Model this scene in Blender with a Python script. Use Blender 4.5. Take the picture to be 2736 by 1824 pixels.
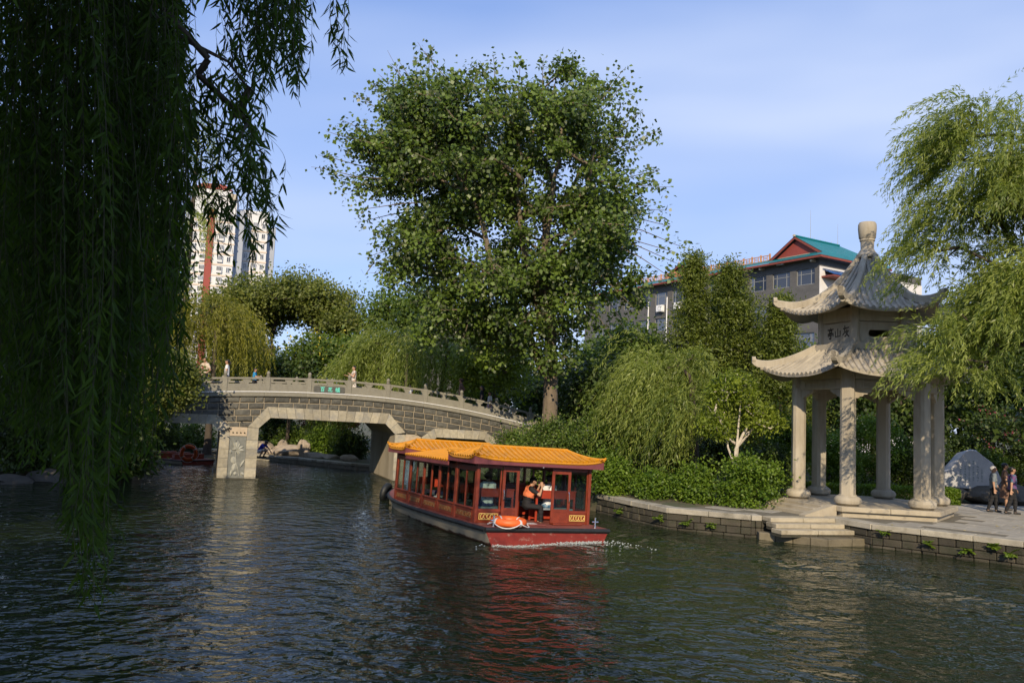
import bpy, bmesh, math, random
import numpy as np
from mathutils import Vector, Matrix
from mathutils.geometry import tessellate_polygon
for o in list(bpy.data.objects): bpy.data.objects.remove(o)
scene = bpy.context.scene
COL = scene.collection
rad = math.radians
# ------------------------------------------------------------------ camera
FPX, PITCH, ROLL, CAMH = 2200.0, rad(5.3), rad(2.45), 3.2      # focal length in pixels of the 2736 px wide photograph
_f = np.array([0, math.cos(PITCH), math.sin(PITCH)]); _u = np.array([0, -math.sin(PITCH), math.cos(PITCH)]); _x = np.array([1., 0, 0])
_R = math.cos(ROLL)*_x + math.sin(ROLL)*_u
_U = -math.sin(ROLL)*_x + math.cos(ROLL)*_u
cam_data = bpy.data.cameras.new('camera'); cam = bpy.data.objects.new('camera', cam_data); COL.objects.link(cam)
cam_data.sensor_width = 36; cam_data.lens = 36*FPX/2736; cam_data.clip_end = 4000; cam_data.clip_start = 0.1
cam.matrix_world = Matrix(((_R[0], _U[0], -_f[0], 0), (_R[1], _U[1], -_f[1], 0), (_R[2], _U[2], -_f[2], CAMH), (0, 0, 0, 1)))
scene.camera = cam
# ------------------------------------------------------------------ sky and sun
SUN_AZ, SUN_EL = rad(-4), rad(27)          # azimuth measured from straight behind the camera towards its right
S = Vector((math.sin(SUN_AZ)*math.cos(SUN_EL), -math.cos(SUN_AZ)*math.cos(SUN_EL), math.sin(SUN_EL)))
world = bpy.data.worlds.new('World'); scene.world = world; world.use_nodes = True
wn = world.node_tree; wn.nodes.clear()
def WN(t, **k):
    n = wn.nodes.new(t)
    for a, b in k.items(): setattr(n, a, b)
    return n
sky = WN('ShaderNodeTexSky', sky_type='NISHITA'); sky.sun_disc = False
sky.sun_elevation = SUN_EL; sky.sun_rotation = math.atan2(S.x, S.y)
sky.altitude = 1500; sky.air_density = 1.0; sky.dust_density = 0.2; sky.ozone_density = 2.0
wbg = WN('ShaderNodeBackground'); wbg.inputs['Strength'].default_value = 0.143
wout = WN('ShaderNodeOutputWorld')
wtc = WN('ShaderNodeTexCoord'); wmap = WN('ShaderNodeMapping'); wmap.inputs['Rotation'].default_value = (0, rad(-14), rad(20)); wmap.inputs['Scale'].default_value = (0.9, 1.2, 4.2)
wno = WN('ShaderNodeTexNoise'); wno.inputs['Scale'].default_value = 1.25; wno.inputs['Detail'].default_value = 3.5; wno.inputs['Roughness'].default_value = 0.42; wno.inputs['Distortion'].default_value = 0.35
wrm = WN('ShaderNodeMapRange'); wrm.inputs['From Min'].default_value = 0.42; wrm.inputs['From Max'].default_value = 0.68; wrm.inputs['To Max'].default_value = 0.9
wmx = WN('ShaderNodeMix', data_type='RGBA'); wmx.inputs['B'].default_value = (4.6, 5.4, 7.3, 1)      # streaks of thin cirrus
wve = WN('ShaderNodeMix', data_type='RGBA'); wve.inputs['Factor'].default_value = 0.58; wve.inputs['B'].default_value = (2.6, 3.9, 7.7, 1)      # even veil over the whole sky
L = wn.links.new
L(wtc.outputs['Generated'], wmap.inputs['Vector']); L(wmap.outputs['Vector'], wno.inputs['Vector']); L(wno.outputs['Fac'], wrm.inputs['Value'])
L(wrm.outputs['Result'], wmx.inputs['Factor']); L(sky.outputs['Color'], wve.inputs['A']); L(wve.outputs['Result'], wmx.inputs['A']); L(wmx.outputs['Result'], wbg.inputs['Color']); L(wbg.outputs['Background'], wout.inputs['Surface'])
sun_d = bpy.data.lights.new('sun', 'SUN'); sun_d.energy = 5.0; sun_d.angle = rad(0.5); sun_d.color = (1.0, 0.83, 0.60)
sun = bpy.data.objects.new('sun', sun_d); COL.objects.link(sun); sun.rotation_euler = S.to_track_quat('Z', 'Y').to_euler()
vs = scene.view_settings; vs.view_transform = 'Standard'; vs.look = 'None'; vs.gamma = 1; vs.use_curve_mapping = False; vs.exposure = 0.0
scene.render.engine = 'CYCLES'
scene.cycles.max_bounces = 6; scene.cycles.diffuse_bounces = 2; scene.cycles.glossy_bounces = 3; scene.cycles.transmission_bounces = 3
scene.cycles.caustics_reflective = False; scene.cycles.caustics_refractive = False
# ------------------------------------------------------------------ pixel helpers (2736 x 1824 pixel grid)
def ray(px, py): return _f + _R*(px-1368)/FPX - _U*(py-912)/FPX
def atz(px, py, z=0.0):
    d = ray(px, py); return np.array([0, 0, CAMH]) + d*(z-CAMH)/d[2]
def aty(px, py, Y):
    d = ray(px, py); return np.array([0, 0, CAMH]) + d*Y/d[1]
# ------------------------------------------------------------------ materials
MATS = {}
def mat(name, col, rough=0.8, var=0.25, scale=6.0, bump=0.0, bscale=40.0, objvar=0.0, metallic=0.0, spec=0.5, dark=None, dscale=1.2, dlo=0.55, dhi=0.75, trans=0.0, stretch=None):
    """procedural surface: base colour broken by noise, optional second colour in patches (stains), per-object variation, fine relief"""
    if name in MATS: return MATS[name]
    m = bpy.data.materials.new(name); m.use_nodes = True; t = m.node_tree; n = t.nodes; l = t.links.new
    p = n['Principled BSDF']; p.inputs['Roughness'].default_value = rough; p.inputs['Metallic'].default_value = metallic; p.inputs['Specular IOR Level'].default_value = spec
    tc = n.new('ShaderNodeTexCoord'); src = tc.outputs['Object']
    oi = n.new('ShaderNodeObjectInfo')
    ad = n.new('ShaderNodeVectorMath'); ad.operation = 'MULTIPLY_ADD'; ad.inputs[1].default_value = (1, 1, 1) if stretch is None else stretch
    sc = n.new('ShaderNodeVectorMath'); sc.operation = 'SCALE'; sc.inputs[0].default_value = (31, 17, 23); l(oi.outputs['Random'], sc.inputs['Scale'])
    l(src, ad.inputs[0]); l(sc.outputs[0], ad.inputs[2]); src = ad.outputs[0]
    no = n.new('ShaderNodeTexNoise'); no.inputs['Scale'].default_value = scale; no.inputs['Detail'].default_value = 6; no.inputs['Roughness'].default_value = 0.62; l(src, no.inputs['Vector'])
    mx = n.new('ShaderNodeMix'); mx.data_type = 'RGBA'
    c = np.array(col[:3])
    mx.inputs['A'].default_value = (*np.clip(c*(1-var), 0, 1), 1); mx.inputs['B'].default_value = (*np.clip(c*(1+var), 0, 1), 1)
    mr = n.new('ShaderNodeMapRange'); mr.inputs['From Min'].default_value = 0.3; mr.inputs['From Max'].default_value = 0.7; l(no.outputs['Fac'], mr.inputs['Value']); l(mr.outputs['Result'], mx.inputs['Factor'])
    out = mx.outputs['Result']
    if dark is not None:
        n2 = n.new('ShaderNodeTexNoise'); n2.inputs['Scale'].default_value = dscale; n2.inputs['Detail'].default_value = 7; n2.inputs['Roughness'].default_value = 0.65; l(src, n2.inputs['Vector'])
        r2 = n.new('ShaderNodeMapRange'); r2.inputs['From Min'].default_value = dlo; r2.inputs['From Max'].default_value = dhi; l(n2.outputs['Fac'], r2.inputs['Value'])
        m2 = n.new('ShaderNodeMix'); m2.data_type = 'RGBA'; m2.inputs['B'].default_value = (*dark, 1); l(r2.outputs['Result'], m2.inputs['Factor']); l(out, m2.inputs['A']); out = m2.outputs['Result']
    if objvar:
        hv = n.new('ShaderNodeHueSaturation'); o2 = n.new('ShaderNodeMapRange'); o2.inputs['To Min'].default_value = 1-objvar; o2.inputs['To Max'].default_value = 1+objvar
        l(oi.outputs['Random'], o2.inputs['Value']); l(o2.outputs['Result'], hv.inputs['Value']); l(out, hv.inputs['Color']); out = hv.outputs['Color']
    l(out, p.inputs['Base Color'])
    if bump:
        nb = n.new('ShaderNodeTexNoise'); nb.inputs['Scale'].default_value = bscale; nb.inputs['Detail'].default_value = 5; l(src, nb.inputs['Vector'])
        b = n.new('ShaderNodeBump'); b.inputs['Strength'].default_value = min(1, bump*2); b.inputs['Distance'].default_value = 0.02; l(nb.outputs['Fac'], b.inputs['Height']); l(b.outputs['Normal'], p.inputs['Normal'])
    if trans:
        p.inputs['Transmission Weight'].default_value = trans
    m.diffuse_color = (*c, 1)
    MATS[name] = m; return m
def leafmat(name, lo, hi, trans=0.35, rough=0.5, back=None, spec=0.4):
    if name in MATS: return MATS[name]
    m = bpy.data.materials.new(name); m.use_nodes = True; t = m.node_tree; n = t.nodes; l = t.links.new
    lo = (lo[0]*1.35, lo[1]*1.3, lo[2]*.95); hi = (hi[0]*1.35, hi[1]*1.3, hi[2]*.95)
    p = n['Principled BSDF']; p.inputs['Roughness'].default_value = rough; p.inputs['Specular IOR Level'].default_value = spec
    at = n.new('ShaderNodeAttribute'); at.attribute_name = 'lv'
    mx = n.new('ShaderNodeMix'); mx.data_type = 'RGBA'; mx.inputs['A'].default_value = (*lo, 1); mx.inputs['B'].default_value = (*hi, 1); l(at.outputs['Fac'], mx.inputs['Factor'])
    out = mx.outputs['Result']
    if back is not None:
        g = n.new('ShaderNodeNewGeometry'); m3 = n.new('ShaderNodeMix'); m3.data_type = 'RGBA'; m3.inputs['B'].default_value = (*back, 1)
        l(g.outputs['Backfacing'], m3.inputs['Factor']); l(out, m3.inputs['A']); out2 = m3.outputs['Result']
    else: out2 = out
    l(out2, p.inputs['Base Color'])
    tr = n.new('ShaderNodeBsdfTranslucent'); gm = n.new('ShaderNodeMix'); gm.data_type = 'RGBA'; gm.blend_type = 'MULTIPLY'; gm.inputs['Factor'].default_value = 1; gm.inputs['B'].default_value = (1.5, 1.6, 0.5, 1)
    l(out, gm.inputs['A']); l(gm.outputs['Result'], tr.inputs['Color'])
    ms = n.new('ShaderNodeMixShader'); ms.inputs[0].default_value = trans; l(p.outputs[0], ms.inputs[1]); l(tr.outputs[0], ms.inputs[2]); l(ms.outputs[0], n['Material Output'].inputs['Surface'])
    MATS[name] = m; return m
def glassmat(name, tint=(0.75, 0.82, 0.8), alpha=0.22, rough=0.02):
    if name in MATS: return MATS[name]
    m = bpy.data.materials.new(name); m.use_nodes = True; t = m.node_tree; n = t.nodes; l = t.links.new
    g = n.new('ShaderNodeBsdfGlossy'); g.inputs['Roughness'].default_value = rough; tr = n.new('ShaderNodeBsdfTransparent'); tr.inputs['Color'].default_value = (*tint, 1)
    fr = n.new('ShaderNodeFresnel'); fr.inputs['IOR'].default_value = 1.5; ma = n.new('ShaderNodeMath'); ma.operation = 'MULTIPLY_ADD'; ma.inputs[1].default_value = 0.6; ma.inputs[2].default_value = 0.0
    l(fr.outputs[0], ma.inputs[0]); ms = n.new('ShaderNodeMixShader'); l(ma.outputs[0], ms.inputs[0]); l(tr.outputs[0], ms.inputs[1]); l(g.outputs[0], ms.inputs[2]); l(ms.outputs[0], n['Material Output'].inputs['Surface'])
    MATS[name] = m; return m
# ------------------------------------------------------------------ objects
def tag(o, label=None, cat=None, group=None, kind=None):
    if label: o['label'] = label
    if cat: o['category'] = cat
    if group: o['group'] = group
    if kind: o['kind'] = kind
    return o
def empty(name, loc=(0, 0, 0), rz=0.0, label=None, cat=None, group=None, mw=None):
    o = bpy.data.objects.new(name, None); COL.objects.link(o); o.empty_display_size = 0.2
    if mw is not None: o.matrix_world = mw
    else: o.location = loc; o.rotation_euler = (0, 0, rz)
    return tag(o, label, cat, group)
def link(name, me, parent=None, loc=None, rot=None, scale=None):
    o = bpy.data.objects.new(name, me); COL.objects.link(o)
    if parent is not None: o.parent = parent
    if loc is not None: o.location = loc
    if rot is not None: o.rotation_euler = rot
    if scale is not None: o.scale = scale
    return o
class MB:
    """collects shapes, then links them as one mesh object"""
    def __init__(s): s.v = []; s.f = []; s.M = None
    def add(s, vs, fs):
        b = len(s.v)
        if s.M is not None: vs = [tuple(s.M @ Vector(v)) for v in vs]
        s.v += [tuple(v) for v in vs]; s.f += [tuple(b+i for i in f) for f in fs]; return s
    def box(s, x0, x1, y0, y1, z0, z1, ch=0.0):
        if ch <= 0:
            return s.add([(x0,y0,z0),(x1,y0,z0),(x1,y1,z0),(x0,y1,z0),(x0,y0,z1),(x1,y0,z1),(x1,y1,z1),(x0,y1,z1)],
                         [(0,3,2,1),(4,5,6,7),(0,1,5,4),(1,2,6,5),(2,3,7,6),(3,0,4,7)])
        return s.hull8([(x0,y0,z0),(x1,y0,z0),(x1,y1,z0),(x0,y1,z0),(x0,y0,z1),(x1,y0,z1),(x1,y1,z1),(x0,y1,z1)], ch)
    def hull8(s, c, ch):
        """chamfered hexahedron from 8 corners (bottom 0-3, top 4-7)"""
        c = [Vector(p) for p in c]
        nb = [(1,3,4),(2,0,5),(3,1,6),(0,2,7),(5,7,0),(6,4,1),(7,5,2),(4,6,3)]   # x-, y-, z-neighbours
        V = []; idx = {}
        for i in range(8):
            a, b, d = nb[i]
            e = [(c[k]-c[i]) for k in (a, b, d)]
            e = [q*(min(ch/max(q.length, 1e-6), .45)) for q in e]
            for k, (p, q) in enumerate(((1, 2), (0, 2), (0, 1))):
                idx[(i, k)] = len(V); V.append(c[i]+e[p]+e[q])
        # k=0: on face whose normal is along the first neighbour edge, etc.; faces by corner lists
        F = []
        quads = {'b': (0,3,2,1), 't': (4,5,6,7), 'f': (0,1,5,4), 'r': (1,2,6,5), 'k': (2,3,7,6), 'l': (3,0,4,7)}
        def fk(i, face):
            others = [j for j in quads[face] if j != i]
            a, b, d = nb[i]
            for k, j in enumerate((a, b, d)):
                if j not in quads[face]: return idx[(i, k)]
        for fc, q in quads.items(): F.append(tuple(fk(i, fc) for i in q))
        fl = list(quads)
        for ai in range(6):
            for bi in range(ai+1, 6):
                A, B = quads[fl[ai]], quads[fl[bi]]
                sh = [i for i in A if i in B]
                if len(sh) == 2:
                    i, j = sh
                    k = A.index(i)
                    if A[(k+1) % 4] != j: i, j = j, i
                    F.append((fk(j, fl[ai]), fk(i, fl[ai]), fk(i, fl[bi]), fk(j, fl[bi])))
        for i in range(8):
            fs = [x for x in fl if i in quads[x]]
            F.append(tuple(fk(i, x) for x in fs))
        return s.add(V, F)
    def prism(s, poly, ax, a0, a1):
        """polygon in two axes extruded along axis ax ('x','y','z')"""
        n = len(poly)
        def P(p, a):
            return (a, p[0], p[1]) if ax == 'x' else ((p[0], a, p[1]) if ax == 'y' else (p[0], p[1], a))
        vs = [P(p, a0) for p in poly] + [P(p, a1) for p in poly]
        fs = [tuple(range(n-1, -1, -1)), tuple(range(n, 2*n))] + [(i, (i+1) % n, n+(i+1) % n, n+i) for i in range(n)]
        return s.add(vs, fs)
    def tube(s, pts, rs, n=8, cap=True):
        pts = [Vector(p) for p in pts]
        if not hasattr(rs, '__len__'): rs = [rs]*len(pts)
        vs = []; fs = []; up = None
        for i, p in enumerate(pts):
            d = (pts[min(i+1, len(pts)-1)]-pts[max(i-1, 0)])
            if d.length < 1e-9: d = Vector((0, 0, 1))
            d.normalize()
            if up is None: up = Vector((1, 0, 0)) if abs(d.x) < .8 else Vector((0, 1, 0))
            a = (up - d*up.dot(d)); a.normalize(); b = d.cross(a); up = a
            for k in range(n):
                t = 2*math.pi*k/n; vs.append(p+(a*math.cos(t)+b*math.sin(t))*rs[i])
        for i in range(len(pts)-1):
            for k in range(n): fs.append((i*n+k, i*n+(k+1) % n, (i+1)*n+(k+1) % n, (i+1)*n+k))
        if cap: fs += [tuple(range(n-1, -1, -1)), tuple(range((len(pts)-1)*n, len(pts)*n))]
        return s.add(vs, fs)
    def lathe(s, prof, n=16, c=(0, 0, 0), sq=0.0, rot=0.0):
        vs = []; fs = []
        for r, z in prof:
            for k in range(n):
                t = 2*math.pi*k/n+rot; vs.append((c[0]+r*math.cos(t), c[1]+r*math.sin(t), c[2]+z))
        m = len(prof)
        for i in range(m-1):
            for k in range(n): fs.append((i*n+k, i*n+(k+1) % n, (i+1)*n+(k+1) % n, (i+1)*n+k))
        fs += [tuple(range(n-1, -1, -1)), tuple(range((m-1)*n, m*n))]
        return s.add(vs, fs)
    def torus(s, R, r, n=32, m=10, c=(0, 0, 0), axis='z', zs=1.0):
        vs = []; fs = []
        for i in range(n):
            t = 2*math.pi*i/n
            for k in range(m):
                q = 2*math.pi*k/m; a = (R+r*math.cos(q)); h = r*math.sin(q)*zs
                if axis == 'z': v = (a*math.cos(t), a*math.sin(t), h)
                elif axis == 'y': v = (a*math.cos(t), h, a*math.sin(t))
                else: v = (h, a*math.cos(t), a*math.sin(t))
                vs.append((c[0]+v[0], c[1]+v[1], c[2]+v[2]))
        for i in range(n):
            for k in range(m): fs.append((i*m+k, ((i+1) % n)*m+k, ((i+1) % n)*m+(k+1) % m, i*m+(k+1) % m))
        return s.add(vs, fs)
    def grid(s, P, close=False):
        """P[i][j] points -> quad sheet"""
        n = len(P); m = len(P[0]); vs = [p for r in P for p in r]; fs = []
        for i in range(n-1):
            for j in range(m-1): fs.append((i*m+j, i*m+j+1, (i+1)*m+j+1, (i+1)*m+j))
        return s.add(vs, fs)
    def mesh(s, name, m, smooth=False):
        me = bpy.data.meshes.new(name); me.from_pydata(s.v, [], s.f); me.validate()
        bm = bmesh.new(); bm.from_mesh(me); bmesh.ops.recalc_face_normals(bm, faces=bm.faces); bm.to_mesh(me); bm.free()
        if m is not None: me.materials.append(m)
        if smooth:
            me.polygons.foreach_set('use_smooth', [True]*len(me.polygons))
            try: me.set_sharp_from_angle(angle=rad(40))
            except Exception: pass
        return me
    def build(s, name, m, parent=None, smooth=False, **k):
        return link(name, s.mesh(name, m, smooth), parent, **k)
def blob(rng, c, r, amp=0.25, sub=3, freq=1.6, flat=None, seed=None):
    """rock: icosphere pushed in and out by value noise, cut by a few planes"""
    from mathutils import noise
    bm = bmesh.new(); bmesh.ops.create_icosphere(bm, subdivisions=sub, radius=1)
    off = Vector((rng.uniform(-50, 50), rng.uniform(-50, 50), rng.uniform(-50, 50)))
    pl = [(Vector((rng.gauss(0, 1), rng.gauss(0, 1), rng.gauss(0, .7))).normalized(), rng.uniform(.6, .9)) for _ in range(9)]
    for v in bm.verts:
        d = v.co.normalized(); k = 1+amp*noise.noise(d*freq+off)+amp*.4*noise.noise(d*freq*3+off)+amp*.15*noise.noise(d*freq*9+off)
        p = d*k
        for n, h in pl:
            e = p.dot(n)
            if e > h: p -= n*(e-h)*.85
        v.co = Vector((p.x*r[0]+c[0], p.y*r[1]+c[1], p.z*r[2]+c[2]))
    me = bpy.data.meshes.new('rock'); bm.to_mesh(me); bm.free(); return me
# ================================================================== THE SETTING: ground, water
GZ, PZ = 0.36, 0.65
edge_px = [(1595,1318),(1690,1338),(1785,1356),(2007,1375),(2035,1376),(2205,1378),(2330,1399),(2460,1413),(2600,1429),(2736,1445)]
EDGE = [tuple(atz(x, y, PZ)[:2]) for x, y in edge_px]           # top front edge of the right embankment
e0, e1 = np.array(EDGE[-2]), np.array(EDGE[-1]); dv = (e1-e0)/np.linalg.norm(e1-e0)
EDGE_NEAR = [tuple(e1+dv*k) for k in (3.0, 7.0, 14.0, 24.0)]
BR_O = np.array([-11.86, 36.7]); BR_TH = rad(20); BR_T = np.array([math.cos(BR_TH), math.sin(BR_TH)]); BR_Y = np.array([-math.sin(BR_TH), math.cos(BR_TH)])
def brw(s, y, z=0): p = BR_O+BR_T*s+BR_Y*y; return (p[0], p[1], z)
FARBANK = [(0.9, 36.0), tuple(brw(11.9, -.4)[:2]), tuple(brw(10.6, 3)[:2]), (-5.4, 45.3), (-8.1, 46.0), (-14.5, 51.0), (-30, 62), (-70, 86)]
LEFTBANK = [(-76, 70), (-40, 53), (-24, 46.8), tuple(brw(-4.2, 6.2)[:2]), tuple(brw(-4.2, -.2)[:2]), (-18.0, 34.6), (-20.4, 33.4), (-21.6, 29.5), (-11.8, 14.5), (-5.6, 4.2), (-4.5, 1.0)]
back_ = lambda p, k=.14: (p[0]+k*.5, p[1]+k)            # the ground stops just behind the masonry
HOLE = [back_(p) for p in EDGE_NEAR[::-1] + EDGE[::-1]] + [(1.9, 32.0)] + FARBANK + LEFTBANK
OUT = [(-1500, -600), (1500, -600), (1500, 2500), (-1500, 2500)]
vs_ = [(x, y, 0) for x, y in OUT] + [(x, y, 0) for x, y in HOLE]
tri = tessellate_polygon([[Vector(v) for v in vs_[:4]], [Vector(v) for v in vs_[4:]]])
m_soil = mat('soil', (0.10, 0.085, 0.05), 0.95, 0.35, 1.5, 0.4, 25, dark=(0.05, 0.075, 0.025), dscale=0.6, dlo=.45, dhi=.6)
mb = MB(); mb.add([(x, y, GZ-.004) for x, y, _ in vs_], [tuple(t) for t in tri])
# river-bank side faces down to the bed
n = len(HOLE); mb.add([(x, y, GZ-.004) for x, y in HOLE]+[(x, y, -1.2) for x, y in HOLE], [(i, (i+1) % n, n+(i+1) % n, n+i) for i in range(n)])
tag(mb.build('ground', m_soil), kind='structure')
# ---- water
m_water = bpy.data.materials.new('water'); m_water.use_nodes = True
t = m_water.node_tree; n_ = t.nodes; l_ = t.links.new; p_ = n_['Principled BSDF']
p_.inputs['Base Color'].default_value = (0.013, 0.020, 0.008, 1); p_.inputs['Roughness'].default_value = 0.04; p_.inputs['IOR'].default_value = 1.33; p_.inputs['Specular IOR Level'].default_value = 0.40
tc = n_.new('ShaderNodeTexCoord')
hs = None
for sc_, st, amp, det in ((0.6, (1, 1.3, 1), 0.09, 2), (1.9, (1, 1.25, 1), 0.115, 2), (5.5, (1, 1.2, 1), 0.028, 2)):
    mp = n_.new('ShaderNodeMapping'); mp.inputs['Scale'].default_value = st; mp.inputs['Rotation'].default_value = (0, 0, rad(12*sc_)); l_(tc.outputs['Object'], mp.inputs['Vector'])
    no = n_.new('ShaderNodeTexNoise'); no.inputs['Scale'].default_value = sc_; no.inputs['Detail'].default_value = det; no.inputs['Roughness'].default_value = .5; no.inputs['Distortion'].default_value = .4; l_(mp.outputs['Vector'], no.inputs['Vector'])
    mm = n_.new('ShaderNodeMath'); mm.operation = 'MULTIPLY'; mm.inputs[1].default_value = amp; l_(no.outputs['Fac'], mm.inputs[0])
    if hs is None: hs = mm.outputs[0]
    else:
        aa = n_.new('ShaderNodeMath'); aa.operation = 'ADD'; l_(hs, aa.inputs[0]); l_(mm.outputs[0], aa.inputs[1]); hs = aa.outputs[0]
bp = n_.new('ShaderNodeBump'); bp.inputs['Strength'].default_value = 1.0; bp.inputs['Distance'].default_value = 1.0; l_(hs, bp.inputs['Height']); l_(bp.outputs['Normal'], p_.inputs['Normal'])
# water sheet: flat far away, with the boat's wake waves as real relief behind and beside the hull
BOAT_S = 1.056; BOAT_O = np.array([0.7366, 22.424, -0.179]); BYAW = rad(25.78)
bfw = np.array([-math.sin(BYAW), math.cos(BYAW)]); brt = np.array([math.cos(BYAW), math.sin(BYAW)])
def wake(x, y):
    d = np.array([x, y])-BOAT_O[:2]; a = d@bfw; b = d@brt
    q = -(a+0.9); z = 0.0
    for sgn in (-1, 1):                                         # two diverging wave trains
        w = sgn*b-1.6-0.30*max(q+8, 0)*.9
        if q > -8: z += .055*math.exp(-(w/2.2)**2)*math.cos(w*3.0)*math.exp(-max(q, 0)/16)*min(1, (q+8)/4)
    if q > -.2: z += .05*math.exp(-(b/2.2)**2)*math.exp(-q/7)*math.sin(q*2.6+.6*math.sin(b*1.7))
    return z
xs = np.concatenate([[-80, -50], np.arange(-26, 27, .3), [30, 60]]); ysw = np.concatenate([np.arange(0.9, 42, .3), [46, 55, 70, 90]])
inner = lambda x, y: -25 < x < 26 and 2 < y < 40
P = [[(x, y, wake(x, y) if inner(x, y) else 0.0) for x in xs] for y in ysw]
mb = MB(); mb.grid(P); tag(mb.build('water', m_water, smooth=True), kind='structure')
# ------------------------------------------------------------------ right embankment: coping, wall blocks, paving
m_cope = mat('coping_stone', (0.36, 0.33, 0.26), 0.85, 0.2, 3, 0.3, 45, objvar=0.12, dark=(0.15, 0.135, 0.10), dscale=1.6, dlo=.5, dhi=.72)
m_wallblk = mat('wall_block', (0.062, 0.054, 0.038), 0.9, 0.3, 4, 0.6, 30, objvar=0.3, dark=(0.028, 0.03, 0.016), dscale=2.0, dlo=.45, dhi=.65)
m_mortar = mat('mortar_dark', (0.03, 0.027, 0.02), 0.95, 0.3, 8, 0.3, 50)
m_pave = mat('paving_slab', (0.335, 0.31, 0.255), 0.85, 0.18, 2.5, 0.25, 50, objvar=0.10, dark=(0.2, 0.18, 0.14), dscale=.9, dlo=.52, dhi=.75)
m_joint = mat('paving_joint', (0.14, 0.125, 0.09), 0.95, 0.3, 8)
R0 = random.Random(5)
emb = empty('embankment_wall', (EDGE[5][0], EDGE[5][1], 0), 0, 'low stone embankment with pale coping and dark blocks along the right bank', 'wall')
def rel(p, o): return (p[0]-o[0], p[1]-o[1])
eo = EDGE[5]
line = [np.array(p) for p in EDGE+EDGE_NEAR[:2]]
core = MB()
for i in range(len(line)-1):
    a, b = line[i], line[i+1]; d = b-a; Ln = np.linalg.norm(d); u = d/Ln; nrm = np.array([u[1], -u[0]])   # towards the water
    if nrm[1] > 0: nrm = -nrm
    ang = math.atan2(u[1], u[0])
    steps = (i == 4)
    core.add([(*rel(a-nrm*.1, eo), -.6), (*rel(b-nrm*.1, eo), -.6), (*rel(b-nrm*.1, eo), PZ-.17), (*rel(a-nrm*.1, eo), PZ-.17)], [(0, 1, 2, 3)])
    # coping stones
    k = max(1, round(Ln/1.25)); w = Ln/k
    if not steps:
        for j in range(k):
            q = MB(); ov = .05+R0.uniform(-.015, .015)
            q.box(-w/2+.006, w/2-.006, -.5, ov, -.16, 0, .012)
            c = a+u*(w*(j+.5)); sg = 1
            o = q.build('coping_stone', m_cope, emb, loc=(*rel(c, eo), PZ+R0.uniform(-.004, .006)), rot=(0, 0, ang if (np.array([-u[1], u[0]])@nrm) > 0 else ang+math.pi))
    # wall blocks in three courses
    zc = PZ-.17
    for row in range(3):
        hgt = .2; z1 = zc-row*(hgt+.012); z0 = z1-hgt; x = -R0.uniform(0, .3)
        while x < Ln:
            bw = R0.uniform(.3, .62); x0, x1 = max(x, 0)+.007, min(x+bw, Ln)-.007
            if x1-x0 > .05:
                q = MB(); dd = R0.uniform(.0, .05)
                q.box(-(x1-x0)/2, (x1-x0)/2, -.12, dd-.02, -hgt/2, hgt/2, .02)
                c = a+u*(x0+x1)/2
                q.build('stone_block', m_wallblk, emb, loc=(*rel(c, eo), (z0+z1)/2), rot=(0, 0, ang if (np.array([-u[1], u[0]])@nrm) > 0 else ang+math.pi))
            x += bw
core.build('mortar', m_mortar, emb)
# paving: slabs between the edge and the pavilion, following the edge direction
pv = MB(); poly = [tuple(np.array(p)) for p in EDGE[2:]+EDGE_NEAR[:2]]
back = [(27.0, 26.0), (25.0, 33.6), (16.5, 33.0), (14.2, 30.2), (9.0, 30.0), (6.9, 27.2)]
allp = poly+back
tr = tessellate_polygon([[Vector((x, y, 0)) for x, y in allp]]); pv.add([(x, y, PZ-.012) for x, y in allp], [tuple(x) for x in tr])
pave = tag(pv.build('pavement', m_joint), kind='structure')
def inside(p, poly):
    c = False; n = len(poly)
    for i in range(n):
        x0, y0 = poly[i]; x1, y1 = poly[(i+1) % n]
        if (y0 > p[1]) != (y1 > p[1]) and p[0] < (x1-x0)*(p[1]-y0)/(y1-y0)+x0: c = not c
    return c
def seg_dist(p, poly):
    p = np.array(p); d = 9e9
    for i in range(len(poly)-1):
        a, b = np.array(poly[i]), np.array(poly[i+1]); ab = b-a; t_ = np.clip((p-a)@ab/(ab@ab), 0, 1); d = min(d, np.linalg.norm(p-a-ab*t_))
    return d
pang = math.atan2(EDGE[-1][1]-EDGE[6][1], EDGE[-1][0]-EDGE[6][0]); pu = np.array([math.cos(pang), math.sin(pang)]); pn = np.array([-pu[1], pu[0]])
PC = np.array([11.953, 27.581])
slabs = 0
sm = {}
for ln in (.86, 1.06, 1.26):
    q = MB(); q.box(-ln/2+.006, ln/2-.006, -.294, .294, -.05, 0, .008); sm[ln] = q.mesh('paving_slab', m_pave)
for r in range(-4, 22):
    x = -14+R0.uniform(0, 1)
    while x < 16:
        ln = R0.choice((.86, 1.06, 1.26)); c = np.array(EDGE[6])+pu*(x+ln/2)+pn*(.3+.6*r); x += ln
        if r == 0 and False: continue
        ok = all(inside(c+pu*dx+pn*dy, allp) for dx in (-ln/2, ln/2) for dy in (-.3, .3)) and seg_dist(c, poly) > .55+ .3
        if ok and np.linalg.norm(c-PC) > 3.1 and c[0] < 20.5:
            link('paving_slab', sm[ln], pave, loc=(c[0], c[1], PZ-.003+R0.uniform(-.003, .003)), rot=(0, 0, pang)); slabs += 1
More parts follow.
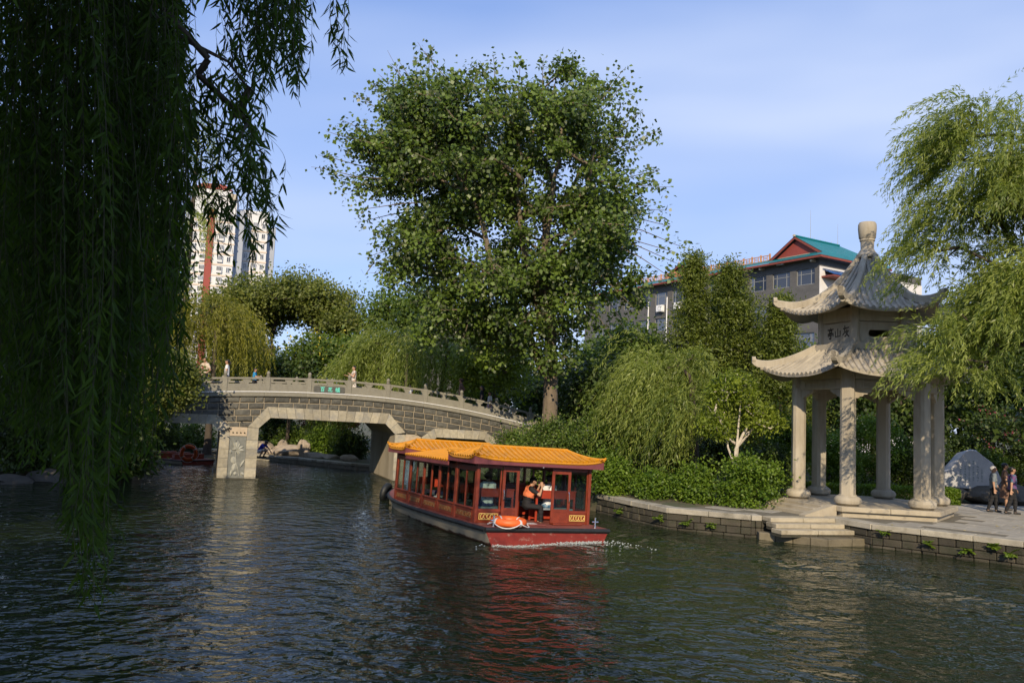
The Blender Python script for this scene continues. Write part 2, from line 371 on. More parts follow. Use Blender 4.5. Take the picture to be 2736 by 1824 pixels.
# steps down to the water and the landing slab in front of the pavilion
st = empty('water_steps', (EDGE[4][0], EDGE[4][1], 0), 0, 'three worn stone steps leading down from the pavilion path to the water', 'steps')
A, B = np.array(EDGE[4]), np.array(EDGE[5]); u = (B-A)/np.linalg.norm(B-A); nrm = np.array([u[1], -u[0]]); Ls = np.linalg.norm(B-A)
ang = math.atan2(u[1], u[0])
m_step = mat('step_stone', (0.40, 0.35, 0.25), 0.85, 0.2, 4, 0.4, 40, objvar=0.10, dark=(0.17, 0.14, 0.09), dscale=2, dlo=.52, dhi=.7)
for k in range(4):
    z1 = PZ-.01-.13*k; off = .36*k
    for h in range(2):
        q = MB(); xa = (Ls+.12*k)*h/2-.06*k; xb = (Ls+.12*k)*(h+1)/2-.06*k
        q.box(xa+.006, xb-.006, -off-.1-.38, -off+.04, z1-.13, z1, .015)
        if k < 3: q.build('step', m_step, st, rot=(0, 0, ang))
        if k < 3:
            q = MB(); q.box(xa+.02, xb-.02, -off-.44, -off+.04, z1-.2, z1-.132); q.build('riser', m_wallblk, st, rot=(0, 0, ang))
LZ = .20
SL = [atz(2028, 1421, LZ), atz(2213, 1441, LZ), atz(2401, 1436, LZ)]
m_slab = mat('landing_slab', (0.16, 0.135, 0.085), 0.75, 0.3, 3, 0.4, 30, objvar=0.12, dark=(0.06, 0.05, 0.03), dscale=1.5, dlo=.5, dhi=.7)
land = empty('landing_slab', (SL[1][0], SL[1][1], 0), 0, 'dark wet stone landing just above the water below the steps', 'landing')
a0 = SL[0][:2]-SL[1][:2]; a1 = SL[2][:2]-SL[1][:2]; up_ = np.array([.25, 2.4])
def slab_block(p0, p1, r1, r0):
    q = MB(); c8 = [(*p0, -.15), (*p1, -.15), (*r1, -.15), (*r0, -.15)]; q.hull8(c8+[(x, y, LZ) for x, y, _ in c8], .015); q.build('stone_block', m_slab, land)
for j in range(4):
    f0, f1 = 1-j/4, 1-(j+1)/4; e_ = a0/np.linalg.norm(a0)*.006; slab_block(a0*f0-e_, a0*f1+e_, a0*f1+e_+up_, a0*f0-e_+up_)
for j in range(3):
    f0, f1 = j/3, (j+1)/3; e_ = a1/np.linalg.norm(a1)*.006; slab_block(a1*f0+e_, a1*f1-e_, a1*f1-e_+up_*(1-f1*.75), a1*f0+e_+up_*(1-f0*.75))
# far bank path beyond the bridge: low wall of pale stones + paving
fb = empty('far_embankment_wall', (-8.1, 46.0, 0), 0, 'low pale stone embankment wall seen through the main bridge arch', 'wall')
fl = [np.array(p) for p in [(-4.6, 45.2), (-8.1, 46.0), (-14.5, 51.0), (-20, 55)]]
for i in range(3):
    a, b = fl[i], fl[i+1]; d = b-a; Ln = np.linalg.norm(d); u = d/Ln; ang = math.atan2(u[1], u[0]); k = round(Ln/1.1); w = Ln/k
    for j in range(k):
        c = a+u*w*(j+.5); lc = (c[0]+8.1, c[1]-46.0, 0)
        q = MB(); q.box(-w/2+.01, w/2-.01, -.06, .6, GZ-.14, GZ+.0, .02); q.build('coping_stone', m_cope, fb, loc=lc, rot=(0, 0, ang))
        q = MB(); q.box(-w/2+.01, w/2-.01, -.02+R0.uniform(-.03, .03), .3, -.3, GZ-.155, .02); q.build('stone_block', m_cope, fb, loc=lc, rot=(0, 0, ang))
# raised planting bed behind the right embankment, rising gently away from the water
bed_out = [back_(p, .2) for p in EDGE[:3]] + [(6.9, 27.2), (9.0, 30.0), (14.2, 30.2), (16.5, 33.0), (25.0, 33.6), (27, 26), (60, 26), (60, 75), (2.5, 75), (2.0, 46), tuple(brw(13.2, 6.1)[:2]), tuple(brw(12.0, -.3)[:2]), (0.9, 36.0), (1.9, 32.0)]
mb = MB()
tr = tessellate_polygon([[Vector((x, y, 0)) for x, y in bed_out]])
bm = bmesh.new(); vv = [bm.verts.new((x, y, PZ-.03)) for x, y in bed_out]
for t_ in tr:
    try: bm.faces.new([vv[i] for i in t_])
    except ValueError: pass
bmesh.ops.subdivide_edges(bm, edges=bm.edges[:], cuts=10, use_grid_fill=True)
from mathutils import noise as MN
for v in bm.verts:
    d = seg_dist((v.co.x, v.co.y), bed_out+[bed_out[0]])
    if d > 1e-3: v.co.z += min(d, 6)*.10+.12*MN.noise(v.co*.5)*min(1, d)
ed = [e for e in bm.edges if e.is_boundary]
ex = bmesh.ops.extrude_edge_only(bm, edges=ed)
for g in ex['geom']:
    if isinstance(g, bmesh.types.BMVert): g.co.z = -.3
me = bpy.data.meshes.new('planting_bed'); bm.to_mesh(me); bm.free(); me.materials.append(m_soil)
tag(link('planting_bed', me), kind='structure')
# ================================================================== STONE BRIDGE
RB = random.Random(11)
bridge = empty('stone_bridge', brw(0, 0), BR_TH, 'grey stone arched footbridge with carved railing and pale arch trim over the canal', 'bridge')
m_dark = mat('bridge_block', (0.088, 0.086, 0.072), 0.85, 0.35, 5, 0.9, 22, objvar=0.28, dark=(0.055, 0.055, 0.048), dscale=3, dlo=.5, dhi=.68)
m_bmort = mat('bridge_mortar', (0.30, 0.255, 0.18), 0.95, 0.2, 8, 0.3, 50)
m_trim = mat('arch_trim_stone', (0.36, 0.325, 0.24), 0.85, 0.2, 7, 0.7, 35, objvar=0.20, dark=(0.26, 0.25, 0.22), dscale=2.2, dlo=.48, dhi=.66)
m_conc = mat('bridge_concrete', (0.40, 0.35, 0.26), 0.9, 0.12, 2.5, 0.2, 30, dark=(0.24, 0.20, 0.14), dscale=.7, dlo=.5, dhi=.75, stretch=(1, 1, .35))
m_rail = mat('railing_stone', (0.225, 0.213, 0.168), 0.8, 0.12, 6, 0.25, 60, objvar=0.06, dark=(0.19, 0.18, 0.15), dscale=2, dlo=.55, dhi=.8)
m_relief = mat('relief_stone', (0.17, 0.175, 0.155), 0.8, 0.2, 6, 0.3, 50)
m_relief2 = mat('relief_carving', (0.34, 0.34, 0.29), 0.8, 0.12, 8, 0.2, 60)
m_white = mat('white_strip', (0.8, 0.8, 0.78), 0.5, 0.05, 5)
m_wet = mat('wet_stone', (0.05, 0.045, 0.025), 0.4, 0.3, 5, 0.3, 40)
BC = 3.87; BW = 6.0
def zdeck(s):
    d = s-BC; return 3.97-(.0112 if d > 0 else .0066)*d*d
ARCH = {  # outer polyline, inner polyline (s, z)
 'main': ([(.31, 2.3), (1.11, 3.24), (6.62, 3.17), (7.43, 2.3)], [(.79, 2.28), (1.27, 2.75), (6.46, 2.68), (6.95, 2.2)]),
 'left': ([(-4.58, 2.28), (-4.0, 2.79), (-1.0, 2.79), (-.42, 2.28)], [(-4.17, 2.05), (-3.87, 2.38), (-1.13, 2.38), (-.83, 2.05)]),
 'right': ([(8.21, 2.09), (8.83, 2.54), (11.53, 2.5), (12.0, 2.05)], [(8.62, 1.78), (8.97, 2.13), (11.38, 2.08), (11.9, 1.6)])}
def interp(pl, s):
    for (a, za), (b, zb) in zip(pl[:-1], pl[1:]):
        if a <= s <= b: return za+(zb-za)*(s-a)/(b-a)
    return None
# core: soffits, abutments, deck
def zin(s):
    for k, (o, i) in ARCH.items():
        z = interp(i, s)
        if z is not None: return z
    return None
brk = sorted(set([-9, -6.5]+[p[0] for k in ARCH for p in ARCH[k][1]]+list(np.linspace(-9, 17, 27))))
core = MB(); arr = []
for a, b in zip(brk[:-1], brk[1:]):
    m = (a+b)/2; z = zin(m)
    lo = (zin(a+1e-6) or -1, zin(b-1e-6) or -1) if z is not None else (-1.0, -1.0)
    ta, tb = zdeck(a)-.2, zdeck(b)-.2
    f = .07
    vs = [(a, f, lo[0]), (b, f, lo[1]), (b, f, tb), (a, f, ta), (a, BW-f, lo[0]), (b, BW-f, lo[1]), (b, BW-f, tb), (a, BW-f, ta)]
    core.add(vs, [(0, 1, 2, 3), (7, 6, 5, 4), (3, 2, 6, 7), (0, 4, 5, 1)])
for k in ARCH:                                         # inner side walls of the piers
    for (s, z) in (ARCH[k][1][0], ARCH[k][1][-1]):
        core.add([(s, .07, -1), (s, BW-.07, -1), (s, BW-.07, z), (s, .07, z)], [(0, 1, 2, 3)])
core.build('body', m_conc, bridge)
mm = MB()                                              # mortar bed seen between the blocks
pts = []
for a, b in zip(brk[:-1], brk[1:]):
    m = (a+b)/2
    def mid(s):
        for k in ARCH:
            o, i = ARCH[k]; zo = interp(o, s)
            if zo is not None: return zo-.12
        return 2.2
    mm.add([(a, .017, mid(a)), (b, .017, mid(b)), (b, .017, zdeck(b)-.22), (a, .017, zdeck(a)-.22)], [(0, 1, 2, 3)])
mm.build('mortar_bed', m_bmort, bridge)
# wall blocks, each its own piece, clipped to the arch trim
def midz(s):
    v = None
    for k in ARCH:
        zo = interp(ARCH[k][0], s)
        if zo is not None: v = max(v or -9, zo-.1)
    if v is None: v = 2.25 if -4.2 < s < 12 else .3
    return v
CH = .285
bks = sorted(p[0] for k in ARCH for p in ARCH[k][0])
nblk = 0
for row in range(11):
    x = -6.6+RB.uniform(0, .5)
    while x < 15.2:
        w = RB.uniform(.42, .74) if row > 1 else RB.uniform(.36, .66)
        a, b = x+.013, x+w-.013; x += w
        top = lambda s: zdeck(s)-.235-row*CH; bot = lambda s: top(s)-CH+.026
        ss = [a]+[q for q in bks if a+.02 < q < b-.02]+[b]
        low = [(s, max(bot(s), midz(s))) for s in ss]; up = [(s, top(s)) for s in ss]
        if all(u_[1]-l_q[1] < .05 for u_, l_q in zip(up, low)): continue
        low = [(s, min(z, top(s)-.004)) for s, z in low]
        poly = low+[(b, top(b)), (a, top(a))]
        cx_, cz_ = sum(p[0] for p in poly)/len(poly), sum(p[1] for p in poly)/len(poly)
        n = len(poly); ins = .035
        inner = [(p[0]+(cx_-p[0])*min(.4, ins/max(abs(p[0]-cx_), .05)), p[1]+(cz_-p[1])*min(.4, ins/max(abs(p[1]-cz_), .05))) for p in poly]
        pr_ = RB.uniform(.012, .045)
        q = MB(); q.add([(p[0], .07, p[1]) for p in poly]+[(p[0], .02, p[1]) for p in poly]+[(p[0]+RB.uniform(-.01, .01), -pr_+RB.uniform(-.014, .014), p[1]+RB.uniform(-.01, .01)) for p in inner]+[(cx_+RB.uniform(-.1, .1), -pr_-RB.uniform(0, .03), cz_)],
            [(i, (i+1) % n, n+(i+1) % n, n+i) for i in range(n)]+[(n+i, n+(i+1) % n, 2*n+(i+1) % n, 2*n+i) for i in range(n)]+[(2*n+i, 2*n+(i+1) % n, 3*n) for i in range(n)])
        q.build('stone_block', m_dark, bridge); nblk += 1
# pale trim: voussoirs along each arch and quoins down the piers
def trim(po, y0=-.06):
    q = MB(); q.prism(po, 'y', y0+RB.uniform(-.012, .012), .075); return q.build('trim_stone', m_trim, bridge)
g = .006
for k, (o, i) in ARCH.items():
    for seg in range(3):
        (oa, ob), (ia, ib) = (o[seg], o[seg+1]), (i[seg], i[seg+1])
        ln = math.hypot(ob[0]-oa[0], ob[1]-oa[1]); cnt = max(2, round(ln/.40)) if seg == 1 else 2
        for j in range(cnt):
            f0, f1 = j/cnt+g/ln, (j+1)/cnt-g/ln
            L_ = lambda A, B, f: (A[0]+(B[0]-A[0])*f, A[1]+(B[1]-A[1])*f)
            trim([L_(ia, ib, f0), L_(ia, ib, f1), L_(oa, ob, f1), L_(oa, ob, f0)])
for (s0, s1, zt) in ((-.83, -.42, 2.05), (.30, .79, 2.28), (6.95, 7.44, 2.2), (8.2, 8.62, 1.78), (-4.58, -4.17, 2.05), (11.9, 12.35, 1.6)):
    z = -.35; top_o = 2.28 if s0 in (.30, 6.95) else zt
    hs_ = [.47, .40, .41, .40, .40, .6]
    for h in hs_:
        z1 = min(z+h, zt); 
        if z1-z < .04: break
        trim([(s0+.004, z+.005), (s1-.004, z+.005), (s1-.004, z1-.005), (s0+.004, z1-.005)]); z = z1
# pier centre: cream cap block with little lamps, carved lotus panel
for (s0, s1, zb, zt) in ((-.42, .30, 1.9, 2.29), (7.44, 8.2, 1.72, 2.12)):
    q = MB(); q.prism([(s0, zb), (s1, zb), (s1, zt), (s0, zt)], 'y', -.045, .075); q.build('pier_cap', mat('pier_cap', (0.46, 0.37, 0.26), .85, .12, 5, .2, 40, dark=(.3, .2, .12), dscale=3, dlo=.58, dhi=.75), bridge)
    for j in range(4):
        q = MB(); c = s0+.13+j*(s1-s0-.2)/3.2; q.tube([(c, -.05, zb+.16), (c, -.085, zb+.14)], [.024, .03], 8); q.build('lamp_fitting', m_wet, bridge)
    pn_ = MB(); pn_.prism([(s0+.004, -.2), (s1-.004, -.2), (s1-.004, zb-.004), (s0+.004, zb-.004)], 'y', -.02, .075); panel = pn_.build('relief_panel', m_relief, bridge)
    cs = (s0+s1)/2; zz = zb-.6
    def petal(cx_, cz_, a, ln, wd, name='petal'):
        q = MB(); k = 7; vs = []; fs = []
        for e in range(k+1):
            f = e/k; w = wd*math.sin(math.pi*min(1, f*.92+.04))**.8; px_, pz_ = cx_+math.sin(a)*ln*f, cz_+math.cos(a)*ln*f
            vs += [(px_-math.cos(a)*w/2, -.021, pz_+math.sin(a)*w/2), (px_, -.055-.02*math.sin(math.pi*f), pz_), (px_+math.cos(a)*w/2, -.021, pz_-math.sin(a)*w/2)]
        for e in range(k): fs += [(3*e, 3*e+1, 3*e+4, 3*e+3), (3*e+1, 3*e+2, 3*e+5, 3*e+4)]
        q.add(vs, fs); q.build(name, m_relief2, panel)
    for a, ln, wd in ((-.05, .42, .17), (-.5, .40, .12), (.38, .30, .12), (-1.15, .2, .1), (1.05, .3, .13), (1.75, .3, .16), (2.6, .26, .14), (-1.5, .22, .1)): petal(cs, zz, a, ln, wd)
    for (dx, dz, a, ln, wd) in ((-.05, -.62, -.4, .34, .26), (-.12, -.95, .3, .42, .24), (.18, -.75, .5, .36, .13), (.2, -1.0, 2.2, .2, .16), (-.02, -1.12, .2, .16, .17), (-.24, -.18, -.2, .18, .12), (-.2, -1.15, .15, .3, .12)): petal(cs+dx, zz+dz, a, ln, wd, 'lotus_leaf')
    q = MB(); q.tube([(cs-.02, -.03, zz-.02), (cs-.06, -.045, zz-.2), (cs-.02, -.045, zz-.5), (cs+.1, -.045, zz-.9), (cs+.14, -.03, zb-1.75)], .018, 6); q.build('stem', m_relief2, panel)
# wet ledges with brackets at the waterline on the piers
for (s0, s1) in ((-.86, .82), (6.92, 8.66)):
    q = MB(); q.box(s0-.12, s1+.12, -.1, BW+.1, -.6, .06, .03); q.build('footing', m_wet, bridge)
# cornice stones, white strip
cn = 15; s = -6.4
while s < 15.6:
    e = s+1.83; q = MB()
    vs = []
    ks = np.linspace(s+.004, e-.004, 5)
    for x in ks:
        for (y, dz) in ((.3, -.23), (-.07, -.23), (-.10, -.20), (-.10, -.03), (.3, -.03)): vs.append((x, y, zdeck(x)+dz))
    fs = []
    for i in range(4):
        for j in range(4): fs.append((i*5+j, i*5+j+1, (i+1)*5+j+1, (i+1)*5+j))
    fs += [(0, 1, 2, 3, 4), (20, 24, 23, 22, 21)]
    q.add(vs, fs); q.build('cornice_stone', m_rail, bridge)
    q2 = MB(); q2.M = Matrix.Translation((0, BW, 0)) @ Matrix.Scale(-1, 4, (0, 1, 0)); q2.add(vs, fs); q2.build('cornice_stone', m_rail, bridge)
    s = e
q = MB(); q.tube([(x, -.112, zdeck(x)-.012) for x in np.linspace(-6.2, 14.6, 40)], .02, 6); q.build('light_strip', m_white, bridge)
dk = MB(); xs_ = np.linspace(-9, 17, 40); dk.grid([[(x, .2, zdeck(x)-.03), (x, BW-.2, zdeck(x)-.03)] for x in xs_]); dk.build('deck', mat('deck_paving', (.3, .28, .24), .85, .15, 3, .2, 40), bridge)
# approach ramp at the right end, stepping down to the path
# railing: posts with ringed caps, panels with two cut openings
pm = MB(); pm.box(-.095, .095, -.095, .095, -.03, .66, .01); post_me = pm.mesh('post', m_rail)
fm = MB(); fm.lathe([(.06, .66), (.085, .68), (.085, .70), (.055, .715), (.08, .735), (.085, .76), (.06, .775), (.075, .79), (.085, .82), (.075, .87), (.045, .905), (.012, .93)], 14); cap_me = fm.mesh('cap', m_rail, True)
posts = [-.77+1.82*i for i in range(-3, 10)]
for side in (0, 1):
    yy = .06 if side == 0 else BW-.06
    for s in posts:
        o = link('railing_post', post_me, bridge, loc=(s, yy, zdeck(s)-.01)); link('post_cap', cap_me, o)
    for sa, sb in zip(posts[:-1], posts[1:]):
        a, b = sa+.095, sb-.095; q = MB(); w = b-a
        def Z(x, h): return (zdeck(sa)+(zdeck(sb)-zdeck(sa))*(x-sa)/(sb-sa))+h
        def bar(x0, x1, h0, h1, y0, y1):
            q.add([(x0, y0, Z(x0, h0)), (x1, y0, Z(x1, h0)), (x1, y1, Z(x1, h0)), (x0, y1, Z(x0, h0)), (x0, y0, Z(x0, h1)), (x1, y0, Z(x1, h1)), (x1, y1, Z(x1, h1)), (x0, y1, Z(x0, h1))],
                  [(0,3,2,1),(4,5,6,7),(0,1,5,4),(1,2,6,5),(2,3,7,6),(3,0,4,7)])
        def pr2(poly, y0, y1):
            n = len(poly); vs = [(x, y0, Z(x, h)) for x, h in poly]+[(x, y1, Z(x, h)) for x, h in poly]
            q.add(vs, [tuple(range(n-1, -1, -1)), tuple(range(n, 2*n))]+[(i, (i+1) % n, n+(i+1) % n, n+i) for i in range(n)])
        y0, y1 = yy-.06, yy+.06
        bar(a, b, -.02, .355, y0, y1); bar(a, b, .55, .64, y0-.012, y1+.012)
        bar(a, a+.05, .355, .55, y0, y1); bar(b-.05, b, .355, .55, y0, y1)
        m = (a+b)/2
        pr2([(m-.075, .355), (m+.075, .355), (m+.10, .42), (m+.12, .45), (m+.16, .48), (m+.18, .55), (m-.18, .55), (m-.16, .48), (m-.12, .45), (m-.10, .42)], y0+.01, y1-.01)
        pr2([(a+.05, .55), (a+.05, .40), (a+.075, .46), (a+.12, .49), (a+.14, .55)], y0+.005, y1-.005)
        pr2([(b-.05, .55), (b-.14, .55), (b-.12, .49), (b-.075, .46), (b-.05, .40)], y0+.005, y1-.005)
        q.build('railing_panel', m_rail, bridge)
# name board with turquoise characters, strokes drawn in a unit square
GLYPH = {
 'bai': [[(.05,.92),(.95,.98)], [(.5,.95),(.4,.74)], [(.25,.72),(.27,.04)], [(.25,.72),(.74,.74),(.72,.05)], [(.27,.40),(.72,.42)], [(.27,.06),(.72,.08)]],
 'hua': [[(.1,.84),(.9,.9)], [(.34,.98),(.36,.76)], [(.66,1.),(.62,.78)], [(.36,.70),(.22,.42),(.06,.28)], [(.26,.46),(.26,.02)], [(.78,.62),(.5,.40)], [(.52,.70),(.50,.18),(.6,.08),(.88,.1),(.92,.3)]],
 'qiao': [[(.02,.66),(.36,.72)], [(.2,.98),(.2,.02)], [(.2,.62),(.04,.34)], [(.22,.6),(.34,.46)], [(.86,.98),(.52,.90)], [(.44,.78),(.96,.82)], [(.7,.92),(.6,.66),(.44,.54)], [(.7,.76),(.92,.58)], [(.58,.54),(.84,.56),(.82,.42),(.6,.40),(.58,.54)], [(.46,.34),(.46,.02)], [(.46,.34),(.94,.36),(.93,.04),(.86,.06)], [(.58,.24),(.8,.25),(.78,.1),(.6,.1),(.58,.24)]],
 'ting': [[(.5,1.),(.52,.9)], [(.04,.84),(.96,.9)], [(.3,.76),(.3,.56)], [(.3,.76),(.7,.78),(.7,.58)], [(.3,.57),(.7,.6)], [(.1,.46),(.1,.24)], [(.1,.46),(.92,.5),(.92,.28)], [(.26,.32),(.74,.35)], [(.52,.33),(.53,.06),(.42,.0),(.28,.08)]],
 'shan': [[(.5,1.),(.5,.06)], [(.06,.7),(.08,.04)], [(.08,.04),(.94,.08)], [(.92,.72),(.92,.08)]],
 'hui': [[(.14,.76),(.96,.84)], [(.36,1.),(.36,.72),(.26,.34),(.06,.2)], [(.5,.5),(.44,.36)], [(.88,.56),(.8,.42)], [(.66,.66),(.66,.36),(.54,.12),(.34,.04)], [(.66,.36),(.78,.14),(.98,.02)]]}
def glyph(name, frame, w, th, m, parent, depth=.006, nm='character'):
    """frame(u,v,d) maps the unit square to 3-D"""
    q = MB()
    for i, st_ in enumerate(GLYPH[name]):
        for (a, b) in zip(st_[:-1], st_[1:]):
            d = np.array(b)-np.array(a); ln = np.linalg.norm(d); d = d/ln; nn = np.array([-d[1], d[0]])*th/2
            a2, b2 = np.array(a)-d*th*.3, np.array(b)+d*th*.3
            c = [a2-nn*1.15, b2-nn*.85, b2+nn*.85, a2+nn*1.15]; dd = depth+i*.0006
            vs = [frame(x[0], x[1], 0) for x in c]+[frame(x[0], x[1], dd) for x in c]
            q.add(vs, [(4, 5, 6, 7), (0, 1, 5, 4), (1, 2, 6, 5), (2, 3, 7, 6), (3, 0, 4, 7)])
    return q.build(nm, m, parent)
m_board = mat('name_board', (0.085, 0.085, 0.072), 0.7, 0.2, 8, .2, 60); m_turq = mat('turquoise_paint', (0.13, 0.62, 0.50), 0.6, 0.2, 20)
sa, sb = posts[5], posts[6]
sl = (zdeck(sb)-zdeck(sa))/(sb-sa); x0, x1 = sa+.20, sb-.20
q = MB(); c = .045
q.prism([(x0+c, zdeck(x0)+.02), (x1-c, zdeck(x1)+.02), (x1, zdeck(x1)+.07), (x1, zdeck(x1)+.27), (x1-c, zdeck(x1)+.32), (x0+c, zdeck(x0)+.32), (x0, zdeck(x0)+.27), (x0, zdeck(x0)+.07)], 'y', -.018, .01)
board = q.build('name_board', m_board, bridge)
for i, gname in enumerate(('bai', 'hua', 'qiao')):
    gx = x0+.30+i*.34; gs = .21
    glyph(gname, lambda u, v, d, gx=gx: (gx+u*gs, -.019-d, zdeck(gx)+.065+v*gs), gs, .13, m_turq, board)
# ================================================================== PAVILION (hexagonal, two roofs)
RPV = random.Random(3)
pav = empty('pavilion', (PC[0], PC[1], 0), rad(-7.72), 'two-tiered pale concrete hexagonal pavilion with upturned eaves beside the water', 'pavilion')
m_pc = mat('pavilion_concrete', (0.40, 0.355, 0.27), 0.85, 0.10, 2.2, 0.15, 60, dark=(0.26, 0.22, 0.155), dscale=1.3, dlo=.47, dhi=.72, stretch=(1.6, 1.6, .35))
m_pt = mat('pavilion_tile', (0.385, 0.345, 0.27), 0.85, 0.14, 3, 0.2, 60, objvar=0.05, dark=(0.20, 0.18, 0.15), dscale=1.4, dlo=.5, dhi=.72)
m_plat = mat('platform_stone', (0.38, 0.33, 0.24), 0.85, 0.12, 3, 0.2, 50, objvar=.05, dark=(.27, .23, .165), dscale=1.4, dlo=.5, dhi=.75)
CR = 2.19; HZ = .95
def hexp(R, a): return (R*math.cos(rad(a)), R*math.sin(rad(a)))
def hexprism(R, z0, z1, off=0): 
    q = MB(); q.prism([hexp(R, off+60*k) for k in range(6)], 'z', z0, z1); return q
# platform: foot, projecting top slabs (one per side), floor
hexprism(2.72, .5, .80).build('platform_foot', m_plat, pav)
for k in range(6):
    q = MB(); a, b = np.array(hexp(2.86, 60*k)), np.array(hexp(2.86, 60*k+60)); i, j = np.array(hexp(2.2, 60*k)), np.array(hexp(2.2, 60*k+60))
    m1, m2 = (a+b)/2, (i+j)/2
    for (p, r_, s_, w) in ((a, m1, m2, i), (m1, b, j, m2)):
        g_ = .004; d = (b-a)/np.linalg.norm(b-a)
        c = [(*(p+d*g_), .80), (*(r_-d*g_), .80), (*(s_-d*g_), .80), (*(w+d*g_), .80)]
        q = MB(); q.hull8(c+[(x, y, HZ) for x, y, _ in c], .012); q.build('platform_slab', m_plat, pav)
hexprism(2.195, .7, HZ-.006).build('floor', m_plat, pav)
# steps between the two columns nearest the water, with sloping cheeks
a = rad(210); ca, sa_ = math.cos(a), math.sin(a)
q = MB(); SM = Matrix.Rotation(a, 4, 'Z'); ap = 2.86*math.cos(rad(30))
for k in range(3):
    q = MB(); q.M = SM; q.box(ap-.2, ap+.32*(3-k)-.0, -.95, .95, PZ-.05 if k == 0 else PZ+.1*k-.1+.0, PZ+.1*(k+1)-.012*(k == 2), .012); q.build('step', m_plat, pav)
for sg in (-1, 1):
    q = MB(); q.M = SM; y0, y1 = (.955, 1.22) if sg > 0 else (-1.22, -.955)
    q.prism([(ap-.02, PZ-.05), (ap+1.2, PZ-.05), (ap+1.2, PZ+.03), (ap+.1, HZ+.02), (ap-.02, HZ+.02)], 'y', y0, y1)
    q.build('step_cheek', m_plat, pav)
# columns: chamfered square shaft on a drum base
for k in range(6):
    A = 60*k; cx_, cy_ = hexp(CR, A)
    q = MB(); w = .205; c = .075; q.M = Matrix.Translation((cx_, cy_, 0)) @ Matrix.Rotation(rad(A), 4, 'Z')
    prof = [(w, -w+c), (w, w-c), (w-c, w), (-w+c, w), (-w, w-c), (-w, -w+c), (-w+c, -w), (w-c, -w)]
    q.prism(prof, 'z', HZ+.33, 5.2); o = q.build('column', m_pc, pav)
    q = MB(); q.lathe([(.27, 0), (.30, .02), (.385, .07), (.41, .15), (.395, .22), (.33, .28), (.27, .30), (.265, .335), (.24, .34)], 28, (cx_, cy_, HZ)); q.build('column_base', m_pc, o, True)
# beams and scalloped brackets between columns
for k in range(6):
    A, B = np.array(hexp(CR, 60*k)), np.array(hexp(CR, 60*k+60)); d = (B-A); Ln = np.linalg.norm(d); d /= Ln
    F = Matrix.Translation((*A, 0)) @ Matrix.Rotation(math.atan2(d[1], d[0]), 4, 'Z')
    q = MB(); q.M = F; q.box(.17, Ln-.17, -.11, .11, 4.56, 4.86, .012); o = q.build('beam', m_pc, pav)
    q = MB(); q.M = F; q.box(.17, Ln-.17, -.14, .14, 4.90, 5.22, .012); q.build('upper_beam', m_pc, pav)
    q = MB(); q.M = F; q.box(.19, Ln-.19, -.08, .08, 4.85, 4.91); q.build('beam_spacer', m_pc, pav)
    q = MB(); q.M = F
    for y in (-.119, .119):                                             # raised frame on the beam
        x0, x1 = .42, Ln-.42
        for (xa, xb, za, zb) in ((x0, x1, 4.62, 4.64), (x0, x1, 4.78, 4.80), (x0, x0+.02, 4.64, 4.78), (x1-.02, x1, 4.64, 4.78)): q.box(xa, xb, y-.012, y+.012, za, zb)
    q.build('beam_frame', m_pc, o)
    for sgn in (0, 1):
        x = lambda t_: t_ if sgn == 0 else Ln-t_
        pr_ = [(.2, 4.555), (.2, 4.28), (.30, 4.28), (.33, 4.33), (.42, 4.34), (.46, 4.40), (.56, 4.41), (.60, 4.46), (.68, 4.47), (.72, 4.555)]
        q = MB(); q.M = F; q.prism([(x(a_), b_) for a_, b_ in pr_], 'y', -.06, .06); q.build('bracket', m_pc, pav)
hexprism(2.05, 5.15, 5.20).build('ceiling', m_pc, pav)
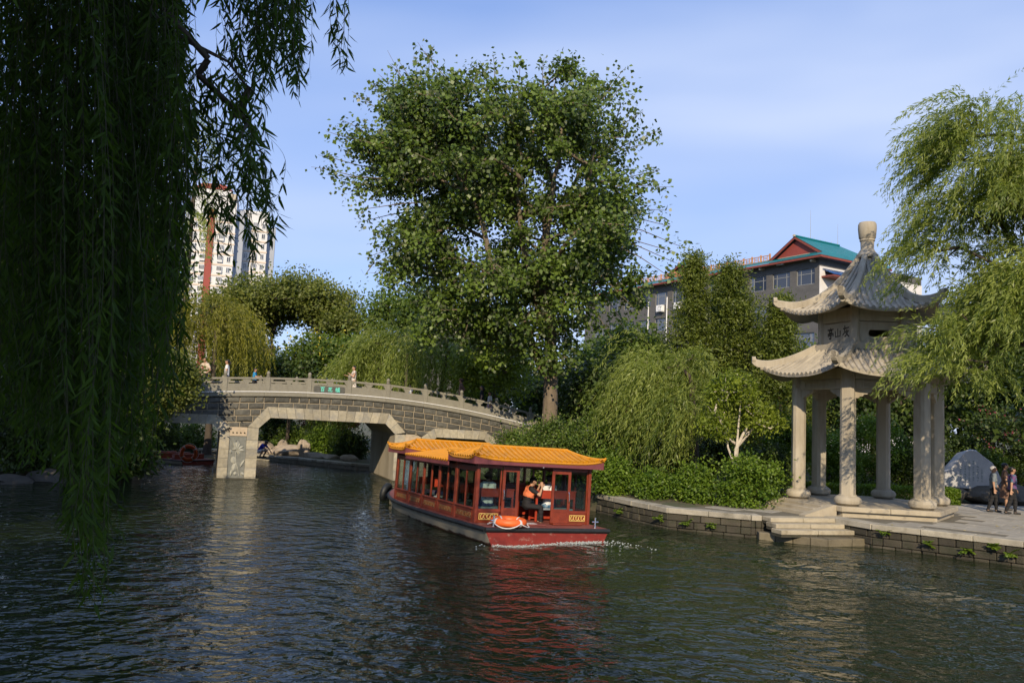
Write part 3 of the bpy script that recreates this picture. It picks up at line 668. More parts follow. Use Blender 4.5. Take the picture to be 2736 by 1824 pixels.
# roofs
def roof(nm, r0, r1, zt, ze, up, p, nrib, tip_r, thick=.07):
    zf = lambda f: ze+(zt-ze)*max(0.0, 1-f)**p
    def pt(k, f, t_, dz=0):
        r = r0+(r1-r0)*f; a_, b_ = np.array(hexp(r, 60*k)), np.array(hexp(r, 60*k+60))
        # eave slightly bowed in plan
        xy = a_*(1-t_)/2+b_*(1+t_)/2
        bow = .05*f*f*(1-t_*t_); nrm_ = (a_+b_)/np.linalg.norm(a_+b_); xy = xy-nrm_*bow
        return (xy[0], xy[1], zf(f)+up*abs(t_)**2.4*f**2+dz)
    rf = empty('roof', (0, 0, 0)); rf.parent = pav; rf.name = nm
    fs_ = np.linspace(0, 1, 13); ts = np.linspace(-1, 1, 15)
    for k in range(6):
        q = MB(); q.grid([[pt(k, f, t_) for t_ in ts] for f in fs_]); q.grid([[pt(k, f, t_, -thick) for t_ in ts] for f in fs_])
        q.grid([[pt(k, 1, t_, dz) for t_ in ts] for dz in (0, -thick)]); q.build('roof_face', m_pt, rf, True)
        # rafter-like ribs under the eave
        w1 = r1*.5
        for i in range(nrib):
            x = (-1+(2*i+1)/nrib)*w1*.97
            rmin = max(abs(x)/.5*1.0, r0)+.02; fmin = max(0, (rmin-r0)/(r1-r0))
            if fmin > .97: continue
            path = []
            for f in np.linspace(fmin, 1.012, 9):
                r = r0+(r1-r0)*f; path.append(pt(k, f, np.clip(x/(r*.5), -1, 1), .012))
            q = MB(); q.tube(path, [.04]+[.058]*7+[.064], 8); q.build('tile_row', m_pt, rf, True)
        # hip ridge along corner k with curled end
        q = MB(); ang = rad(60*k); dr = np.array([math.cos(ang), math.sin(ang)]); sd = np.array([-dr[1], dr[0]])
        path = []
        for f in np.linspace(0, 1, 12): path.append((r0+(r1-r0)*f, zf(f)+up*f**2+.05, .19))
        path += [(r1+(tip_r-r1)*.45, ze+up+.06, .20), (r1+(tip_r-r1)*.8, ze+up+.12, .19), (tip_r, ze+up+.20, .15)]
        vs = []; fs = []
        for (r, z, h) in path:
            for (s_, zz) in ((-.085, -.06), (.085, -.06), (.085, h-.03), (.05, h), (-.05, h), (-.085, h-.03)): vs.append((*(dr*r+sd*s_), z+zz))
        n = len(path)
        for i in range(n-1):
            for j in range(6): fs.append((i*6+j, i*6+(j+1) % 6, (i+1)*6+(j+1) % 6, (i+1)*6+j))
        fs += [tuple(range(6)), tuple(range(n*6-1, n*6-7, -1))]
        q.add(vs, fs)
        # round end plate of the ridge
        c = dr*(tip_r-.02); q.M = Matrix.Translation((*c, ze+up+.25)) @ Matrix.Rotation(ang, 4, 'Z'); q.tube([(-.1, 0, 0), (.02, 0, 0.0)], .115, 14); q.M = None
        c = dr*(r1+.02); q.M = Matrix.Translation((*c, ze+up-.03)) @ Matrix.Rotation(ang, 4, 'Z'); q.tube([(-.1, 0, 0), (.04, 0, 0.0)], .075, 12); q.M = None
        q.build('hip_ridge', m_pc, rf)
    return rf
roof('lower_roof', 1.5, 3.42, 6.0, 4.98, .30, 1.25, 17, 3.76)
roof('upper_roof', .16, 2.78, 9.25, 7.06, .28, 2.0, 14, 3.08)
# upper storey: corner posts, panels, slot window, base band

for k in range(6):
    cx_, cy_ = hexp(1.44, 60*k); q = MB(); q.M = Matrix.Translation((cx_, cy_, 0)) @ Matrix.Rotation(rad(60*k), 4, 'Z'); w = .13; c = .05
    q.prism([(w, -w+c), (w, w-c), (w-c, w), (-w, w), (-w, -w), (w-c, -w)], 'z', 5.9, 7.35); q.build('upper_post', m_pc, pav)
    A, B = np.array(hexp(1.44, 60*k)), np.array(hexp(1.44, 60*k+60)); d = (B-A); Ln = np.linalg.norm(d); d /= Ln
    F = Matrix.Translation((*A, 0)) @ Matrix.Rotation(math.atan2(d[1], d[0]), 4, 'Z')
    if k == 3:
        q = MB(); q.M = F; q.box(.1, Ln-.1, -.06, .16, 6.08, 6.78); pn3 = q.build('inscribed_panel', m_pc, pav)
    else:
        # panel with notched slot window built from four pieces round a dark opening
        q = MB(); q.M = F; x0, x1, z0, z1 = .40, Ln-.40, 6.30, 6.52
        q.box(.1, Ln-.1, -.06, .12, 6.08, z0); q.box(.1, Ln-.1, -.06, .12, z1, 6.78); q.box(.1, x0, -.06, .12, z0, z1); q.box(x1, Ln-.1, -.06, .12, z0, z1)
        for xx in (x0, x1-.04):
            for zz in (z0, z1-.04): q.box(xx, xx+.04, -.058, .118, zz, zz+.04)
        q.build('slotted_panel', m_pc, pav)
    q = MB(); q.M = F; q.box(.1, Ln-.1, -.10, .1, 6.80, 7.25, .01); q.build('frieze', m_pc, pav)
q = MB()
for k in range(6):
    a_, b_ = hexp(1.74, 60*k), hexp(1.74, 60*k+60); i_, j_ = hexp(1.36, 60*k), hexp(1.36, 60*k+60); q = MB()
    c = [(*a_, 5.88), (*b_, 5.88), (*j_, 5.88), (*i_, 5.88)]; q.hull8(c+[(x, y, 6.08) for x, y, _ in c], .01); q.build('base_band', m_pc, pav)
# inscription on the face above the steps (local side 180..240 degrees)
m_ink = mat('carved_character', (0.045, 0.035, 0.022), 0.8, 0.2, 20)
A, B = np.array(hexp(1.44, 180)), np.array(hexp(1.44, 240)); d = (B-A)/np.linalg.norm(B-A); nn = np.array([d[1], -d[0]])
if nn@((A+B)/2) < 0: nn = -nn
for i, gname in enumerate(('ting', 'shan', 'hui')):
    gs = (.27, .25, .29)[i]; off = .30+i*.33
    glyph(gname, lambda u, v, dd, off=off, gs=gs, i=i: (*(A+d*(off+u*gs)+nn*(.061+dd)), (6.27, 6.32, 6.30)[i]+v*(.36, .27, .36)[i]), gs, .12, m_ink, pn3, depth=.004)
# finial
q = MB(); q.lathe([(.34, 9.12), (.36, 9.2), (.30, 9.28), (.24, 9.32), (.235, 9.38), (.21, 9.42), (.22, 9.68), (.245, 9.70), (.25, 9.73), (.235, 9.76), (.27, 9.80), (.30, 10.12), (.295, 10.27), (.26, 10.34), (.16, 10.36)], 28); q.build('finial', m_pc, pav, True)
# ================================================================== TOUR BOAT
RBT = random.Random(21)
heel, trim_ = rad(1.82), rad(-.74)
_fw = np.array([-math.sin(BYAW), math.cos(BYAW), 0]); _rt = np.array([math.cos(BYAW), math.sin(BYAW), 0]); _up = np.array([0, 0, 1.])
B_rt = math.cos(heel)*_rt-math.sin(heel)*_up; _u2 = math.sin(heel)*_rt+math.cos(heel)*_up
B_fw = math.cos(trim_)*_fw+math.sin(trim_)*_u2; B_up = -math.sin(trim_)*_fw+math.cos(trim_)*_u2
BM = Matrix([[B_rt[i]*BOAT_S, B_fw[i]*BOAT_S, B_up[i]*BOAT_S, BOAT_O[i]] for i in range(3)]+[[0, 0, 0, 1]])
boat = empty('tour_boat', mw=BM, label='red wooden tour boat with yellow tiled roofs turning on the open canal', cat='boat')
m_red = mat('red_paint', (0.20, 0.034, 0.012), 0.45, 0.22, 7, 0.1, 40, dark=(0.12, 0.018, 0.01), dscale=3, dlo=.5, dhi=.75)
m_redb = mat('bench_red', (0.36, 0.045, 0.02), 0.4, 0.12, 7, 0.05, 40)
m_deck = mat('deck_red', (0.22, 0.06, 0.045), 0.55, 0.25, 5, 0.15, 40, dark=(0.28, 0.2, 0.17), dscale=3, dlo=.6, dhi=.75)
m_rub = mat('rubber_black', (0.012, 0.014, 0.014), 0.55, 0.3, 8, 0.2, 40)
m_fasc = mat('fascia_maroon', (0.17, 0.045, 0.05), 0.55, 0.12, 6)
m_yel = mat('roof_tile_yellow', (0.55, 0.235, 0.010), 0.38, 0.10, 3, 0.05, 40, objvar=.04, dark=(0.36, 0.175, 0.03), dscale=1.8, dlo=.52, dhi=.8)
m_gold = mat('gold_carving', (0.62, 0.42, 0.12), 0.4, 0.15, 12)
m_gilt_shade = mat('gilt_shade', (0.20, 0.12, 0.035), 0.55, 0.25, 12)  # darker gilt for the side carvings: shade under the sill put into the colour
m_glass = glassmat('boat_glass')
m_steel = mat('chrome', (0.75, 0.75, 0.75), 0.15, 0.03, 5, metallic=1.0)
m_orange = mat('life_ring_orange', (0.78, 0.13, 0.02), 0.5, 0.08, 6); m_rope = mat('rope_white', (0.75, 0.74, 0.7), .8, .1, 20)
# hull paint: red bottom, chalky pale band with a ragged lower edge, drawn by height on the hull
def hullmat():
    m = bpy.data.materials.new('hull_paint'); m.use_nodes = True; t = m.node_tree; n = t.nodes; l = t.links.new; p = n['Principled BSDF']; p.inputs['Roughness'].default_value = .55
    tc = n.new('ShaderNodeTexCoord'); sx = n.new('ShaderNodeSeparateXYZ'); l(tc.outputs['Object'], sx.inputs[0])
    mp = n.new('ShaderNodeMapping'); mp.inputs['Scale'].default_value = (1, 1, .35); l(tc.outputs['Object'], mp.inputs[0])
    no = n.new('ShaderNodeTexNoise'); no.inputs['Scale'].default_value = 4; no.inputs['Detail'].default_value = 8; no.inputs['Roughness'].default_value = .7; l(mp.outputs[0], no.inputs['Vector'])
    a = n.new('ShaderNodeMath'); a.operation = 'MULTIPLY_ADD'; a.inputs[1].default_value = .22; l(no.outputs['Fac'], a.inputs[0]); l(sx.outputs['Z'], a.inputs[2])
    r = n.new('ShaderNodeMapRange'); r.inputs['From Min'].default_value = .275; r.inputs['From Max'].default_value = .31; l(a.outputs[0], r.inputs['Value'])
    c = n.new('ShaderNodeMix'); c.data_type = 'RGBA'; c.inputs['A'].default_value = (.05, .018, .012, 1); c.inputs['B'].default_value = (.46, .40, .30, 1); l(r.outputs[0], c.inputs['Factor'])
    r2 = n.new('ShaderNodeMapRange'); r2.inputs['From Min'].default_value = .50; r2.inputs['From Max'].default_value = .58; l(a.outputs[0], r2.inputs['Value'])
    c2 = n.new('ShaderNodeMix'); c2.data_type = 'RGBA'; c2.inputs['B'].default_value = (.16, .05, .035, 1); l(r2.outputs[0], c2.inputs['Factor']); l(c.outputs['Result'], c2.inputs['A'])
    l(c2.outputs['Result'], p.inputs['Base Color']); return m
m_hull = hullmat()
m_trans = mat('transom_red', (0.21, 0.024, 0.014), 0.45, 0.18, 5, 0.15, 50, dark=(0.34, 0.20, 0.15), dscale=4.5, dlo=.58, dhi=.72, stretch=(1, 1, 1.6))
ys_ = [-.9, 0, 1.5, 3, 4.5, 5.5, 6.4, 7.2, 8.0, 8.7, 9.2, 9.5]; gw = [1.72, 1.77, 1.8, 1.8, 1.8, 1.76, 1.66, 1.5, 1.25, .95, .7, .45]; gz = [.55, .55, .545, .54, .545, .555, .57, .59, .615, .645, .67, .685]
q = MB(); rows = []
for y, g_, z in zip(ys_, gw, gz):
    rows.append([(-g_+.03, y, z-.1), (-g_*.93+.02, y-.05*(y > 6), z-.33), (-g_*.80, y-.12*(y > 6), -.12), (0, y-.3*(y > 6), -.3), (g_*.80, y-.12*(y > 6), -.12), (g_*.93-.02, y-.05*(y > 6), z-.33), (g_-.03, y, z-.1)])
q.grid(rows); q.build('hull', m_hull, boat, True)
q = MB(); r = rows[0]; q.add([(x, y-.004, z) for x, y, z in r], [tuple(range(7))]); q.build('transom', m_trans, boat)
q = MB()
for sg in (-1, 1): q.tube([(sg*(g_), y, z-.05) for y, g_, z in zip(ys_, gw, gz)], .055, 8)
q.tube([(-1.72, -.92, .5), (1.72, -.92, .5)], .055, 8); q.build('rubbing_strake', m_rub, boat, True)
q = MB(); dk_ = [(-g_+.02, y, z+.005) for y, g_, z in zip(ys_, gw, gz)]; dr_ = [(g_-.02, y, z+.005) for y, g_, z in zip(ys_, gw, gz)]
for i in range(len(ys_)-1): q.add([dk_[i], dr_[i], dr_[i+1], dk_[i+1]], [(0, 1, 2, 3)])
q.build('deck', m_deck, boat)
q = MB(); q.box(-.75, .15, -.48, -.2, .56, .585, .01); q.build('deck_hatch', m_deck, boat)
q = MB(); q.box(.45, 1.3, -.30, -.06, .56, .60, .01); q.build('sill_step', m_red, boat)
q = MB(); q.box(-.65, -.05, -.36, -.14, .586, .594); q.build('door_mat', mat('door_mat', (.5, .48, .45), .9, .5, 30), boat)
# cabin frame
HX = 1.645; BAY = [0, 1.3, 2.52, 3.75, 4.95, 6.2]
for sg in (-1, 1):
    for i, y in enumerate(BAY):
        w = .075 if i in (0, 1, 4, 5) else .055
        q = MB(); q.box(sg*HX-w if sg > 0 else sg*HX-.0, sg*HX if sg > 0 else sg*HX+w, y-w, y+w, .55, 2.0 if i in (0, 1, 4, 5) else 1.9, .008); q.build('post', m_red, boat)
    for i in range(5):
        y0, y1 = BAY[i]+.07, BAY[i+1]-.07
        x0, x1 = (HX-.05, HX-.02) if sg > 0 else (-HX+.02, -HX+.05)
        q = MB(); q.box(min(x0, x1)-.01, max(x0, x1)+.01, y0, y1, .555, .875); pn_ = q.build('side_panel', m_red, boat)
        q = MB(); xs2 = (x1, x1+.012) if sg > 0 else (x0-.012-.012, x0-.012)
        for (za, zb, ya, yb) in ((.60, .62, y0+.06, y1-.06), (.82, .84, y0+.06, y1-.06), (.62, .82, y0+.06, y0+.08), (.62, .82, y1-.08, y1-.06)): q.box(xs2[0]+(.01 if sg > 0 else 0), xs2[1]+(.01 if sg > 0 else 0), ya, yb, za, zb)
        q.build('panel_moulding', m_red, pn_)
        q = MB(); xx = HX-.008 if sg > 0 else -HX+.006; n = 9
        for k in range(n):                                             # scroll band in gilded wood
            yc = y0+.14+(y1-y0-.28)*k/(n-1); pts = [(xx, yc+.05*math.cos(a)*(1-.08*a), .72+(.045*math.sin(a))*(1 if k % 2 else -1)) for a in np.linspace(0, 4.6, 9)]
            q.tube(pts, .0075, 4)
        q.tube([(xx, y0+.10, .665), (xx, y1-.10, .665)], .007, 4); q.tube([(xx, y0+.10, .775), (xx, y1-.10, .775)], .007, 4)
        q.build('gilt_carving', m_gilt_shade, pn_)
        q = MB(); q.box((HX-.09) if sg > 0 else -HX-.03, (HX+.03) if sg > 0 else -HX+.09, y0-.01, y1+.01, .875, .915, .006); q.build('sill', m_red, boat)
        q = MB(); q.box((HX-.07) if sg > 0 else -HX+.01, (HX-.01) if sg > 0 else -HX+.07, y0, y1, 1.80, 1.92); q.build('head_rail', m_red, boat)
        ym = (y0+y1)/2+.02
        q = MB(); q.box((HX-.06) if sg > 0 else -HX+.02, (HX-.02) if sg > 0 else -HX+.06, ym-.025, ym+.025, .915, 1.80); q.build('mullion', m_red, boat)
        if not (i in (2,) ):
            q = MB(); xg = (HX-.045) if sg > 0 else -HX+.04; q.box(xg, xg+.005, y0+.01, ym-.026, .916, 1.80); q.build('window_pane', m_glass, boat)
        q = MB(); xg = (HX-.035) if sg > 0 else -HX+.03; q.box(xg, xg+.005, ym+.026, y1-.01, .916, 1.80); q.build('window_pane', m_glass, boat)
def endwall(y, sy):
    for sg in (-1, 1):
        xa, xb = (-1.57, -.95) if sg < 0 else (1.0, 1.57)
        q = MB(); q.box(xa, xb, y-.02, y+.02, .56, .83); pn_ = q.build('end_panel', m_red, boat)
        q = MB(); q.box(xa-.02, xb+.02, y-.04, y+.04, .83, .90, .008); q.build('sill', m_red, boat)
        q = MB(); q.box(xa, xb, y-.03, y+.03, 1.90, 2.0); q.build('head_rail', m_red, boat)
        q = MB(); q.box(xa, xa+.03, y-.025, y+.025, .90, 1.90); q.box(xb-.03, xb, y-.025, y+.025, .90, 1.90); q.build('window_frame', m_red, boat)
        q = MB(); q.box(xa+.03, xb-.03, y-.003, y+.003, .90, 1.90); q.build('window_pane', m_glass, boat)
        q = MB(); yy = y-.03*sy-.008; x0, x1 = xa+.06, xb-.06
        for (pa, pb) in (((x0, .645), (x1, .645)), ((x0, .785), (x1, .785)), ((x0, .645), (x0, .785)), ((x1, .645), (x1, .785))): q.tube([(pa[0], yy, pa[1]), (pb[0], yy, pb[1])], .012, 6)
        for k in range(5):
            xc = x0+.07+(x1-x0-.14)*k/4; q.tube([(xc+.05*math.cos(a)*(1-.1*a), yy, .715+.05*math.sin(a)*(1 if k % 2 else -1)) for a in np.linspace(-.4, 4.9, 10)], .011, 5)
        q.build('gilt_carving', m_gold, pn_)
def door(xa, xb, y, sy):
    d = empty('door', (0, 0, 0)); d.parent = boat
    q = MB(); w = .075
    q.box(xa, xa+w, y-.022, y+.022, .60, 1.95, .004); q.box(xb-w, xb, y-.022, y+.022, .60, 1.95, .004); q.box(xa+w, xb-w, y-.02, y+.02, 1.83, 1.95); q.box(xa+w, xb-w, y-.02, y+.02, .86, .94); q.box(xa+w, xb-w, y-.02, y+.02, .60, .66)
    q.build('door_frame', m_red, d)
    q = MB(); q.box(xa+w, xb-w, y-.01, y+.01, .66, .86); q.build('door_panel', m_red, d)
    q = MB(); q.box(xa+w, xb-w, y-.003, y+.003, .94, 1.83); q.build('door_pane', m_glass, d)
    return d
endwall(0, 1); endwall(6.2, -1)
dl = door(-.93, -.47, -.045, 1); drr = door(.45, 1.0, -.10, 1)
for (dd, x, y) in ((dl, -.90, -.08), (drr, .94, -.14)):
    q = MB(); q.tube([(x, y, 1.12), (x, y-.035, 1.16), (x, y-.035, 1.34), (x, y, 1.38)], .014, 8); q.build('door_handle', m_steel, dd)
q = MB(); q.box(-1.57, 1.57, -.04, .06, 1.95, 2.02); q.build('lintel', m_red, boat)
q = MB(); q.box(-1.57, 1.57, 6.14, 6.24, 1.95, 2.02); q.build('lintel', m_red, boat)
q = MB(); q.box(-1.6, 1.6, 0.06, 6.1, 1.935, 1.95); q.build('ceiling', mat('boat_ceiling', (.06, .018, .01), .7, .2, 6), boat)
# benches facing forward
def bench(x0, x1, y):
    b = empty('bench', (0, 0, 0)); b.parent = boat
    for x in (x0, x1-.05):
        q = MB(); q.box(x, x+.05, y, y+.055, .56, 1.36, .006); q.build('leg', m_redb, b)
        q = MB(); q.box(x, x+.05, y+.36, y+.41, .56, .88, .006); q.build('leg', m_redb, b)
    q = MB(); q.box(x0-.02, x1+.02, y-.012, y+.03, 1.34, 1.375, .006); q.box(x0+.05, x1-.05, y, y+.03, 1.16, 1.34); q.build('backrest', m_redb, b)
    q = MB(); q.box(x0, x1, y+.02, y+.44, .86, .90, .008); q.build('seat', mat('seat_pad', (.25, .3, .33), .6, .2, 8), b)
    q = MB(); q.box(x0+.05, x1-.05, y+.38, y+.40, .60, .86); q.build('seat_board', m_redb, b)
for y in (.42, 1.45, 2.45, 3.45, 4.45): bench(-1.5, -.36, y); bench(.30, 1.48, y)
# roofs
def hiproof(nm, x0, x1, y0, y1, ym, xr, ze, zr, up, ribs_front, side=True):
    rf = empty(nm, (0, 0, 0)); rf.parent = boat
    C = [(x0, y0), (x1, y0), (x1, y1), (x0, y1)]; Rg = [(-xr, ym), (xr, ym)]
    faces = [(C[0], C[1], Rg[0], Rg[1], 'stern'), (C[1], C[2], Rg[1], Rg[1], 'stbd'), (C[2], C[3], Rg[1], Rg[0], 'bow'), (C[3], C[0], Rg[0], Rg[0], 'port')]
    for (a, b, ra, rb, fn) in faces:
        a, b, ra, rb = map(np.array, (a, b, ra, rb)); Ln = np.linalg.norm(b-a); u = (b-a)/Ln
        def pt(f, t_, dz=0):                     # f 0 ridge..1 eave, t 0..1 along
            e = a+(b-a)*t_; g_ = ra+(rb-ra)*t_; xy = g_+(e-g_)*f
            return (xy[0], xy[1], ze+(zr-ze)*(1-f)**1.35+up*abs(2*t_-1)**5*f*f+dz)
        q = MB(); q.grid([[pt(f, t_) for t_ in np.linspace(0, 1, 21)] for f in np.linspace(0, 1, 7)]); q.build('roof_face', m_yel, rf, True)
        n = max(5, round(Ln/.165))
        for i in range(n):
            t0 = (i+.5)/n; e = a+(b-a)*t0; path = []
            xa_ = (e-a)@u; r0_, r1_ = (ra-a)@u, (rb-a)@u
            if r0_ <= xa_ <= r1_: fmin = 0
            else: fmin = 1-(xa_/max(r0_, 1e-6) if xa_ < r0_ else (Ln-xa_)/max(Ln-r1_, 1e-6))
            fmin = min(max(fmin, 0)+.02, .95)
            for f in np.linspace(fmin, 1.03, 6):
                lo, hi = r0_*(1-min(f, 1)), r1_*(1-min(f, 1))+Ln*min(f, 1); tt = (xa_-lo)/max(hi-lo, 1e-6); path.append(pt(min(f, 1.0), float(np.clip(tt, 0, 1)), .008-(.012 if f > 1 else 0)))
            q = MB(); q.tube(path, [.03]+[.052]*4+[.064], 7); q.build('tile_row', m_yel, rf, True)
        q = MB(); n_o = np.array([u[1], -u[0]])
        q.grid([[(*((a+(b-a)*t_)+n_o*off), ze+up*abs(2*t_-1)**5+dz) for t_ in np.linspace(0, 1, 21)] for off, dz in ((0, -.005), (.015, -.03), (.0, -.055))]); q.build('eave_tiles', m_yel, rf)
        q = MB(); q.grid([[(*((a+(b-a)*t_)-n_o*ins), (ze+up*.9*abs(2*t_-1)**5 if k == 0 else ze-.14)) for t_ in np.linspace(0, 1, 21)] for k, ins in ((0, .012), (1, .012), (2, .25))]); q.build('fascia', m_fasc, rf)
    for c, g_ in zip(C, (Rg[0], Rg[1], Rg[1], Rg[0])):
        c, g_ = np.array(c), np.array(g_); path = []
        for f in np.linspace(0, 1.02, 10): xy = g_+(c-g_)*f; path.append((xy[0], xy[1], ze+(zr-ze)*max(0, 1-f)**1.35+up*f*f+.02))
        path.append((*(c+(c-g_)*.03), ze+up+.07))
        q = MB(); q.tube(path, [.035]*10+[.03], 7); q.build('hip_ridge', m_yel, rf, True)
    q = MB(); q.tube([(-xr, ym, zr+.02), (xr, ym, zr+.02)], .045, 8); q.build('ridge', m_yel, rf, True)
hiproof('stern_roof', -1.86, 1.86, -.32, 1.42, .60, 1.25, 2.14, 2.42, .11, 22)
hiproof('bow_roof', -1.86, 1.86, 4.85, 6.55, 5.7, 1.25, 2.14, 2.42, .11, 22)
mr = empty('middle_roof'); mr.parent = boat
zr2 = lambda f: 2.0+.27*(1-f)**1.2
for sg in (-1, 1):
    q = MB(); q.grid([[(sg*(.35+1.5*f), y, zr2(f)) for y in (1.425, 4.845)] for f in np.linspace(0, 1, 8)]); q.build('roof_face', m_yel, mr, True)
    for k in range(19):
        y = 1.5+k*.183; q = MB(); q.tube([(sg*(.35+1.5*f), y, zr2(min(f, 1))+.008-(.01 if f > 1 else 0)) for f in (0, .25, .5, .75, 1, 1.02)], [.035]*5+[.045], 6); q.build('tile_row', m_yel, mr, True)
    q = MB(); q.box(sg*1.83-.02, sg*1.83+.02, 1.43, 4.84, 1.87, 1.985); q.build('fascia', m_fasc, mr)
q = MB(); q.grid([[(-.36, y, 2.272), (.36, y, 2.272)] for y in (1.425, 4.845)]); q.build('flat_top', m_yel, mr)
# fittings
def cleat(x, y):
    q = MB(); q.tube([(x, y, .555), (x, y, .80)], [.028, .022], 10); q.tube([(x-.09, y, .70), (x+.09, y, .70)], .016, 8); q.tube([(x, y, .80), (x, y, .81)], .035, 10); q.tube([(x, y, .556), (x, y, .57)], .055, 12); q.build('mooring_bollard', m_steel, boat, True)
cleat(-1.42, -.72); cleat(1.42, -.72)
q = MB(); q.tube([(-.02, 6.9, .57), (-.02, 6.9, .8)], .025, 8); q.build('mooring_bollard', m_steel, boat)
q = MB(); q.lathe([(.0, 0), (.03, .0), (.03, -.02), (.0, -.03)], 8, (0.12, -.2, 1.995)); q.build('stern_lamp', m_steel, boat)
# tyre fender hung at the bow, life ring lying on the stern deck: things of their own
q = MB(); q.torus(.25, .115, 28, 10, axis='y', zs=.95)
fender = q.build('tyre_fender', m_rub, None, True); fender.matrix_world = BM @ Matrix.Translation((-.95, 9.25, .50)) @ Matrix.Rotation(rad(48), 4, 'Z') @ Matrix.Rotation(rad(12), 4, 'X')
tag(fender, 'black rubber tyre hung as a fender on the bow of the red tour boat', 'tyre')
def life_ring(M, label):
    r_ = empty('life_ring', mw=M, label=label, cat='life ring')
    q = MB(); q.torus(.355, .095, 40, 12); q.build('ring', m_orange, r_, True)
    q = MB()
    for a0_ in (.55, 2.1, 3.7, 5.3):
        vs = []; fs = []
        for i in range(4):
            t_ = a0_+i*.05
            for k in range(13): p_a = 2*math.pi*k/12; a_ = .355+.098*math.cos(p_a); vs.append((a_*math.cos(t_), a_*math.sin(t_), .098*math.sin(p_a)))
        for i in range(3):
            for k in range(12): fs.append((i*13+k, i*13+k+1, (i+1)*13+k+1, (i+1)*13+k))
        q.add(vs, fs)
    q.build('reflective_band', mat('reflective_band', (.6, .58, .52), .5, .1, 8), r_, True)
    q = MB()
    for a0_ in (.57, 2.12, 3.72, 5.32):
        a1_ = a0_+1.57; q.tube([((.46+.05*math.sin(math.pi*f))*math.cos(a0_+(a1_-a0_)*f), (.46+.05*math.sin(math.pi*f))*math.sin(a0_+(a1_-a0_)*f), -.10*math.sin(math.pi*f)) for f in np.linspace(0, 1, 9)], .011, 5)
    q.build('grab_rope', m_rope, r_, True); return r_
life_ring(BM @ Matrix.Translation((-.98, -.62, .665)) @ Matrix.Rotation(rad(-20), 4, 'Z') @ Matrix.Rotation(rad(2), 4, 'X'), 'orange life ring lying flat on the stern deck of the red tour boat')
# second boat of the same kind moored in the shade beyond the bridge
def copy_tree(o, parent=None):
    c = o.copy(); COL.objects.link(c)
    if parent is not None: c.parent = parent
    for ch in list(o.children): copy_tree(ch, c)
    return c
P2 = atz(500, 1240, 0)
b2 = empty('work_boat', mw=Matrix.Translation((P2[0], P2[1]+.6, -.1)) @ Matrix.Rotation(rad(58), 4, 'Z') @ Matrix.Scale(.62, 4), label='low dark red open boat in the shade beyond the left bridge arch', cat='boat')
for ch in list(boat.children):
    if ch.name.split('.')[0] in ('hull', 'transom', 'rubbing_strake', 'deck'): copy_tree(ch, b2)
for (y0, y1) in ((.3, .7), (2.2, 2.6), (4.2, 4.6)):
    q = MB(); q.box(-1.5, 1.5, y0, y1, .56, 1.0, .02); q.build('locker', m_red, b2)
p = aty(504, 1210, 42.2); life_ring(Matrix.Translation(p) @ Matrix.Rotation(rad(15), 4, 'Z') @ Matrix.Rotation(rad(90), 4, 'X') @ Matrix.Scale(.95, 4), 'orange life ring hung upright on the shaded boat beyond the bridge')
# white water thrown up by the propeller
RF = random.Random(8); q = MB()
def foamdot(c, r, h):
    n = 6; vs = [(c[0]+r*RF.uniform(.6, 1.2)*math.cos(2*math.pi*k/n), c[1]+r*RF.uniform(.6, 1.2)*math.sin(2*math.pi*k/n), c[2]-.01) for k in range(n)]+[(c[0]+RF.uniform(-.3, .3)*r, c[1], c[2]+h)]
    q.add(vs, [(k, (k+1) % n, n) for k in range(n)])
def wpt(x, y): return np.array(BM @ Vector((x, y, 0)))
for k in range(640):
    if k < 560: x = RF.choice((-1, 1))*abs(RF.gauss(.8, .42)); y = -.95-abs(RF.gauss(0, .10))
    else: x = RF.gauss(1.3, .4)+RF.random()*.8; y = -1.0-RF.random()*.8*max(.2, x-.6)
    p = wpt(x, y); near = math.exp(-(abs(y)-.95)*4); foamdot((p[0], p[1], wake(p[0], p[1])+.006+near*RF.random()**2*.05), RF.uniform(.006, .02)*(1+near), RF.uniform(.003, .012))
tag(q.build('foam', mat('foam', (.36, .39, .36), .5, .1, 20)), 'white foam churned up behind the tour boat', 'foam', kind='stuff')
# ================================================================== BUILDINGS
RBL = random.Random(31)
# ---- grey brick office block with teal roofs (measured at a guess distance, then pushed out to real storey height)
KB = 1.37; a_ = rad(31.1); bu = np.array([-math.sin(a_), math.cos(a_), 0]); bv = np.array([math.cos(a_), math.sin(a_), 0]); c0 = aty(2190, 686, 62)
MBD = Matrix([[bu[i]*KB, bv[i]*KB, KB*(i == 2), (c0[i]*KB if i < 2 else CAMH*(1-KB))] for i in range(3)]+[[0, 0, 0, 1]])
off = empty('office_building', mw=MBD, label='grey brick office block with teal tiled roofs and red gables behind the trees', cat='building')
m_grey = mat('grey_brick', (0.105, 0.103, 0.100), 0.85, 0.18, 1.5, 0.2, 30, dark=(.135, .13, .125), dscale=5, dlo=.55, dhi=.62, stretch=(1, 1, 3))
m_wwall = mat('white_wall', (0.68, 0.66, 0.62), 0.8, 0.06, 2)
def tealmat(name, col):
    m = mat(name, col, 0.4, 0.15, 2.0); t = m.node_tree; n = t.nodes; l = t.links.new; tc = n.new('ShaderNodeTexCoord'); wv = n.new('ShaderNodeTexWave'); wv.inputs['Scale'].default_value = 2.6; wv.wave_profile = 'SIN'; wv.bands_direction = 'X'
    l(tc.outputs['UV'], wv.inputs['Vector']); b = n.new('ShaderNodeBump'); b.inputs['Strength'].default_value = .8; b.inputs['Distance'].default_value = .05; l(wv.outputs['Fac'], b.inputs['Height']); l(b.outputs['Normal'], n['Principled BSDF'].inputs['Normal']); return m
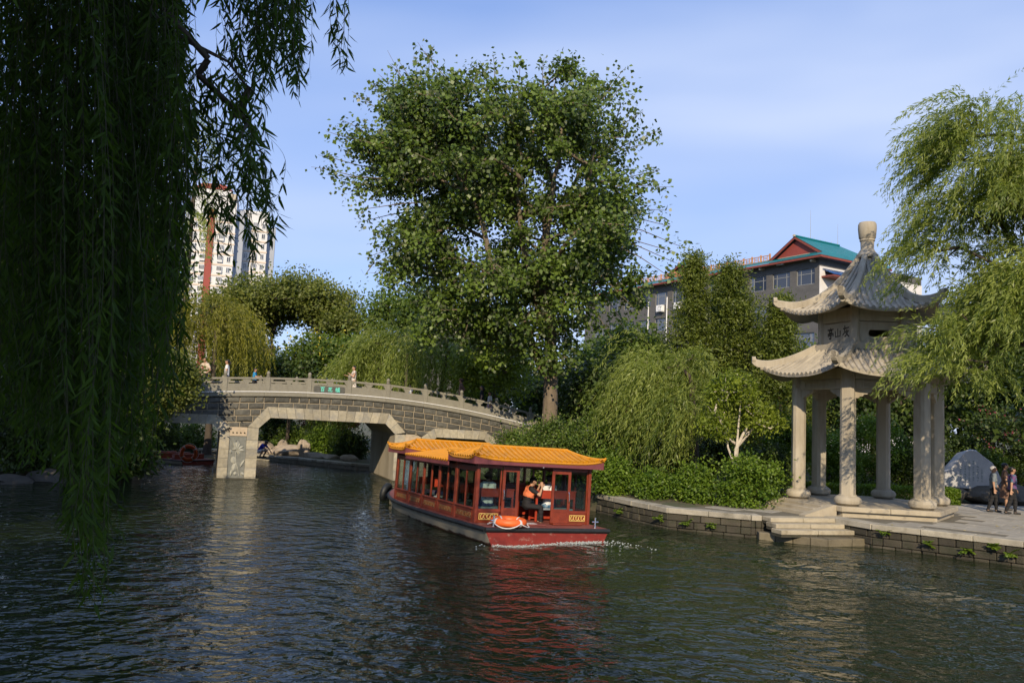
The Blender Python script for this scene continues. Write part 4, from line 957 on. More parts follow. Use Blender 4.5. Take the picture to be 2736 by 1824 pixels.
m_teal = tealmat('teal_tile', (0.0, 0.16, 0.17)); m_blue = tealmat('blue_tile', (0.015, 0.10, 0.32))
m_rfas = mat('red_fascia', (0.22, 0.05, 0.03), .6, .15, 6); m_gable = mat('gable_red', (0.27, 0.05, 0.035), .7, .1, 3); m_wood = mat('balustrade_wood', (0.52, 0.26, 0.12), .6, .12, 6, objvar=.08); m_stone = mat('pale_stone', (.42, .37, .28), .8, .1, 4)
m_pane = bpy.data.materials.new('window_glass'); m_pane.use_nodes = True; pp = m_pane.node_tree.nodes['Principled BSDF']; pp.inputs['Base Color'].default_value = (.05, .06, .075, 1); pp.inputs['Roughness'].default_value = .06; pp.inputs['Metallic'].default_value = .45
nz = m_pane.node_tree.nodes.new('ShaderNodeTexNoise'); nz.inputs['Scale'].default_value = 1.3; mrr = m_pane.node_tree.nodes.new('ShaderNodeMix'); mrr.data_type = 'RGBA'; mrr.inputs['A'].default_value = (.03, .035, .045, 1); mrr.inputs['B'].default_value = (.22, .24, .26, 1)
oi_ = m_pane.node_tree.nodes.new('ShaderNodeObjectInfo'); m_pane.node_tree.links.new(oi_.outputs['Random'], mrr.inputs['Factor']); m_pane.node_tree.links.new(mrr.outputs['Result'], pp.inputs['Base Color'])
m_wfr = mat('window_frame', (.30, .31, .30), .5, .1, 6)
def uvroof(o, su=1.0):
    me = o.data; uv = me.uv_layers.new(name='UVMap')
    for pl in me.polygons:
        nrm_ = pl.normal; ax_ = Vector((0, 0, 1)).cross(nrm_); ax_ = ax_.normalized() if ax_.length > 1e-4 else Vector((1, 0, 0))
        for li in pl.loop_indices:
            co = me.vertices[me.loops[li].vertex_index].co; uv.data[li].uv = (co.dot(ax_)*su, co.z)
    return o
# body with real window openings on the long face: piers and spandrels between the holes
LEN = 30.0
wcx = [1.31+2.375*i for i in range(12)]; rows_z = [14.44, 11.95, 9.45, 6.95, 4.3]
q = MB(); q.box(0, LEN, .22, 13, -.5, 16.4); q.build('body', m_grey, off)
q = MB(); xe = 0.0
for cxw in wcx: q.box(xe, cxw-.87, 0, .2195, -.5, 16.4); xe = cxw+.87
q.box(xe, LEN, 0, .2195, -.5, 16.4)
for cxw in wcx:
    ztop = 16.4
    for zb in rows_z: q.box(cxw-.87, cxw+.87, 0.0, .2195, zb+1.24, ztop); ztop = zb
    q.box(cxw-.87, cxw+.87, 0, .2195, -.5, ztop)
q.build('front_wall', m_grey, off)
q = MB(); q.box(-.05, -.004, -.02, 13, -.5, 15.75); q.build('side_wall', m_wwall, off)
q = MB(); q.box(-.06, -.052, .6, 3.4, 15.25, 15.32); q.build('wall_slot', m_rub, off)
for cxw in wcx:
    for zb in rows_z[:4]:
        w = empty('window', (0, 0, 0)); w.parent = off
        q = MB()
        for (xa, xb, za, zz) in ((cxw-.87, cxw+.87, zb, zb+.05), (cxw-.87, cxw+.87, zb+1.19, zb+1.24), (cxw-.87, cxw-.82, zb+.05, zb+1.19), (cxw+.82, cxw+.87, zb+.05, zb+1.19), (cxw-.5, cxw-.46, zb+.05, zb+1.19), (cxw+.46, cxw+.5, zb+.05, zb+1.19), (cxw-.82, cxw+.82, zb+.82, zb+.86)): q.box(xa, xb, .10, .15, za, zz)
        q.build('window_frame', m_wfr, w)
        for (xa, xb) in ((-.82, -.5), (-.46, .46), (.5, .82)):
            q = MB(); q.box(cxw+xa, cxw+xb, .12, .13, zb+.05, zb+.82); q.box(cxw+xa, cxw+xb, .12, .13, zb+.86, zb+1.19); q.build('pane', m_pane, w)
def tri_roof(name, verts, faces, m, parent=off):
    q = MB(); q.add(verts, faces); return uvroof(q.build(name, m, parent))
# pent eave along the front and the right side
tri_roof('pent_roof', [(-.7, -.75, 16.45), (LEN, -.75, 16.45), (LEN, .5, 16.98), (-.0, .5, 16.98), (-.7, 8, 16.45), (0, 8, 16.98)], [(0, 1, 2, 3), (4, 0, 3, 5)], m_teal)
q = MB(); q.box(-.7, LEN, -.72, -.62, 16.28, 16.44); q.box(-.68, -.6, -.62, 8, 16.28, 16.44); q.build('fascia', m_rfas, off)
q = MB(); q.box(-.6, LEN, -.62, 0, 16.30, 16.34); q.box(-.6, 0, 0, 8, 16.30, 16.34); q.build('soffit', mat('soffit', (.12, .10, .09), .9, .2, 5), off)
for x in (0.35, 5.4, 9.0, 15.1):
    q = MB(); q.box(x, x+.16, -.5, 0, 16.08, 16.28); q.build('eave_bracket', m_stone, off)
for x in (3.4, 6.5):
    q = MB(); q.box(x-.35, x+.35, -.5, -.42, 16.22, 16.27); q.build('eave_lamp', m_white, off)
# hip-and-gable roofs
def gable_roof(x0, x1, y0, zb, za, ylen, nm):
    xm = (x0+x1)/2; r = empty(nm, (0, 0, 0)); r.parent = off
    tri_roof('roof_slope', [(x0-.25, y0-.3, zb), (xm, y0-.3, za), (xm, y0+ylen, za), (x0-.25, y0+ylen+2.4, zb)], [(0, 1, 2, 3)], m_teal, r)
    tri_roof('roof_slope', [(x1+.25, y0-.3, zb), (x1+.25, y0+ylen+2.4, zb), (xm, y0+ylen, za), (xm, y0-.3, za)], [(0, 1, 2, 3)], m_teal, r)
    tri_roof('roof_slope', [(x0-.25, y0+ylen+2.4, zb), (xm, y0+ylen, za), (x1+.25, y0+ylen+2.4, zb)], [(0, 1, 2)], m_teal, r)
    q = MB(); q.prism([(x0+.3, zb+.05), (x1-.3, zb+.05), (xm, za-.25)], 'y', y0, y0+.1); q.build('gable', m_gable, r)
    q = MB(); q.prism([(x0+.5, zb+.05), (x1-.5, zb+.05), (x1-.75, zb+.22), (x0+.75, zb+.22)], 'y', y0-.02, y0); q.build('gable_base', m_stone, r)
    for sg, xe_ in ((-1, x0-.2), (1, x1+.2)):
        q = MB(); q.prism([(xe_, zb-.02), (xm, za-.03), (xm, za-.22), (xe_-sg*.2, zb-.12)], 'y', y0-.29, y0-.2); q.build('bargeboard', m_rfas, r)
    q = MB(); q.box(xm-.09, xm+.09, y0-.36, y0+ylen, za-.02, za+.1, .02); q.build('ridge', m_teal, r)
    q = MB(); q.box(xm-.1, xm+.1, y0-.42, y0-.28, za-.05, za+.12, .02); q.build('ridge_end', m_stone, r)
    for yy in np.arange(y0, y0+ylen, .7):
        q = MB(); q.tube([(xm, yy, za+.1), (xm, yy, za+.28)], .012, 4); q.build('lightning_rod', m_wfr, r)
gable_roof(.1, 5.2, .6, 16.82, 18.55, 5.2, 'gable_roof')
gable_roof(15.5, 20.4, 2.5, 17.2, 18.75, 5.0, 'gable_roof')
q = MB(); q.box(14.2, 21, 2.6, 9, 16.4, 17.25); q.build('attic_wall', m_rfas, off)
for (yy, z1) in ((2.2, 21.0), (5.6, 20.4)):
    q = MB(); q.tube([(2.65, yy, 18.5), (2.65, yy, z1)], [.022, .008], 5); q.build('antenna', m_wfr, off)
# terrace balustrade
for k in range(0, 22):
    x = 5.3+k*.95
    q = MB(); q.box(x-.06, x+.06, .45, .57, 16.9, 17.55); q.build('balustrade_post', m_wood, off)
    q = MB(); q.box(x+.06, x+.89, .48, .54, 17.40, 17.46); q.box(x+.06, x+.89, .48, .54, 17.0, 17.05)
    for j in range(2): q.box(x+.25+j*.4, x+.30+j*.4, .49, .53, 17.05, 17.4)
    q.box(x+.30, x+.65, .49, .53, 17.16, 17.20); q.box(x+.30, x+.65, .49, .53, 17.26, 17.30)
    q.build('balustrade_panel', m_wood, off)
# blue-tiled porch roof on the white side
tri_roof('porch_roof', [(-1.2, .1, 15.0), (-1.2, 4.0, 15.0), (-.05, 4.0, 15.5), (-.05, .5, 15.5)], [(0, 1, 2, 3)], m_blue)
q = MB(); q.box(-1.15, -.06, .15, 4, 14.86, 14.98); q.build('porch_fascia', m_rfas, off)
q = MB(); q.box(-.05, 0, .3, 3.5, 15.45, 15.62); q.build('porch_ridge', m_blue, off)
# air-conditioning units and white downpipes
for (x, z) in ((17.8, 13.76), (15.4, 13.8), (8.4, 13.75)):
    ac = empty('air_conditioner', (0, 0, 0)); ac.parent = off
    q = MB(); q.box(x-.42, x+.42, -.38, -.03, z, z+.62, .03); q.build('casing', m_white, ac)
    q = MB(); q.torus(.2, .02, 16, 5, (x-.08, -.39, z+.31), 'y'); q.build('fan_guard', m_wfr, ac)
    q = MB(); q.box(x-.4, x-.36, -.36, 0, z-.05, z-.002); q.box(x+.36, x+.4, -.36, 0, z-.05, z-.002); q.build('bracket', m_wfr, ac)
for (x, z0, z1) in ((17.02, 11.0, 15.1), (19.65, 11.0, 15.0), (10.3, 5, 16.2)):
    q = MB(); q.tube([(x, -.07, z0), (x, -.07, z1)], .055, 8); q.build('downpipe', m_white, off)
# ---- white apartment tower beyond the bridge
KT = 230.0
def tower(px0, px1, pytop, Y, depth, cols, label, red=False):
    pb = aty((px0+px1)/2, 1075, Y); pt_ = aty((px0+px1)/2, pytop, Y); w = (px1-px0)*Y/FPX; top = pt_[2]
    t = empty('apartment_tower', (pb[0], pb[1], 0), rad(16), label, 'building')
    m_tw = mat('tower_wall', (0.62, 0.63, 0.63), .8, .05, .3); m_band = mat('tower_band', (.62, .52, .42), .8, .06, .5); m_tshade = mat('tower_shade_wall', (.34, .37, .42), .8, .05, .3)  # recessed walls get a darker, bluer wall colour standing in for shade
    q = MB(); q.box(-w/2, w/2, 0, depth, 0, top); q.build('wall', m_tw, t)
    q = MB(); q.box(-w/2-1.8, -w/2, 1.5, depth-1, 0, top-1.5); q.box(w/2, w/2+2.2, 2.5, depth-1, 0, top-3); q.build('recessed_wall', m_tshade, t)
    fl = 3.0; nf = int((top-2)//fl)
    me_w = {}
    for i in range(3, nf):
        z = i*fl
        q = MB(); q.box(-w/2-.15, w/2+.15, -.15, .02, z-.25, z+.2); q.build('floor_band', m_band, t)
        for j in range(cols):
            xc = -w/2+w*(j+.5)/cols; bay = j % 2 == 1
            ww = w/cols*(.62 if bay else .36)
            key = (bay,)
            if key not in me_w:
                if bay:
                    q = MB(); q.box(-ww/2, ww/2, -.6, -.01, -.9, .95); bm_ = q.mesh('bay', m_tw); q = MB(); q.box(-ww/2+.12, ww/2-.12, -.64, -.601, -.25, .8); gm_ = q.mesh('glass', m_pane)
                    q = MB()
                    for kk in range(1, 4): q.box(-ww/2+.12+(ww-.24)*kk/4-.05, -ww/2+.12+(ww-.24)*kk/4+.05, -.68, -.641, -.25, .8)
                    fm_ = q.mesh('mullion', m_tw)
                else:
                    q = MB(); q.box(-ww/2-.1, ww/2+.1, -.12, -.01, -.75, .85); bm_ = q.mesh('surround', m_tw); q = MB(); q.box(-ww/2, ww/2, -.15, -.121, -.6, .7); gm_ = q.mesh('glass', m_pane)
                    q = MB(); q.box(-.05, .05, -.18, -.151, -.6, .7); fm_ = q.mesh('mullion', m_tw)
                me_w[key] = (bm_, gm_, fm_)
            b_, g_, f_ = me_w[key]
            o = link('window', b_, t, loc=(xc, 0, z+1.55)); link('pane', g_, o); link('mullion', f_, o)
    if red:
        q = MB(); q.box(-w*.14, w*.02, -.35, -.02, 0, top-4); q.build('red_stripe', m_gable, t)
        q = MB(); q.box(-w*.45, w*.35, -.5, depth, top, top+1.6); q.build('parapet', m_tw, t)
        q = MB(); q.prism([(-w*.48, top+1.6), (w*.38, top+1.6), (w*.2, top+3.0), (-w*.3, top+3.0)], 'y', -.8, depth); q.build('red_roof', m_gable, t)
        q = MB(); q.tube([(-w*.05, 3, top+3), (-w*.05, 3, top+12)], [.25, .1], 6); q.build('mast', m_wfr, t)
        q = MB(); q.box(w*.35, w*.5, -1.2, depth, top-1, top+.6); q.build('roof_canopy', m_stone, t)
    else:
        q = MB(); q.box(-w/2-.2, w/2+.2, -.2, depth, top, top+.8); q.build('parapet', m_tw, t)
    return t
tower(575, 680, 568, 235, 14, 5, 'white apartment tower with recesses coloured shade-grey and a flat parapet behind the willow')
tower(478, 590, 520, 225, 12, 5, 'taller white apartment tower with a red vertical stripe and red roof', True)
# ---- small gabled house showing a red verge between the trees
hb = aty(1235, 1075, 78); hh = empty('gabled_house', (hb[0], hb[1], 0), rad(25), 'low grey house with red-edged gable roof glimpsed behind the willow', 'house')
ht = aty(1205, 822, 78)[2]
q = MB(); q.box(-4, 5, 0, 8, 0, ht-2.4); q.build('wall', m_grey, hh)
q = MB(); q.add([(-5, -.5, ht-2.6), (-.8, -.5, ht), (-.8, 8.5, ht), (-5, 8.5, ht-2.6)], [(0, 1, 2, 3)]); q.add([(6, -.5, ht-3.2), (-.8, -.5, ht+.02), (-.8, 8.5, ht+.02), (6, 8.5, ht-3.2)], [(3, 2, 1, 0)]); q.build('roof', mat('grey_tile', (.13, .13, .13), .8, .2, 4), hh)
q = MB(); q.prism([(-.8, ht+.06), (6.1, ht-3.16), (6.1, ht-3.5), (-.8, ht-.3)], 'y', -.62, -.52); q.build('verge', m_rfas, hh)
q = MB(); q.prism([(-4, ht-2.4), (5, ht-2.75), (-.8, ht-.3)], 'y', -.02, .06); q.build('gable', m_stone, hh)
# ================================================================== PLANTS
NR = np.random.default_rng(77)
def unit(a): return a/np.maximum(np.linalg.norm(a, axis=-1, keepdims=True), 1e-9)
def leaf_mesh(name, P, A, Nn, Ln, Wd, lv, m, curved=False):
    """one mesh of leaf blades: P base point, A axis, Nn approximate normal"""
    n = len(P); A = unit(A); S_ = unit(np.cross(A, Nn)); N2 = np.cross(S_, A); Ln = np.broadcast_to(Ln, n)[:, None]; Wd = np.broadcast_to(Wd, n)[:, None]
    if not curved:
        V = np.stack([P, P+A*Ln*.42+S_*Wd*.5+N2*Wd*.12, P+A*Ln, P+A*Ln*.42-S_*Wd*.5+N2*Wd*.12], 1).reshape(-1, 3); k = 4
        loops = np.arange(4*n, dtype=np.int32); ls = np.arange(0, 4*n, 4, dtype=np.int32); lt = np.full(n, 4, np.int32)
    else:
        d = N2*Ln*-.10
        V = np.stack([P, P+A*Ln*.3+S_*Wd*.5+d*.2, P+A*Ln*.3-S_*Wd*.5+d*.2, P+A*Ln*.66+S_*Wd*.38+d*.6, P+A*Ln*.66-S_*Wd*.38+d*.6, P+A*Ln+d*1.5], 1).reshape(-1, 3); k = 6
        base = np.arange(n, dtype=np.int32)[:, None]*6
        loops = (base+np.array([0, 2, 1, 1, 2, 4, 3, 3, 4, 5], np.int32)).ravel(); ls = (np.arange(n, dtype=np.int32)[:, None]*10+np.array([0, 3, 7], np.int32)).ravel(); lt = np.tile(np.array([3, 4, 3], np.int32), n)
    me = bpy.data.meshes.new(name); me.vertices.add(len(V)); me.vertices.foreach_set('co', V.astype(np.float32).ravel())
    me.loops.add(len(loops)); me.loops.foreach_set('vertex_index', loops.astype(np.int32)); me.polygons.add(len(ls)); me.polygons.foreach_set('loop_start', ls.astype(np.int32)); me.polygons.foreach_set('loop_total', lt.astype(np.int32))
    me.update(calc_edges=True)
    at = me.attributes.new('lv', 'FLOAT', 'POINT'); at.data.foreach_set('value', np.repeat(np.clip(lv, 0, 1), k).astype(np.float32))
    me.materials.append(m); return me
def rdir(n): return unit(NR.normal(size=(n, 3)))
def in_ell(n, ells, shell=.45, zmin=-1.0):
    """points in a union of ellipsoids, thicker towards the outside"""
    w = np.array([e[1][0]*e[1][1]+e[1][0]*e[1][2]+e[1][1]*e[1][2] for e in ells]); w = w/w.sum(); idx = NR.choice(len(ells), n, p=w)
    C = np.array([e[0] for e in ells])[idx]; Rr = np.array([e[1] for e in ells])[idx]; d = rdir(n); d[:, 2] = np.where(d[:, 2] < zmin, -d[:, 2]*.5, d[:, 2]); r = NR.random(n)**shell
    return C+d*Rr*r[:, None], d
def skeleton(trunk, targets, r_tip=.02, expo=2.3, sag=.12, maxr=None):
    """attach every target to the nearest earlier node; radii from the pipe model; returns segment list"""
    nodes = [np.array(p, float) for p in trunk]; par = [-1]+list(range(len(trunk)-1)); base = nodes[0]
    fork = max(1, int(len(trunk)*.45)); order = np.argsort(np.linalg.norm(targets-np.array(trunk[-1]), axis=1)); tips = []
    for t_ in order:
        T = targets[t_]; N_ = np.array(nodes); ok = np.arange(len(N_)) >= fork
        dz = np.maximum(0, N_[:, 2]-T[2]); d = np.linalg.norm(N_-T, axis=1)+dz*.8+np.where(ok, 0, 99); j = int(np.argmin(d)); a = nodes[j]; L_ = np.linalg.norm(T-a); k = max(1, int(L_/.9)); pr = j
        side = rdir(1)[0]*L_*.10
        for s in range(1, k+1):
            f = s/k; p = a+(T-a)*f+side*math.sin(math.pi*f)+np.array([0, 0, sag*L_*math.sin(math.pi*f)]); nodes.append(p); par.append(pr); pr = len(nodes)-1
        tips.append(pr)
    n = len(nodes); area = np.zeros(n)
    for t_ in tips: area[t_] += r_tip**expo
    for i in range(n-1, 0, -1):
        if area[i] <= 0: area[i] = r_tip**expo
        area[par[i]] += area[i]
    r = area**(1/expo)
    if maxr: r = np.minimum(r*min(1, 1.0), maxr)
    return nodes, par, r
def branch_mesh(name, nodes, par, r, m, skip, minr=0.0, sides=5):
    q = MB()
    for i in range(1, len(nodes)):
        if i < skip or r[i] < minr: continue
        q.tube([nodes[par[i]], nodes[i]], [min(r[par[i]], r[i]*1.6), r[i]], sides if r[i] > .03 else 3, cap=False)
    me = bpy.data.meshes.new(name); me.from_pydata(q.v, [], q.f); me.materials.append(m); me.polygons.foreach_set('use_smooth', [True]*len(me.polygons)); return me
m_bark = mat('bark_grey', (.26, .215, .15), .9, .3, 5, .8, 20, stretch=(1, 1, .35)); m_bark_dk = mat('bark_dark', (.07, .055, .04), .9, .3, 5, .8, 20, stretch=(1, 1, .35)); m_twig = mat('twig', (.045, .04, .02), .8, .2, 8)
m_white_bark = mat('whitewashed_bark', (.52, .46, .38), .9, .2, 6, .5, 20)
GREEN = {
 'poplar': leafmat('leaf_poplar', (.038, .066, .014), (.112, .170, .036), .28, .42, back=(.19, .22, .13)),
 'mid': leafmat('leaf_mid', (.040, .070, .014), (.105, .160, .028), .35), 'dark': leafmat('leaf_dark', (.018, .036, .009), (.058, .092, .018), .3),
 'olive': leafmat('leaf_olive', (.065, .085, .022), (.160, .185, .055), .4), 'bright': leafmat('leaf_bright', (.075, .115, .014), (.190, .240, .035), .4),
 'willow': leafmat('leaf_willow', (.070, .105, .022), (.235, .280, .090), .42, .42), 'ywillow': leafmat('leaf_willow_yellow', (.090, .100, .016), (.210, .210, .040), .4),
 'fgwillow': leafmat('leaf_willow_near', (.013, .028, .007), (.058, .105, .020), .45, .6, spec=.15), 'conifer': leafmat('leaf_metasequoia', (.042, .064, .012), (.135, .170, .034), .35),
 'hedge': leafmat('leaf_hedge', (.040, .085, .010), (.135, .205, .024), .35), 'yellowfl': leafmat('flower_yellow', (.42, .36, .05), (.50, .44, .08), .3), 'pink': leafmat('flower_pink', (.26, .05, .11), (.36, .09, .18), .35), 'pale': leafmat('leaf_pale', (.16, .18, .08), (.26, .28, .15), .3), 'red': leafmat('leaf_red', (.09, .025, .012), (.14, .045, .02), .3)}
m_bark_pop = mat('bark_poplar', (.155, .12, .08), .9, .3, 5, .8, 20, stretch=(1, 1, .35))
def foliage(ells, n_clump, per, cr, leaf, wid, droop=.3, shell=.45, upbias=.7, zmin=-.6, centers=None):
    if centers is None: centers, dd = in_ell(n_clump, ells, shell, zmin)
    else: dd = rdir(len(centers))
    k = np.maximum(1, NR.poisson(per, len(centers))); ci = np.repeat(np.arange(len(centers)), k); n = len(ci)
    crs = cr*NR.uniform(.6, 1.4, len(centers))
    P = centers[ci]+NR.normal(size=(n, 3))*crs[ci, None]*np.array([1, 1, .8]); out = unit(P-centers[ci]+dd[ci]*.3)
    A = unit(rdir(n)+out*.6+np.array([0, 0, -droop])); Nn = unit(rdir(n)*.8+np.array([0, -.25, upbias])+out*.4)
    cl = NR.normal(.45, .22, len(centers)); lv = cl[ci]+NR.normal(0, .18, n)
    s = NR.uniform(.7, 1.25, n); return P, A, Nn, leaf*s, wid*s, lv, centers
def tree(name, label, cat, base, top, ells, n_clump, per, cr, leaf, wid, m, trunk_r=.2, bark=None, group=None, lean=(0, 0), r_tip=.018, extra=None, droop=.3, shell=.45, minr=.012, zmin=-.6, upbias=.7, white_to=None, twigs=0):
    base = np.array(base, float); t = empty(name, tuple(base), 0, label, cat, group); bark = bark or m_bark
    P, A, Nn, L_, W_, lv, C = foliage([((np.array(c)-base), r) for c, r in ells], n_clump, per, cr, leaf, wid, droop, shell, upbias, zmin)
    me = leaf_mesh('crown', P, A, Nn, L_, W_, lv, m); tag(link('crown', me, t), kind='stuff')
    H_ = top-base[2]; trunk = [np.array([lean[0]*f*f+.06*math.sin(5*f)*trunk_r*6, lean[1]*f*f, H_*f]) for f in np.linspace(0, 1, 9)]
    nodes, par, r = skeleton(trunk, C, r_tip)
    k = len(trunk); tr = np.maximum(np.linspace(trunk_r, trunk_r*.35, k), 0.02); r = np.minimum(r, trunk_r*.75)
    q = MB(); rr = list(tr); rr[0] *= 1.25; q.tube([(*p,) for p in trunk], rr, 10); tk = q.build('trunk', bark, t, True)
    if white_to is not None:
        q = MB(); q.tube([(*p,) for p in trunk[:3]], [x*1.03 for x in rr[:3]], 10); q.build('painted_trunk_base', white_to, t, True)
    tag(link('branches', branch_mesh('branches', nodes, par, r, bark, k, minr), t), kind='stuff')
    if extra:
        for (nm, em, cnt, ls, lw, zlo) in extra:
            idx = NR.choice(len(P), cnt); sel = P[idx]; cen = np.mean([np.array(c)-base for c, _ in ells], axis=0); o_ = unit(sel-cen)
            keep = o_[:, 2] > zlo; sel, o_ = sel[keep], o_[keep]; n = len(sel); Pf = sel+o_*cr*.9
            Pf = np.repeat(Pf, 5, 0)+NR.normal(size=(n*5, 3))*.07*ls/.07*.8
            fm = leaf_mesh(nm, Pf, rdir(n*5), rdir(n*5), ls, lw, NR.random(n*5), em); tag(link(nm, fm, t), kind='stuff')
    return t
def willow(name, label, base, top, ells, n_strand, lmin, lmax, zlow, leaf, wid, spacing, m, wind=(0, 0), trunk_r=.25, group=None, lean=(0, 0), white=False, bark=None, n_limb=60, stems=True, g=.16, spread=.6, upper=0.0, curved=False, cat='tree', jitter=.15, bunch=.16, bsize=9, shell=.35):
    base = np.array(base, float); t = empty(name, tuple(base), 0, label, cat, group); bark = bark or m_bark_dk
    E = [((np.array(c)-base), r) for c, r in ells]
    nb = max(8, n_strand//bsize); B0, bd = in_ell(nb, E, shell, upper); bi = NR.integers(0, nb, n_strand); n = n_strand; d = bd[bi]; P0 = B0[bi]+NR.normal(size=(n, 3))*bunch; bl = NR.normal(0, .21, nb)
    D = unit(np.stack([d[:, 0]*spread, d[:, 1]*spread, np.abs(d[:, 2])*.35+.1], 1)+NR.normal(size=(n, 3))*jitter)
    L_ = NR.uniform(lmin, lmax, n); zl = zlow-base[2]+NR.random(n)**2*1.6; L_ = np.minimum(L_, np.maximum(.6, (P0[:, 2]-zl)*1.05+.3)); st = .12; steps = int(lmax/st); W_ = np.array([wind[0], wind[1], 0.0])
    Pk = [P0]; p = P0.copy(); D_ = D.copy(); wig = NR.uniform(0, 6.28, n)
    for s in range(steps):
        D_ = unit(D_+np.array([0, 0, -g])+W_*g*NR.uniform(.4, 1.4, (n, 1))+.05*np.stack([np.sin(wig+s*.35), np.cos(wig*1.7+s*.3), 0*wig], 1)); p = p+D_*st; Pk.append(p.copy())
    Pk = np.array(Pk)                                    # steps+1, n, 3
    # leaves along strands
    m_l = (L_/spacing).astype(int); si = np.repeat(np.arange(n), m_l); f = np.concatenate([np.arange(k)/max(k, 1) for k in m_l]) if n else np.zeros(0)
    f = np.clip(f+NR.normal(0, .02, len(f)), 0, 1); arc = f*L_[si]/st; i0 = np.minimum(arc.astype(int), steps-1); fr = (arc-i0)[:, None]; a = Pk[i0, si]; b = Pk[i0+1, si]; P = a+(b-a)*fr; T = unit(b-a)
    sd = unit(np.cross(T, rdir(len(P)))); A = unit(T*.75+sd*NR.uniform(.3, .8, (len(P), 1))+np.array([0, 0, -.25])+W_*.2); Nn = unit(rdir(len(P))+np.array([0, -.35, .45]))
    lv = (.47+bl[bi]+NR.normal(0, .1, n))[si]+NR.normal(0, .15, len(P)); s = NR.uniform(.7, 1.2, len(P))*np.where(f > .9, .75, 1)
    me = leaf_mesh('hanging_foliage', P, A, Nn, leaf*s, wid*s, lv, m, curved); tag(link('hanging_foliage', me, t), kind='stuff')
    H_ = top-base[2]; trunk = [np.array([lean[0]*f_**1.3, lean[1]*f_**1.3, H_*f_]) for f_ in np.linspace(0, 1, 9)]
    lim = P0[NR.choice(n, min(n_limb, n), replace=False)]; nodes, par, r = skeleton(trunk, lim, .02); k = len(trunk); r = np.minimum(r, trunk_r*.7)
    q = MB(); tr = list(np.linspace(trunk_r, trunk_r*.45, k)); tr[0] *= 1.2; q.tube([(*p_,) for p_ in trunk], tr, 10); q.build('trunk', bark, t, True)
    if white: q = MB(); q.tube([(*p_,) for p_ in trunk[:3]], [x*1.03 for x in tr[:3]], 10); q.build('painted_trunk_base', m_white_bark, t, True)
    tag(link('branches', branch_mesh('branches', nodes, par, r, bark, k, .012), t), kind='stuff')
    if stems:
        vs = []; fs = []
        for j in range(n):
            k = max(2, int(L_[j]/st)); idx = np.linspace(0, min(k, steps), max(3, k//4)).astype(int); pts = Pk[idx, j]; b0 = len(vs); w = .004 if curved else .007
            for pp_ in pts: vs += [tuple(pp_+np.array([w, 0, 0])), tuple(pp_+np.array([-w*.5, w*.87, 0])), tuple(pp_+np.array([-w*.5, -w*.87, 0]))]
            for i in range(len(pts)-1):
                for e in range(3): fs.append((b0+i*3+e, b0+i*3+(e+1) % 3, b0+(i+1)*3+(e+1) % 3, b0+(i+1)*3+e))
        sm_ = bpy.data.meshes.new('withies'); sm_.from_pydata(vs, [], fs); sm_.materials.append(m_twig); tag(link('withies', sm_, t), kind='stuff')
    return t
def ell(x0, y0, x1, y1, Y, ry=None):
    c = aty((x0+x1)/2, (y0+y1)/2, Y); rx = (x1-x0)/2*Y/FPX; rz = (y1-y0)/2*Y/FPX; return (c, (rx, ry if ry else rx*.8, rz))
def shrub(name, label, ells, n_clump, per, cr, leaf, wid, m, group=None, extra=None, upbias=.7, gz=None, shell=.3, root=None):
    c0_ = ells[0][0]; zb = (gz if gz is not None else PZ); base = np.array([c0_[0], c0_[1], zb]) if root is None else np.array(root); t = empty(name, tuple(base), 0, label, 'shrub', group)
    P, A, Nn, L_, W_, lv, C = foliage([((np.array(c)-base), r) for c, r in ells], n_clump, per, cr, leaf, wid, .15, shell, upbias, -.9)
    k = P[:, 2]+base[2] > zb-.05; P, A, Nn, L_, W_, lv = P[k], A[k], Nn[k], L_[k], W_[k], lv[k]
    tag(link('foliage', leaf_mesh('foliage', P, A, Nn, L_, W_, lv, m), t), kind='stuff')
    q = MB(); R_ = ells[0][1]
    for i in range(7):
        a = 2*math.pi*i/7; q.tube([(0.1*math.cos(a), .1*math.sin(a), -.1), (.3*R_[0]*math.cos(a), .3*R_[1]*math.sin(a), max(.1, R_[2]*.6)), (.6*R_[0]*math.cos(a+.3), .6*R_[1]*math.sin(a+.3), max(.2, R_[2]*1.3))], [.03, .02, .008], 4)
    if root is not None:
        q = MB(); dd_ = np.array(c0_)-base
        for i in range(7): o_ = rdir(1)[0]*np.array(R_)*.6; q.tube([(0, 0, -.2), tuple(dd_*.5+o_*.3+[0, 0, .5]), tuple(dd_+o_)], [.06, .035, .01], 5)
    q.build('stems', m_bark_dk, t)
    if extra:
        for (nm, em, cnt, ls, lw) in extra:
            idx = NR.choice(len(P), cnt); o_ = unit(P[idx]-np.mean(P, axis=0)); keep = (o_[:, 2] > 0) | (o_[:, 1] < 0); Pf = (P[idx]+o_*cr*.8)[keep]; tag(link(nm, leaf_mesh(nm, Pf, unit(o_[keep]+[0, 0, .5]), rdir(len(Pf)), ls, lw, NR.random(len(Pf)), em), t), kind='stuff')
    return t
def gxy(px, Y, z): p = aty(px, 1116, Y); return (p[0], p[1], z)
